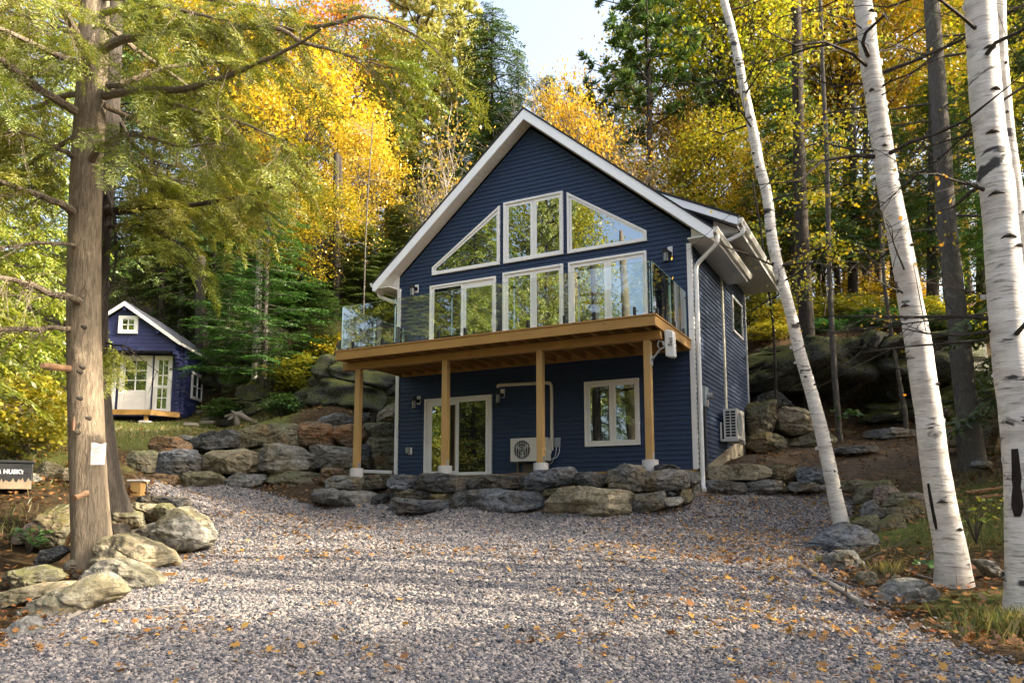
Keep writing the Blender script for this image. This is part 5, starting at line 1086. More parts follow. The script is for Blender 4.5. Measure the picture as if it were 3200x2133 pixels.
variant('tall', deciduous(4, 19, 7.5, 3.9, 125, 120, 0.18, tr=0.2)); variant('tall2', deciduous(5, 20, 6.0, 4.2, 150, 110, 0.18, tr=0.18))
variant('sparse', deciduous(6, 9, 1.8, 2.2, 80, 14, 0.15, 0.9, tr=0.09)); variant('sparse2', deciduous(7, 10, 3.0, 2.4, 90, 11, 0.15, 0.9, tr=0.08)); variant('bare', deciduous(8, 11, 4, 2.0, 70, 1.7, 0.14, 1.0, tr=0.09))
variant('hem', conifer(9, 16, 1.5, 3.4, 115, 0.36, SPR_FAR, 1.15)); variant('hem2', conifer(10, 17, 4.0, 3.2, 95, 0.38, SPR_FAR, 1.15)); variant('fir', conifer(12, 7.5, 0.7, 1.75, 105, 0.24, SPR_FAR, 0.62, tr=0.09, droop=0.12, lift=0.15))
variant('pine', pine(13, 21, 4.0, 3.6, 95, 44)); variant('pine2', pine(14, 19, 9, 3.6, 46, 34)); variant('pole', deciduous(15, 18, 14, 2.2, 20, 40, 0.18, tr=0.17))
variant('shrub', deciduous(16, 2.2, 0.2, 1.1, 55, 55, 0.11, 0.35, tr=0.02))
def tree(name, kind, px, Y, top, w, leaf, bark, label, cat='tree', group=None, rz=None, base=None, xyz=None, hgt=None):
    tm, cm, H = VAR[kind]
    if xyz: x, y = xyz
    else: p = at(px, 1300, Y); x, y = p.x, p.y
    z = h(x, y) - 0.1 if base is None else base
    Ht = hgt if hgt else at(px, top, Y).z - z
    t_ = thing(name, (x, y, z), label, cat, group, rz if rz is not None else random.uniform(0, 6.28))
    nat = 2 * {'maple': 4.6, 'maple2': 4.4, 'maple3': 4.8, 'tall': 4.5, 'tall2': 4.8, 'sparse': 2.6, 'sparse2': 2.8, 'bare': 2.4, 'hem': 3.6, 'hem2': 3.5, 'fir': 1.9, 'pine': 3.9, 'pine2': 3.9, 'pole': 2.5, 'shrub': 1.3}[kind]
    sx, sz = w / nat, Ht / H; t_.scale = (sx, sx, sz)
    for nm, me_, mt in (('trunk', tm, M[bark]), ('crown', cm, M[leaf])):
        o = bpy.data.objects.new(nm, me_); COL.objects.link(o); o.parent = t_; o.material_slots[0].link = 'OBJECT'; o.material_slots[0].material = mt
    return t_
BY, BG, BR = 'yellow maples on the left hillside', 'evergreens behind the cabin and the hemlock', 'yellow green trees above the right hillside'
T = tree
# left: yellow maples
T('maple_tree', 'maple', 930, 37, 130, 9.5, 'yellow', 'bark_dark', 'big brilliant yellow maple left of the cottage roof', group=BY)
T('maple_tree', 'tall', 1040, 43, -120, 8.0, 'orange', 'bark_dark', 'orange gold maple whose top touches the sky left of the pines', group=BY)
T('maple_tree', 'maple2', 1105, 34, 330, 4.6, 'yellow', 'bark_grey', 'bright golden maple crown just left of the gable roof', group=BY)
T('maple_tree', 'tall2', 640, 45, -60, 10.5, 'ygreen', 'bark_dark', 'tall yellow green maple seen through the hemlock boughs', group=BY)
T('maple_tree', 'maple3', 770, 48, 20, 9.0, 'orange', 'bark_dark', 'orange maple seen through the hemlock boughs', group=BY)
T('maple_tree', 'maple', 985, 31, 560, 5.0, 'ygreen', 'bark_dark', 'small yellow green maple over the cliff', group=BY)
T('maple_tree', 'maple3', 560, 36, 560, 6.0, 'ygreen', 'bark_grey', 'small yellow green maple behind the cabin roof', group=BY)
T('maple_tree', 'tall', 420, 50, -160, 9.0, 'yellow', 'bark_dark', 'tall yellow maple far behind the hemlock trunk', group=BY)
T('maple_tree', 'tall2', 230, 46, -220, 9.0, 'ygreen', 'bark_dark', 'tall yellow green maple at the upper left corner', group=BY)
T('maple_tree', 'maple2', 860, 41, 420, 6.5, 'yellow', 'bark_dark', 'yellow maple low between the hemlock and the roof', group=BY)
T('maple_tree', 'maple', 720, 36, 470, 6, 'ygreen', 'bark_dark', 'yellow green maple above the young fir', group=BY)
# left evergreens
for px, Y, top, w, k, lab in ((-170, 17.5, -500, 5.0, 'hem', 'dark hemlock filling the left edge'), (60, 24, -300, 4.6, 'hem', 'hemlock behind the left bank'), (300, 33, -200, 7.0, 'hem2', 'hemlock behind the cabin, hidden by the big trunk'),
                              (480, 31.8, 150, 5.5, 'hem2', 'hemlock rising straight behind the cabin roof'), (640, 33, 330, 5.5, 'hem', 'hemlock between the cabin and the young fir'), (1010, 34, 640, 5.0, 'hem', 'dark hemlock above the cliff left of the cottage'),
                              (900, 36, 620, 4.5, 'hem', 'dark hemlock under the yellow maples'), (740, 39, 330, 6.0, 'hem', 'hemlock deep behind the young fir'), (-420, 13.5, -700, 5.0, 'hem', 'near hemlock just beyond the left edge'),
                              (1130, 31.5, 700, 4.2, 'hem', 'low hemlock tucked against the left roof edge')):
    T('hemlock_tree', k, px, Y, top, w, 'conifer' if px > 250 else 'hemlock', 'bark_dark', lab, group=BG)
T('fir_tree', 'fir', 815, 27.3, 560, 5.0, 'fir', 'bark_grey', 'bushy green young fir standing on the terrace between cabin and cottage')
T('fir_tree', 'fir', 700, 29.5, 780, 2.8, 'fir', 'bark_grey', 'slimmer young fir close behind the right corner of the cabin')
T('fir_tree', 'fir', 1000, 28.5, 900, 2.6, 'fir', 'bark_grey', 'low green fir beside the left end of the deck')
# tall bare trunks on the left
def pole(name, px_path, Y, r, mat, label, cat='tree', group=None, dY=0.0, n=10, extra=None):
    """trunk following photo pixels at one distance"""
    P = [at(u, v, Y + dY * i) for i, (u, v) in enumerate(px_path)]
    b = Vector((P[0].x, P[0].y, min(P[0].z, h(P[0].x, P[0].y)) - 0.3)); t_ = thing(name, b, label, cat, group)
    pts = [(0, 0, 0)] + [tuple(p - b) for p in P]; L_ = len(pts); rr = [r*1.15] + [r*(1.05 - 0.5*i/(L_-1)) for i in range(L_-1)]
    MB().tube(pts, rr, n).build('trunk', M[mat], t_, True)
    if extra: extra(t_, [Vector(p) for p in pts])
    return t_
def twigs(seed, count, length, mat, leafmat=None, nleaf=0, lo=0.3, up=0.3, leaf=0.10):
    def f(t_, pts):
        g = np.random.default_rng(seed); mb = MB(); Lf = []
        for k in range(count):
            f_ = lo + (1 - lo) * g.random(); s = f_ * (len(pts) - 1); i = min(int(s), len(pts) - 2); p = np.array(pts[i].lerp(pts[i+1], s - i)); az = g.uniform(0, 6.28); d = np.array([math.cos(az), math.sin(az), up * g.uniform(-0.5, 1.5)]); l = length * g.uniform(0.4, 1.2)
            P = wobble(p, p + d * l, 6, 0.05 * l, g); mb.tube([tuple(q) for q in P], [0.012*l + .004, .009*l + .003, .007*l + .003, .006*l + .002, .004, .003], 5, False)
            for _ in range(4): j = g.integers(1, 5); e = P[j] + (d + g.normal(0, 0.7, 3)) * l * 0.35; mb.tube([tuple(P[j]), tuple((P[j] + e)/2 + g.normal(0, .02, 3)), tuple(e)], [.005, .004, .002], 4, False); Lf.append(e); Lf.append((P[j]+e)/2)
            Lf += list(P[2:])
        mb.build('branches', M[mat], t_)
        if nleaf:
            C = np.array(Lf)[g.integers(0, len(Lf), nleaf)] + g.normal(0, 0.12, (nleaf, 3)); nm = unit(g.normal(0, 1, (nleaf, 3))); D = unit(np.cross(nm, g.normal(0, 1, (nleaf, 3)))); l = leaf * g.uniform(.7, 1.3, nleaf)
            link('leaves', quads_mesh('leaves', rhombs(C, D, np.cross(nm, D), l, l*.75)), M[leafmat], t_)
    return f
pole('dead_trunk', [(1050, 965), (1052, 800), (1050, 620), (1052, 480)], 31, 0.17, 'bark_dark', 'dark bare trunk, left one of the pair over the cliff', group='pair of bare trunks')
pole('dead_trunk', [(1066, 965), (1067, 780), (1064, 600), (1062, 490)], 31.4, 0.13, 'bark_dark', 'dark bare trunk, right one of the pair over the cliff', group='pair of bare trunks')
pole('tree', [(634, 1110), (630, 1020), (626, 930), (628, 800)], 30.0, 0.26, 'bark_dark', 'grey brown trunk rising behind the right end of the cabin roof')
pole('tree', [(565, 1010), (568, 930), (566, 860), (560, 700)], 33, 0.13, 'bark_pale', 'thin pale trunk behind the cabin roof')
pole('tree', [(797, 1245), (799, 1180), (800, 1090), (806, 960), (811, 800), (814, 680)], 27.9, 0.15, 'birch', 'white birch trunk beside the young fir')
pole('tree', [(826, 1250), (828, 1150), (830, 1040), (834, 880), (838, 600)], 27.8, 0.08, 'bark_pale', 'pale brown stem beside the white birch trunk')
pole('tree', [(1138, 900), (1142, 760), (1150, 600), (1158, 480), (1165, 380)], 29, 0.03, 'bark_grey', 'thin dead stem left of the roof edge', extra=twigs(71, 14, 1.1, 'bark_pale', 'yellow', 60, 0.3))
# centre: evergreens and sparse trees behind the roof
T('pine_tree', 'pine', 1285, 44, -260, 10.5, 'pine', 'bark_dark', 'tallest sunlit pale pine left of the roof peak')
T('pine_tree', 'pine', 1425, 47, -110, 9.0, 'pine', 'bark_dark', 'sunlit pale pine just right of the tallest one')
T('hemlock_tree', 'hem', 1535, 42, 20, 9.0, 'conifer', 'bark_dark', 'dark green spire topped hemlock straight above the roof peak')
T('hemlock_tree', 'hem', 1620, 50, 140, 4.5, 'conifer', 'bark_dark', 'thin far evergreen right of the dark spire')
T('pine_tree', 'pine', 1195, 42, 210, 7.0, 'pine', 'bark_dark', 'green pine between the golden maple and the tallest pine')
for px, Y, top, w, lab in ((1290, 36, 480, 6.5, 'dark hemlock behind the left roof slope'), (1420, 37, 330, 6.5, 'dark hemlock behind the orange leaved sapling'), (1560, 39, 330, 6.0, 'dark hemlock behind the roof peak'), (1230, 33, 640, 5.0, 'low hemlock behind the lower left roof slope')):
    T('hemlock_tree', 'hem', px, Y, top, w, 'conifer', 'bark_dark', lab, group='dark evergreens behind the roof')
T('sapling', 'sparse', 1400, 31.5, 275, 4.2, 'rust', 'bark_pale', 'slender sapling with sparse orange leaves above the left roof slope')
T('sapling', 'sparse2', 1330, 33, 420, 3.6, 'ygreen', 'bark_pale', 'slender half bare sapling left of the orange leaved one')
for px, top, lab in ((1615, 250, 'pale bare stem, left of three above the roof peak'), (1670, 170, 'pale bare stem, middle of three above the roof peak'), (1735, 230, 'pale bare stem, right of three above the roof peak')):
    T('bare_tree', 'bare', px, 37, top, 3.6, 'rust', 'bark_pale', lab, group='pale bare stems above the roof peak')
T('maple_tree', 'maple3', 1790, 34, 235, 5.6, 'yellow', 'bark_grey', 'bright yellow maple right behind the roof peak')
for px, Y, top, w, lab in ((1860, 45, 150, 5.5, 'rusty half bare tree against the sky right of the yellow maple'), (1950, 43, 170, 5.5, 'rusty half bare tree left of the tall dark pine'), (1700, 50, 210, 5.0, 'rusty half bare tree far behind the roof peak'), (1880, 38, 300, 5.0, 'orange brown thin tree above the right roof slope')):
    T('sparse_tree', 'sparse', px, Y, top, w, 'rust', 'bark_pale', lab, group='rusty half bare trees')
for px, Y, top, w, lab in ((1715, 54, 225, 7.0, 'far dark evergreen between the bare stems and the yellow maple'), (1810, 53, 265, 7.0, 'far dark evergreen straight behind the bright yellow maple'), (1965, 52, 190, 7.5, 'far dark evergreen left of the tall dark pine')):
    T('hemlock_tree', 'hem', px, Y, top, w, 'conifer', 'bark_dark', lab, group='dark evergreens behind the roof')
T('hemlock_tree', 'hem', 1890, 47, 330, 6.0, 'conifer', 'bark_dark', 'dark evergreen behind the rusty trees')
T('pine_tree', 'pine2', 2050, 36, -230, 8.5, 'fir', 'bark_dark', 'tall dark pine with bare lower trunk above the right roof slope')
T('sparse_tree', 'sparse2', 2010, 33, 330, 4.5, 'rust', 'bark_pale', 'leggy thin tree with few leaves in front of the tall dark pine')
# right: yellow green forest
for kind, px, Y, top, w, lf, lab in (('tall2', 2190, 41, -180, 9.5, 'ygreen', 'tall yellow green maple right of the tall dark pine'), ('tall', 2330, 37, -260, 9.0, 'ygreen', 'tall yellow green maple behind the leaning birch'), ('tall2', 2500, 40, -260, 9.5, 'yellow', 'tall golden maple between the leaning and the middle birch'),
                                     ('tall', 2690, 38, -260, 9.0, 'ygreen', 'tall yellow green maple behind the middle birch'), ('tall2', 2870, 42, -260, 9.5, 'ygreen', 'tall yellow green maple behind the grey trunk'), ('tall', 3060, 38, -260, 9.0, 'yellow', 'tall golden maple between the grey trunk and the right birch'),
                                     ('tall2', 3240, 33, -300, 9.0, 'ygreen', 'tall yellow green maple at the right edge'), ('maple', 2140, 37, 300, 5.5, 'rust', 'brownish small maple above the lower right roof slope'), ('maple2', 2260, 34, 330, 6.5, 'ygreen', 'mid height yellow green maple over the dormer roof'),
                                     ('maple3', 2440, 33, 420, 6.5, 'yellow', 'mid height golden maple right of the leaning birch'), ('maple', 2600, 35, 480, 6.0, 'ygreen', 'mid height yellow green maple left of the middle birch'), ('maple2', 2950, 36, 560, 6.0, 'rust', 'mid height orange brown maple behind the grey trunk'),
                                     ('maple3', 2760, 44, 600, 6.0, 'yellow', 'low backlit golden maple far behind the middle birch'), ('maple', 2530, 46, 620, 6.0, 'yellow', 'low backlit golden maple far behind the two dark trunks'), ('maple2', 2330, 44, 600, 6.0, 'yellow', 'low backlit golden maple behind the dormer gutter')):
    T('maple_tree', kind, px, Y, top, w, lf, 'bark_dark', lab, group=BR)
for px, Y, top, w, lab in ((2500, 30, 180, 5.0, 'dark hemlock behind the leaning birch on the right hillside'), (2640, 33, 380, 5.0, 'dark hemlock left of the middle birch'), (2990, 31, 240, 5.5, 'dark hemlock behind the grey trunk'), (3140, 28, 200, 5.0, 'dark hemlock behind the right birch'), (2400, 36, 420, 5.0, 'dark hemlock above the dormer roof'), (2830, 33, 330, 5.0, 'dark hemlock between the middle birch and the grey trunk')):
    T('hemlock_tree', 'hem2', px, Y, top, w, 'fir', 'bark_dark', lab, group='dark hemlocks on the right hillside')
HT = 'trunks on the right hillside'
pole('tree', [(2528, 1240), (2525, 1100), (2515, 900), (2505, 700), (2495, 400), (2490, 100), (2480, -150)], 24.5, 0.25, 'bark_dark', 'thick dark furrowed trunk behind the leaning birch', group=HT, extra=twigs(81, 34, 2.2, 'bark_dark', 'ygreen', 2600, 0.5, 0.2, .13))
pole('tree', [(2622, 1350), (2608, 1180), (2598, 1000), (2590, 800), (2585, 500), (2570, 200), (2560, -100)], 22.5, 0.088, 'bark_grey', 'straight slim grey trunk right of the leaning birch', group=HT, extra=twigs(82, 26, 1.8, 'bark_dark', 'ygreen', 1300, 0.5, 0.2, .12))
pole('tree', [(2828, 1285), (2805, 1160), (2785, 1040), (2765, 900), (2750, 700)], 23.0, 0.07, 'bark_grey', 'thin leaning mottled trunk left of the middle birch', group=HT, extra=twigs(83, 8, 1.2, 'bark_dark', 'yellow', 120, 0.5))
pole('tree', [(2425, 1235), (2422, 1120), (2415, 1000), (2395, 860), (2375, 700), (2350, 560)], 22.9, 0.04, 'bark_dark', 'thin dark stem near the rear corner of the cottage', group=HT, extra=twigs(84, 14, 1.2, 'bark_dark', 'ygreen', 420, 0.4, 0.3))
for i, (px, Y, r, top, lab) in enumerate(((2665, 33, 0.22, 300, 'dark trunk in the backlit wood left of the middle birch'), (2705, 36, 0.18, 350, 'slim dark trunk in the backlit wood touching the middle birch'), (2470, 35, 0.16, 450, 'slim dark trunk in the backlit wood behind the furrowed trunk'), (2745, 40, 0.2, 350, 'far trunk seen just left of the middle birch'), (2915, 30, 0.24, 200, 'dark trunk right of the middle birch'),
                                     (2975, 34, 0.22, 250, 'dark trunk behind the grey one'), (3070, 31, 0.25, 200, 'dark trunk left of the right birch'), (2380, 34, 0.14, 500, 'slim dark trunk beside the dormer gutter'), (2560, 41, 0.18, 420, 'far trunk between the furrowed and the slim grey trunk'), (2640, 45, 0.16, 500, 'farthest thin trunk of the backlit wood'), (2870, 43, 0.16, 500, 'far thin trunk in the gap beside the middle birch'), (2790, 37, 0.15, 420, 'thin straight trunk hidden partly by the middle birch'))):
    p = at(px, 1000, Y); pole('tree', [(px, proj_v) for proj_v in (1000, 850, 700, 550, top)], Y, r, 'bark_dark', lab, group=HT, extra=twigs(90+i, 9, 1.6, 'bark_dark', 'ygreen', 160, 0.3, 0.1, .14))
# shrubs and undergrowth
US = 'yellow green undergrowth'
for i, (px, py, Y, w, hg, lf, lab) in enumerate(((60, 1330, 15.6, 2.6, 2.1, 'shrub', 'bright yellow green bush at the left edge beside the hemlock'), (165, 1250, 17, 1.2, 1.6, 'shrub', 'small lit bush left of the hemlock trunk'), (960, 1120, 27, 3.0, 1.8, 'shrub', 'yellow green bush over the cliff left of the deck'), (1060, 1080, 28, 2.6, 1.7, 'ygreen', 'yellow bush over the cliff next to the railing'), (880, 1240, 25.5, 1.9, 0.9, 'fir', 'green ferny clump on the terrace'), (700, 1270, 27, 1.8, 0.9, 'fir', 'ferny clump behind the stump'),
                                             (2400, 900, 30, 3.0, 1.6, 'shrub', 'yellow shrub just right of the rear corner trim'), (2450, 1010, 28, 2.5, 1.2, 'ygreen', 'golden shrub above the mossy ledge at its left end'), (2640, 960, 29, 3, 1.2, 'shrub', 'yellow green shrub above the ledge behind the slim trunk'), (2760, 1000, 28, 2.8, 1.0, 'green', 'green shrub above the ledge left of the middle birch'), (2930, 950, 28, 2.6, 1.3, 'ygreen', 'golden shrub behind the grey trunk'), (2960, 1010, 27.5, 2.4, 0.9, 'green', 'green shrub on the ledge behind the grey trunk'), (3080, 1020, 27, 2.6, 1.2, 'ygreen', 'golden shrub left of the right birch'), (2330, 800, 33, 3, 2.0, 'yellow', 'golden shrub under the dormer gutter'), (2860, 880, 33, 3, 1.6, 'yellow', 'backlit golden shrub right of the middle birch'), (2700, 850, 36, 3.5, 1.8, 'yellow', 'backlit golden shrub far behind the slim trunks'), (2560, 880, 34, 3, 1.5, 'ygreen', 'yellow shrub behind the thick furrowed trunk'), (2400, 1060, 27, 2.2, 0.8, 'shrub', 'low yellow green plants left of the leaning birch above the ledge'), (2580, 1040, 27.6, 2.2, 0.7, 'green', 'low green plants above the ledge right of the furrowed trunk'), (2680, 930, 31, 2.6, 1.0, 'ygreen', 'golden plants on the leafy slope left of the middle birch'), (2880, 960, 30, 2.4, 0.9, 'shrub', 'yellow green plants between the middle birch and the grey trunk'), (3120, 940, 30, 2.6, 1.1, 'shrub', 'yellow green plants on the slope beside the right birch'), (2480, 940, 31, 2.6, 1.1, 'shrub', 'yellow green plants on the slope behind the leaning birch'))):
    p = at(px, py, Y); T('shrub', 'shrub', px, Y, None, w, lf, 'bark_dark', lab, cat='shrub', group=US, hgt=hg * 1.25)
# trees outside the frame: they shade the yard from the right and fill the window reflections
SH = 'trees beside the yard outside the picture'
for i, (x, y, k, hg, w, lf) in enumerate(((12.2, 10.6, 'hem', 15, 5.0, 'conifer'), (12.5, 14.0, 'hem', 17, 7, 'conifer'), (15.0, 17.5, 'hem', 18, 7.5, 'conifer'), (18, 21.0, 'hem', 18, 8.0, 'conifer'), (17.5, 13, 'hem', 18, 7.5, 'conifer'), (20, 26, 'tall', 18, 8, 'ygreen'),
                                        (10.6, 2.6, 'hem', 17, 6.2, 'conifer'), (12, -1.4, 'hem', 17, 6.5, 'conifer'), (15.2, 1.6, 'hem', 18, 7, 'conifer'), (16.5, -3.5, 'hem', 18, 7, 'conifer'), (12.2, 5.2, 'pole', 17, 4, 'ygreen'), (14.5, 7.6, 'pole', 18, 5, 'ygreen'), (11.6, 7.4, 'pole', 16, 4, 'ygreen'), (16.5, 5.6, 'sparse', 12, 5, 'rust'), (19, 8.2, 'sparse2', 13, 6, 'rust'),
                                        (-17, 9, 'hem', 21, 7.0, 'hemlock'), (-20, 2.5, 'tall2', 22, 9, 'ygreen'), (-13.5, -1.5, 'hem2', 19, 6, 'hemlock'), (-24, 8, 'tall', 23, 8, 'fir'), (-25, -4, 'hem', 24, 8, 'conifer'), (-19, 14, 'hem', 20, 6.5, 'hemlock'), (-29, 4, 'hem', 24, 9, 'hemlock'), (-30, 13, 'hem', 24, 9, 'conifer'), (-17, 5.2, 'pine', 24, 6, 'pine'), (-10, -9, 'tall', 18, 7, 'orange'), (-21, -9, 'hem', 20, 7, 'hemlock'), (-3, -14, 'bare', 12, 6, 'rust'), (-15, -13, 'pine', 20, 8, 'fir'), (4, -14, 'hem', 15, 6, 'conifer'))):
    T('forest_tree', k, 0, 0, 0, w, lf, 'bark_dark', 'tall forest tree standing outside the picture beside the yard', group=SH, xyz=(x, y), hgt=hg)

# ------------------------------------------------------------------ the big hemlock at the left
def path3(px, Y0_, Y1_):
    n = len(px); return [at(u, v, Y0_ + (Y1_ - Y0_) * i / max(1, n - 1)) for i, (u, v) in enumerate(px)]
def dense(path, n):
    P = np.array([tuple(p) for p in path]); d = np.r_[0, np.cumsum(np.linalg.norm(np.diff(P, axis=0), axis=1))]; t = np.linspace(0, d[-1], n); out = np.stack([np.interp(t, d, P[:, i]) for i in range(3)], 1)
    for _ in range(3): out[1:-1] = out[1:-1]*.5 + (out[:-2] + out[2:])*.25
    return out
def bark_trunk(name, parent, base, P, rad, mat, seed, n=56, ridge=0.05, flare=0.35, fl_h=0.5, m_=150):
    P = dense(P, m_); r = np.interp(np.linspace(0, 1, m_), np.linspace(0, 1, len(rad)), rad); g = np.random.default_rng(seed); hgt = P[:, 2] - P[0, 2]
    r = r * (1 + flare * np.exp(-hgt / fl_h)); th = np.linspace(0, 2*np.pi, n, endpoint=False); V = []
    for i in range(m_):
        for a in th:
            l = Vector((math.cos(a)*4.6, math.sin(a)*4.6, P[i, 2]*0.9 + seed)); f = noise.noise(l) * 0.6 + noise.noise(Vector((l.x*2.3, l.y*2.3, l.z*2.2))) * 0.4
            lob = 1 + flare*0.35*math.exp(-hgt[i]/fl_h)*math.cos(a*5 + seed)
            rr = r[i]*lob*(1 + ridge*abs(f)*-1.6 + ridge*0.5); V.append((P[i, 0] + rr*math.cos(a), P[i, 1] + rr*math.sin(a), P[i, 2]))
    Fq = [(i*n + j, i*n + (j+1) % n, (i+1)*n + (j+1) % n, (i+1)*n + j) for i in range(m_-1) for j in range(n)]
    V = np.array(V) - np.array(tuple(base)); return link(name, mesh_np(name, V, np.array(Fq), True), M[mat], parent)
Z1 = lambda L_: [(x*.4675, y*.4675) for x, y in L_]; Z4 = lambda L_: [(x*.4675, 700 + y*.4675) for x, y in L_]
tb = ground_at(292, 1795); tb.z -= 0.25
hem = thing('hemlock_tree', tb, 'big foreground hemlock with a bare furrowed trunk and long drooping boughs at the left', 'tree')
tp = [(292, 1830), (292, 1790), (284, 1650), (276, 1500), (270, 1350), (266, 1200), (262, 1050), (262, 900), (264, 750), (268, 600), (274, 480), (283, 330), (290, 200), (296, 60), (300, -120), (304, -400), (306, -800)]
Yt = tb.y
trunkP = [at(u, v, Yt + 0.1) for u, v in tp]
bark_trunk('trunk', hem, tb, trunkP, [0.205, 0.212, 0.21, 0.206, 0.204, 0.20, 0.197, 0.193, 0.19, 0.185, 0.178, 0.168, 0.15, 0.135, 0.11, 0.07], 'bark_hem', 3)
def bough(parent, base, px, Y0_, Y1_, r0, r1, seed, foliage=1.0, leafmat='hemlock', bark='bark_hem', size=0.44, step=0.13, hang=0.42, dead=0, name='bough', start=0.15, side=0.8):
    P = dense(path3(px, Y0_, Y1_), 26); g = np.random.default_rng(seed); P += np.cumsum(g.normal(0, 0.006, P.shape), 0); B0 = np.array(tuple(base))
    mb = MB(); mb.tube([tuple(p - B0) for p in P], list(np.linspace(r0, r1, len(P))), 8)
    L_ = np.linalg.norm(np.diff(P, axis=0), axis=1).sum(); O, X, U, Sz = [], [], [], []
    for k in range(int(L_ / step * max(foliage, 0.0)) + dead):
        t_ = start + (1 - start) * g.random(); s = t_ * (len(P) - 1); i = min(int(s), len(P) - 2); p = P[i] + (P[i+1] - P[i]) * (s - i); tg = unit(P[i+1] - P[i]); sd = unit(np.cross(tg, [0, 0, 1.0])) * (1 if g.random() < .5 else -1)
        d = unit(tg * g.uniform(0.3, 0.9) + sd * g.uniform(0.3, 1.0) * side + np.array([0, 0, g.uniform(-hang*1.6, 0.25)])); l = g.uniform(0.35, 1.0) * (0.65 + 0.35 * L_ / 4)
        Q_ = np.array([p + d*l*f + np.array([0, 0, -hang*l*f*f*0.9]) for f in np.linspace(0, 1, 5)]) + g.normal(0, 0.015, (5, 3)); mb.tube([tuple(q - B0) for q in Q_], [0.008, 0.006, 0.005, 0.004, 0.002], 4, False)
        if k < int(L_ / step * foliage):
            for f in (1, 2, 3, 4):
                for q in range(2 if f < 4 else 1):
                    dd = unit(Q_[f] - Q_[f-1]); s2 = unit(np.cross(dd, [0, 0, 1.0])) * (1 if q else -1); O.append(Q_[f] - B0); X.append(dd*0.9 + s2*g.uniform(0.2, 0.9)*(f < 4) + np.array([0, 0, -hang*0.5])); U.append(np.array([0, 0, 1.0]) + g.normal(0, .35, 3)); Sz.append(size*g.uniform(0.55, 1.15))
        else:
            for _ in range(3): j = g.integers(1, 4); e = Q_[j] + (d + g.normal(0, .6, 3))*l*.4; mb.tube([tuple(Q_[j] - B0), tuple(e - B0)], [.004, .002], 4, False)
    b_ = mb.build(name, M[bark], parent, True)
    if O:
        O, X, U, Sz = map(np.array, (O, X, U, Sz)); sel = g.integers(0, len(SPR_NEAR), len(O)); Qd = np.concatenate([place(SPR_NEAR[j], O[sel == j], X[sel == j], U[sel == j], Sz[sel == j]) for j in range(len(SPR_NEAR)) if (sel == j).any()])
        link('needles', quads_mesh('needles', Qd), M[leafmat], b_)
    return b_
T0 = Yt
BO = [ # pixels in the first zoom, Y start, Y end, radii, foliage
 (Z1([(690,330),(720,285),(820,245),(1100,225),(1400,205),(1620,165),(1850,185),(2100,190),(2353,110),(2380,95),(2460,75),(2700,180),(2930,335)]), T0, 8.6, .062, .008, 0.8),
 (Z1([(700,600),(830,545),(1000,480),(1200,425),(1400,395),(1600,350),(1750,330)]), T0, 10.6, .05, .008, 1.0),
 (Z1([(690,640),(900,620),(1180,615),(1350,590),(1550,535),(1750,430),(1900,380),(2050,280),(2140,210)]), T0, 7.8, .06, .012, 0.55),
 (Z1([(1850,195),(2050,300),(2353,400),(2500,440),(2720,520)]), 8.5, 8.8, .03, .006, 0.55),
 (Z1([(600,1090),(640,990),(740,940),(830,880),(1000,915),(1200,980),(1450,955)]), T0, 8.6, .05, .008, 0.45),
 (Z1([(720,570),(830,580),(1100,670),(1300,750),(1550,800),(1800,900),(2000,990)]), T0, 8.4, .045, .006, 0.9),
 (Z1([(600,470),(580,450),(520,300),(480,180),(420,70),(280,0),(120,-60)]), T0, 7.6, .07, .02, 0.6),
 (Z1([(560,430),(440,400),(300,340),(150,270),(0,200),(-150,150)]), T0, 8.2, .05, .02, 0.75),
 (Z1([(540,760),(190,560),(90,470),(0,400),(-150,320)]), T0, 8.0, .065, .03, 0.55),
 (Z1([(500,1420),(450,1370),(280,1300),(80,1220),(-80,1150)]), T0, 8.5, .06, .02, 0.35),
 (Z1([(490,1050),(440,1020),(300,940),(200,900),(60,880)]), T0, 8.7, .04, .01, 0.6),
 (Z4([(500,140),(490,130),(350,115),(150,118),(0,120)]), T0, 8.6, .03, .012, 0.3),
 (Z4([(530,520),(510,510),(430,480),(300,460),(200,400),(100,370),(0,340),(-100,320)]), T0, 8.2, .055, .02, 0.15),
 (Z4([(470,695),(440,690),(320,680),(200,685),(0,700),(-80,705)]), T0, 8.8, .036, .026, 0.0),
 (Z1([(690,90),(900,40),(1100,60),(1300,110),(1500,160)]), T0, 8.4, .05, .008, 1.0),
 (Z1([(690,700),(900,800),(1100,860),(1350,900),(1600,980)]), T0, 11.0, .04, .006, 1.1),
 (Z1([(560,250),(400,180),(200,120),(50,80),(-100,60)]), T0, 10.6, .05, .01, 1.0),
 (Z1([(560,620),(400,640),(250,700),(100,760),(-60,800)]), T0, 10.8, .045, .01, 1.0),
 (Z1([(540,900),(400,960),(250,1060),(120,1150),(0,1200)]), T0, 11.0, .04, .01, 0.9),
 (Z1([(690,160),(900,330),(1150,500),(1300,620),(1500,720)]), T0, 11.6, .045, .008, 1.0),
 (Z1([(700,-20),(1000,-60),(1300,-40),(1600,20),(1900,60)]), T0, 9.0, .06, .01, 1.0),
 (Z1([(560,-20),(400,-60),(200,-90),(0,-120)]), T0, 9.0, .06, .01, 0.9),
]
for i, (px, a, b_, r0, r1, fo) in enumerate(BO): bough(hem, tb, px, a, b_, r0, r1, 200 + i, fo * 0.8, dead=14 if i in (6, 7, 8, 9, 10, 12, 13, 4) else 5)
mb = MB(); P = path3(Z4([(470,968),(400,960),(330,950),(282,945)]), T0 - 0.05, 9.0); mb.tube([tuple(p - tb) for p in P], [.05, .042, .05, .03], 9); mb.build('broken_stub', M['stub'], hem, True)
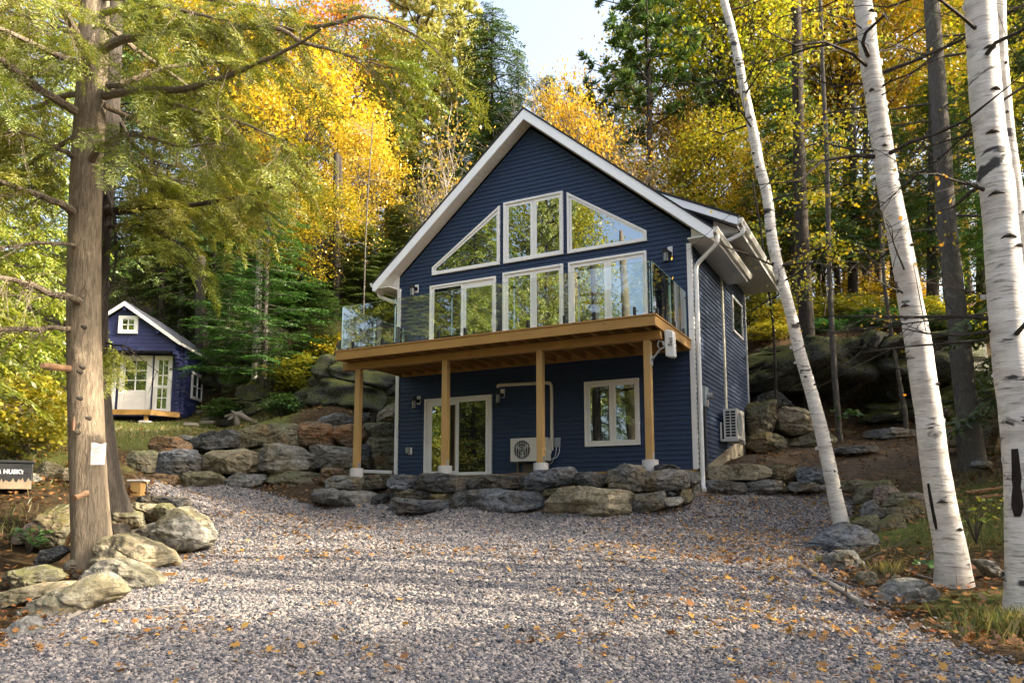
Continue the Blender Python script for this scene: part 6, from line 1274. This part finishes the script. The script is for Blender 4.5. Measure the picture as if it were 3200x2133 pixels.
mb = MB(); P = path3([(270, 1540), (250, 1548), (232, 1556)], T0 - 0.2, T0 - 0.42); mb.tube([tuple(p - tb) for p in P], [.045, .03, .036], 9); mb.build('broken_stub', M['stub'], hem, True)
mb = MB(); P = path3([(229, 1345), (230, 1320), (231, 1300)], T0 - 0.22, T0 - 0.22); mb.tube([tuple(p - tb) for p in P], [.018, .026, .012], 7); mb.build('torn_wood', M['stub'], hem, True)
mb = MB()
for (u, v) in ((245, 1160), (272, 1305), (253, 1145), (244, 1243), (238, 1350), (258, 1020)):
    p = at(u, v, T0 - 0.2); mb.tube([tuple(p - tb + Vector((0, 0.06, 0))), tuple(p - tb), tuple(p - tb + Vector((0, -0.03, 0.0)))], [.03, .022, .010], 8)
mb.build('knot', M['bark_dark'], hem, True)
# second trunk behind it
tb2 = at(362, 1560, 11.2); tb2.z = h(tb2.x, tb2.y) - 0.25
hem2 = thing('hemlock_tree', tb2, 'darker second hemlock trunk with flared roots close behind the big one', 'tree')
tp2 = [(338, 1600), (332, 1540), (316, 1430), (303, 1300), (298, 1150), (297, 1000), (303, 850), (312, 700), (335, 500), (345, 330), (352, 200), (358, 0), (360, -300)]
bark_trunk('trunk', hem2, tb2, [at(u, v, 11.2) for u, v in tp2], [0.22, 0.21, 0.19, 0.17, 0.16, 0.15, 0.14, 0.13, 0.12, 0.10, 0.08], 'bark_dark', 9, 40, 0.07, 0.4, 0.4, 110)
B2 = [(Z1([(690,1420),(740,1410),(900,1385),(1300,1370),(1450,1340),(1700,1300),(1850,1220),(1950,1160)]), 11.2, 10.2, .06, .012, 0.85), (Z1([(720,1300),(780,1430),(790,1600),(800,1750),(760,1920),(690,2060)]), 11.1, 10.4, .03, .008, 0.12),
      (Z4([(720,-60),(860,-90),(1000,-130),(1150,-190)]), 11.2, 11.0, .035, .008, 1.0), (Z4([(720,20),(900,10),(1050,40),(1200,110),(1300,180)]), 11.2, 10.6, .03, .006, 0.8), (Z1([(740,900),(900,1100),(1100,1200),(1300,1230),(1500,1290)]), 11.2, 12.2, .04, .008, 1.1),
      (Z1([(740,700),(900,1000),(1050,1100),(1250,1120),(1450,1100)]), 11.2, 12.8, .04, .008, 1.1), (Z4([(700,780),(760,800),(800,815),(860,850)]), 11.2, 10.9, .018, .006, 0.8)]
for i, (px, a, b_, r0, r1, fo) in enumerate(B2): bough(hem2, tb2, px, a, b_, r0, r1, 300 + i, fo, dead=5, bark='bark_dark', leafmat='hemlock')
mb = MB()
for a_, (u, v, Y) in enumerate(((430, 1610, 10.6), (400, 1640, 10.4), (455, 1570, 11.0), (330, 1640, 10.6))):
    e = at(u, v, Y); e.z = h(e.x, e.y) + 0.02; q = e - tb2; mb.tube([(q.x*.25, q.y*.25, 0.55), (q.x*.55, q.y*.55, 0.34), tuple(q)], [.11, .07, .03], 8)
mb.build('root', M['bark_dark'], hem2, True)
# ------------------------------------------------------------------ birches and the grey trunk at the right
def birch(name, label, px, Y, r, mat, group, rmul=None, twig=None, n=28, scars=10, dY=0.0, base=None, patch=None):
    P = [at(u, v, Y + dY*i/len(px)) for i, (u, v) in enumerate(px)]; b = P[0].copy(); b.z = (h(b.x, b.y) if base is None else base) - 0.2
    t_ = thing(name, b, label, 'tree', group); g = np.random.default_rng(int(px[0][0])); P = [Vector((P[0].x, P[0].y, b.z))] + P
    D = dense(P, 90); rr = np.interp(np.linspace(0, 1, 90), np.linspace(0, 1, len(r)), r) * (0.94 if scars else 1); V = []
    for i in range(90):
        k = 1 + 0.05*noise.noise(Vector((0.3, seed_ := px[0][0], D[i, 2]*2.2)))
        for j in range(n):
            a = 2*math.pi*j/n; f = 1 + 0.025*noise.noise(Vector((math.cos(a)*2, math.sin(a)*2, D[i, 2]*5 + px[0][0]))); fl = 1 + 0.25*math.exp(-max(0, D[i, 2] - b.z - 0.2)/0.25)
            V.append((D[i, 0] + rr[i]*k*f*fl*math.cos(a), D[i, 1] + rr[i]*k*f*fl*math.sin(a), D[i, 2]))
    V = np.array(V) - np.array(tuple(b)); link('trunk', mesh_np('trunk', V, np.array([(i*n + j, i*n + (j+1) % n, (i+1)*n + (j+1) % n, (i+1)*n + j) for i in range(89) for j in range(n)]), True), M[mat], t_)
    mb, mc = MB(), MB()
    for s in range(scars):       # dark branch scars with drooping brows, and curls of peeling bark
        i = int(g.integers(6, 84)); a = g.uniform(3.4, 6.0); c = D[i] - np.array(tuple(b)); r_ = rr[i]; hw_ = r_*g.uniform(0.25, 0.5); pts = []
        for q in np.linspace(-1, 1, 9): aa = a + q*hw_/r_; pts.append((c[0] + (r_*1.045)*math.cos(aa), c[1] + (r_*1.045)*math.sin(aa), c[2] - 0.3*hw_*q*q))
        mb.tube(pts, [0.003, .008, .012, .018, .022, .018, .012, .008, .003], 6)
        for _p in range(3):
            i = int(g.integers(4, 86)); a = g.choice([0.15, 3.0]) + g.normal(0, .3); c = D[i] - np.array(tuple(b)); r_ = rr[i]; o = np.array([math.cos(a), math.sin(a), 0]); q0 = c + o*r_*0.98; tgt = np.array([-math.sin(a), math.cos(a), 0]); w_ = g.uniform(.01, .04); l = g.uniform(.02, .07)
            mc.add([tuple(q0 - np.array([0, 0, w_])), tuple(q0 + np.array([0, 0, w_])), tuple(q0 + o*l*.7 + tgt*l*.3 + np.array([0, 0, w_*.8])), tuple(q0 + o*l*.7 + tgt*l*.3 - np.array([0, 0, w_*1.2])), tuple(q0 + o*l*.8 + tgt*l*.9 - np.array([0, 0, w_*1.3])), tuple(q0 + o*l*.8 + tgt*l*.9 + np.array([0, 0, w_*.5]))], [(0,1,2,3), (3,2,5,4)])
    if scars: mb.build('branch_scar', M['bark_dark'], t_, True); mc.build('peeling_bark', M['birch'], t_)
    if patch:                    # burnt-looking patch where the white bark has peeled off
        i0, i1, a0, a1 = patch; g2 = random.Random(i0); n_ = 7; vs = []
        for i in range(i0, i1 + 1):
            e = 0.55 if i in (i0, i1) else g2.uniform(.6, 1.0); m0 = (a0 + a1)/2; wd = (a1 - a0)/2*e*g2.uniform(.75, 1.1)
            for q in range(n_): a = m0 + wd*(2*q/(n_-1) - 1); k_ = 1.06 if 0 < q < n_-1 else 0.97; vs.append(tuple(D[i] + np.array([math.cos(a), math.sin(a), 0])*rr[i]*k_ - np.array(tuple(b))))
        mp_ = MB(); mp_.add(vs, [(i*n_ + q, i*n_ + q+1, (i+1)*n_ + q+1, (i+1)*n_ + q) for i in range(i1 - i0) for q in range(n_-1)]); mp_.build('bare_patch', M['black_bark'], t_, True)
    if twig: twig(t_, [Vector(p) - b for p in D])
    return t_, b, D
BG_ = 'white birches at the right'
b1 = [(2636, 1660), (2633, 1648), (2612, 1560), (2586, 1429), (2558, 1308), (2530, 1205), (2497, 1097), (2479, 1009), (2455, 920), (2423, 803), (2409, 729), (2399, 608), (2371, 514), (2357, 430), (2338, 337), (2320, 262), (2310, 196), (2287, 93), (2261, 0), (2235, -120), (2190, -330)]
birch('birch_tree', 'slim leaning white birch in front of the right corner of the cottage', b1, 13.6, [0.135, 0.128, 0.12, 0.11, 0.105, 0.10, 0.095, 0.085, 0.08, 0.07, .05], 'birch', BG_, twig=twigs(51, 26, 1.5, 'bark_dark', 'ygreen', 60, 0.35, 0.3, .06), scars=12)
b2 = [(2983, 1840), (2981, 1815), (2974, 1727), (2942, 1578), (2918, 1429), (2904, 1298), (2885, 1191), (2871, 1074), (2848, 962), (2829, 840), (2811, 747), (2801, 692), (2778, 598), (2764, 495), (2745, 374), (2736, 299), (2717, 187), (2708, 93), (2696, 0), (2680, -150), (2655, -420)]
birch('birch_tree', 'middle white birch, thick and leaning left, right of the rock heap', b2, 9.0, [0.185, 0.175, 0.165, 0.155, 0.15, 0.142, 0.135, 0.13, 0.125, 0.118, 0.11, .10, .08], 'birch', BG_, twig=twigs(52, 22, 1.9, 'bark_dark', 'yellow', 50, 0.35, 0.3, .055), scars=11, patch=(8, 13, 3.35, 3.75))
b3 = [(3222, 2000), (3215, 1900), (3205, 1620), (3199, 1430), (3185, 1308), (3161, 1121), (3147, 980), (3138, 840), (3129, 729), (3119, 608), (3100, 467), (3082, 327), (3072, 187), (3062, 0), (3050, -200), (3040, -420)]
birch('birch_tree', 'thickest white birch at the right edge, front stem of two', b3, 7.6, [0.20, 0.195, 0.19, 0.185, 0.178, 0.17, 0.165, 0.162, 0.158, 0.15, .13], 'birch', BG_, twig=twigs(53, 16, 1.8, 'bark_dark', 'orange', 60, 0.35, 0.3, .055), scars=11, patch=(13, 20, 3.35, 4.15))
b4 = [(3250, 1900), (3240, 1620), (3236, 1430), (3226, 1200), (3215, 980), (3200, 800), (3185, 680), (3172, 590), (3156, 467), (3142, 327), (3130, 187), (3126, 0), (3122, -200), (3115, -420)]
birch('birch_tree', 'white birch at the right edge, thinner stem behind the thickest one', b4, 8.0, [0.13, 0.12, 0.11, 0.10, 0.085, 0.07, 0.062, .06, .05], 'birch', BG_, scars=8)
gt_ = [(3040, 1455), (3037, 1430), (3028, 1330), (3012, 1200), (3000, 1080), (2988, 960), (2975, 850), (2962, 740), (2955, 640), (2945, 480), (2935, 340), (2925, 200), (2915, 60), (2905, -100), (2890, -350)]
birch('tree', 'straight grey barked trunk with lichen spots between the middle and right birches', gt_, 17.2, [0.27, 0.24, 0.222, 0.212, 0.205, 0.195, 0.19, 0.18, 0.17, .155, .13], 'bark_grey', None, twig=twigs(54, 30, 2.4, 'bark_grey', 'yellow', 420, 0.35, 0.1, .10), scars=0)
# dark bark patches at the birch feet, white blaze on the grey trunk
# long bare twigs crossing in front at the right
def bare_branch(label, px, Y0_, Y1_, r0, seed, n=22, l=0.55):
    P = dense(path3(px, Y0_, Y1_), 24); g = np.random.default_rng(seed); b = Vector(P[0]); t_ = thing('bare_branch', b, label, 'branch', 'bare branches reaching in from the right'); P = P - P[0]; mb = MB(); mb.tube([tuple(p) for p in P], list(np.linspace(r0, .003, 24)), 6)
    for k in range(n):
        i = int(g.integers(4, 23)); d = unit(P[i] - P[i-1]) + g.normal(0, .55, 3); Q_ = wobble(P[i], P[i] + unit(d)*l*g.uniform(.3, 1), 5, .012, g); mb.tube([tuple(q) for q in Q_], [.005, .004, .003, .0025, .0015], 4, False)
        for _ in range(2): j = int(g.integers(1, 4)); mb.tube([tuple(Q_[j]), tuple(Q_[j] + unit(d + g.normal(0, .7, 3))*l*.3)], [.003, .0012], 4, False)
    mb.build('twigs', M['bark_dark'], t_); return t_
bare_branch('bare branch crossing the middle birch at mid height', [(3220, 1000), (3120, 975), (3000, 988), (2900, 1002), (2800, 1015), (2700, 1030), (2590, 1040)], 7.9, 8.4, .016, 61, 26)
bare_branch('bare branch sloping down from the upper right corner to the middle birch', [(3230, 250), (3080, 350), (2990, 450), (2920, 510), (2820, 580), (2740, 660), (2640, 720)], 7.6, 8.6, .016, 62, 22)
bare_branch('bare branch low behind the middle birch', [(3215, 955), (3000, 905), (2900, 880), (2780, 850), (2680, 780)], 8.4, 9.6, .010, 63, 18)
bare_branch('bare branch high across the top right corner', [(3230, 0), (3120, 60), (3000, 110), (2900, 190), (2800, 270), (2700, 330)], 8.0, 9.0, .014, 64, 22)

# ------------------------------------------------------------------ small things
def local_box(t_): return t_
# steel chest at the left edge
cb = at(98, 1527, 13.2); cb.z = h(cb.x, cb.y) 
ct = at(98, 1448, 13.2).z - at(98, 1527, 13.2).z; cb = at(98, 1527, 13.2)
t_ = thing('steel_chest', cb, 'battered black steel tool chest standing in the leaves at the left edge', 'tool chest', rz=R(31))
w = 1.25; MB().box(-w, 0, 0, 0.6, 0, ct).build('body', M['boxsteel'], t_, bevel=0.015)
MB().box(-w-0.02, 0.02, -0.02, 0.62, ct+0.002, ct+0.05).build('lid', M['boxsteel'], t_, bevel=0.012)
MB().box(-w, -0.002, -0.006, -0.001, 0.0, 0.02).build('skid', M['boxrust'], t_)
g = np.random.default_rng(5); top = [(-w + w*i/46, 0.05 + 0.12*g.random()**1.5 + (0.05 if i > 25 else 0)) for i in range(47)]
MB().prism([(-w, 0.021)] + [(-0.003, 0.021)] + [(x - 0.003, z) for x, z in top[::-1]], -0.005, -0.001).build('worn_paint', M['boxrust'], t_)
for x in (-0.09, -1.0): MB().box(x-0.05, x+0.04, -0.012, -0.001, ct*0.62, ct*0.78).build('handle', M['dark'], t_, bevel=0.006)
text_part('lettering', 'HUSKY', 0.095, M['white'], t_, Matrix.Translation((-0.27, -0.006, ct*0.66)) @ Matrix.Rotation(R(90), 4, 'X'), 0.003)
dog = [(x*.62 - 0.085, z*.75) for x, z in [(-0.72,-.02),(-0.68,.06),(-0.655,.02),(-0.63,.07),(-0.61,.02),(-0.60,-.01),(-0.585,-.05),(-0.61,-.04),(-0.64,-.07),(-0.66,-.04),(-0.70,-.06),(-0.69,-.03)]]
MB().prism([(x, ct*0.66 + z) for x, z in dog], -0.007, -0.002).build('emblem', M['white'], t_)
# paper notice on the trunk
pn = at(308, 1418, T0 - 0.235)
t_ = thing('paper_notice', pn, 'crumpled white paper notice stapled to the hemlock trunk', 'notice', rz=R(14))
s_ = T0 / 2410 * 1.01; pw, ph = 41*s_, 64*s_; mb = MB(); V = []
for i in range(9):
    for j in range(7): x, z = -pw/2 + pw*j/6, ph/2 - ph*i/8; V.append((x - 0.02*pw*i/8*(1 if j < 3 else -1)*-1, -0.012 + 0.008*math.sin(i*1.1 + j*.7), z + 0.01*math.sin(j*1.3)*(i == 0)))
mb.add(V, [(i*7 + j, i*7 + j + 1, (i+1)*7 + j + 1, (i+1)*7 + j) for i in range(8) for j in range(6)]); sh_ = mb.build('sheet', M['paper'], t_, True); mb = MB()
for i in range(9): z = ph*(.36 - .085*i); l_ = pw*(.30 if i % 3 else .38); mb.box(-l_, l_*(.2 if i in (2, 5) else .9), -0.0235, -0.022, z, z + 0.007)
mb.build('print', M['print'], sh_)
# log, boards, tub on the terrace
def board(name, label, cat, p, L_, w_, hh, yaw, tilt, mat, roll=0.0):
    t_ = thing(name, p, label, cat); t_.rotation_euler = (roll, tilt, yaw); MB().box(-L_/2, L_/2, -w_/2, w_/2, 0, hh).build('board', M[mat], t_, bevel=0.008); return t_
def tp_(u, v, Y): return at(u, v, Y)
board('weathered_board', 'weathered board leaning on stones in front of the cabin corner', 'board', tp_(598, 1328, 26.3), 0.5, 0.22, 0.06, 0.2, 0.05, 'greywood', 0.5)
board('weathered_board', 'short weathered board beside the black tub', 'board', tp_(648, 1322, 26.4), 0.5, 0.12, 0.08, 0.1, -0.04, 'greywood', 0.3)
board('weathered_board', 'grey board slanting up behind the black tub', 'board', tp_(665, 1308, 27.2), 0.7, 0.25, 0.04, 0.5, -0.2, 'greywood', 0.4)
t_ = thing('long_plank', tp_(690, 1286, 28.5), 'long pale plank lying behind the cabin corner', 'board'); MB().box(-0.9, 0.9, -0.05, 0.05, -0.05, 0.05).build('plank', M['greywood'], t_, bevel=0.006)
t_ = thing('black_tub', tp_(698, 1331, 26.2), 'round black plastic tub on the grass by the boards', 'tub')
MB().tube([(0,0,0.0), (0,0,0.02), (0,0,0.10), (0,0,0.12), (0,0,0.19), (0,0,0.205)], [0.24, 0.26, 0.275, 0.285, 0.295, 0.30], 28, False).build('tub_wall', M['black'], t_, True); MB().tube([(0,0,0.16), (0,0,0.165)], 0.285, 28).build('tub_inside', M['dark'], t_)
t_ = thing('stump', tp_(738, 1322, 26.4), 'upturned root stump with a log leaning away to the right on the terrace', 'stump'); mb = MB()
mb.tube([(-0.4, 0, 0.22), (-0.1, 0, 0.3), (0.1, 0, 0.3), (0.35, 0.05, 0.16), (0.75, 0.1, 0.0)], [.05, .09, .13, .09, .07], 9); mb.tube([(0, 0, 0.28), (0.02, 0.02, -0.05)], [.12, .1], 8); mb.tube([(0, 0, .3), (-.15, -.1, .42)], [.08, .03], 7); mb.tube([(0.05, 0, .3), (.15, .1, .45)], [.07, .03], 7); mb.tube([(-.05, 0, .28), (-.3, -.15, .05)], [.07, .03], 7); mb.build('wood', M['greywood'], t_, True)
t_ = thing('stub_post', tp_(431, 1527, 14.6), 'short wooden post with a white cap at the gravel edge behind the trunks', 'post'); MB().box(-0.10, 0.10, -0.1, 0.1, -0.2, 0.145).build('post', M['pt_post'], t_, bevel=0.01); MB().box(-0.16, 0.16, -0.12, 0.12, 0.147, 0.175).build('cap', M['white'], t_)
t_ = thing('survey_stake', tp_(2938, 1312, 20), 'bright pink survey stake in the leaves right of the middle birch', 'stake'); MB().box(-0.035, 0.035, -0.012, 0.012, -0.2, 0.36).build('stake', M['pink'], t_)
for (u, v, L_, yaw, tilt, lab) in ((3090, 1533, 0.95, 0.15, -0.13, 'long split plank in the grass left of the right birch, the upper one'), (3110, 1552, 0.8, 0.1, -0.12, 'split plank in the grass left of the right birch, the lower one')):
    p = ground_at(u, v); t_ = thing('split_plank', p, lab, 'plank'); t_.rotation_euler = (0.3, tilt, yaw); MB().box(-L_/2, L_/2, -0.05, 0.05, 0.0, 0.05).build('wood', M['rawwood'], t_, bevel=0.01)
def stick(name, label, px, r0, r1, mat, seed, lift=0.03, cat='stick', n=3):
    P = []
    for u, v in px: q = ground_at(u, v); q.z += lift; P.append(q)
    b = P[0].copy(); t_ = thing(name, b, label, cat); g = np.random.default_rng(seed); D = dense(P, 20) - np.array(tuple(b)); D += np.cumsum(g.normal(0, .004, D.shape), 0)*[1, 1, .4]; mb = MB(); mb.tube([tuple(p) for p in D], list(np.linspace(r0, r1, 20)), 8)
    for _ in range(n): i = int(g.integers(3, 18)); e = D[i] + g.normal(0, .14, 3)*[1, 1, .3] + [0, 0, .08]; mb.tube([tuple(D[i]), tuple((D[i]+e)/2), tuple(e)], [r1*.6, r1*.4, .002], 5)
    mb.build('wood', M[mat], t_, True)
stick('fallen_branch', 'lichen covered fallen branch at the right edge of the gravel', [(2505, 1778), (2560, 1815), (2620, 1850), (2680, 1890), (2690, 1900)], .026, .03, 'bark_pale', 1, .05, 'branch', 4)
stick('stick', 'crooked dark stick from the smooth boulder towards the birches', [(2694, 1765), (2760, 1738), (2820, 1712), (2870, 1690)], .016, .008, 'bark_dark', 2, .06)
stick('stick', 'dark stick lying against the middle birch foot', [(2832, 1798), (2870, 1770), (2905, 1740), (2930, 1720)], .02, .012, 'bark_dark', 3, .05)
stick('stick', 'thin pale stick in front of the leafy plant', [(2860, 1808), (2920, 1826), (3000, 1853)], .010, .006, 'bark_pale', 4, .06)
stick('stick', 'peeled stick along the foot of the long wedge boulder', [(205, 1945), (280, 1905), (340, 1885), (385, 1872)], .022, .012, 'bark_pale', 5, .03)
stick('stick', 'thin twig lying on the gravel right of the wedge boulder', [(345, 1912), (430, 1916), (500, 1908), (560, 1904)], .010, .006, 'bark_pale', 6, .03)
stick('stick', 'dark twig on the gravel in the lower right', [(2950, 2090), (3060, 2065), (3195, 2052)], .008, .006, 'bark_dark', 7, .03)
stick('stick', 'long dark twig over the gravel left of the tilted slab', [(2370, 1672), (2450, 1662), (2540, 1652)], .008, .006, 'bark_dark', 8, .03)
stick('stick', 'thin twig on the gravel in the middle distance', [(1660, 1710), (1740, 1700), (1800, 1690), (1850, 1668)], .008, .005, 'bark_pale', 9, .03)
t_ = thing('plank', at(505, 1798, 8.9), 'thin split plank end behind the whitish boulder', 'plank'); t_.rotation_euler = (0, -0.05, 0.1); MB().box(-.16, .16, -.03, .03, 0, .03).build('wood', M['rawwood'], t_)
t_ = thing('splinter', at(205, 1705, 10.0), 'broken splinter of wood leaning up in the hollow left of the trunk', 'splinter'); MB().tube([(0,0,0), (.06,.02,.16), (.12,.04,.3)], [.03, .035, .01], 6).build('wood', M['rawwood'], t_)
# leafy plants
def plant(name, label, p, n, sz, hh, mat, seed, leaf=.09):
    t_ = thing(name, p, label, 'plant'); g = np.random.default_rng(seed); mb = MB(); C = []
    for k in range(n):
        a = g.uniform(0, 6.28); e = np.array([math.cos(a)*sz*g.uniform(.2, 1), math.sin(a)*sz*g.uniform(.2, 1), hh*g.uniform(.4, 1)]); mb.tube([(0,0,-.03), tuple(e*[.4,.4,.7]), tuple(e)], [.006, .005, .003], 5, False)
        for _ in range(4): C.append(e + g.normal(0, leaf*.7, 3)*[1, 1, .4])
    C = np.array(C); m_ = len(C); nm = unit(g.normal(0, .4, (m_, 3)) + [0, -.3, 1]); D = unit(np.cross(nm, g.normal(0, 1, (m_, 3)))); l = leaf*g.uniform(.7, 1.3, m_)
    mb.build('stems', M['bark_dark'], t_); link('leaves', quads_mesh('leaves', rhombs(C, D, np.cross(nm, D), l, l*.85)), M[mat], t_)
p = ground_at(2935, 1812); plant('leafy_plant', 'bright green round leaved plant at the foot of the middle birch', p, 12, .28, .22, 'green', 1, .085)
p = ground_at(2640, 1335, 3, 30); plant('leafy_plant', 'small green fern like plant in the leaves behind the low right wall', at(2650, 1312, 22), 14, .35, .3, 'green', 2, .12)
plant('fern', 'green fern between the rocks left of the hemlock trunk', at(90, 1725, 10.2), 16, .28, .3, 'green', 3, .08)
plant('fern', 'yellow green fern tuft on the terrace left of the deck', at(880, 1300, 25), 22, .5, .55, 'fir', 4, .12)
plant('leafy_plant', 'yellow leaved seedling between the two right birches', at(3050, 1690, 10.5), 16, .35, .6, 'shrub', 5, .07)
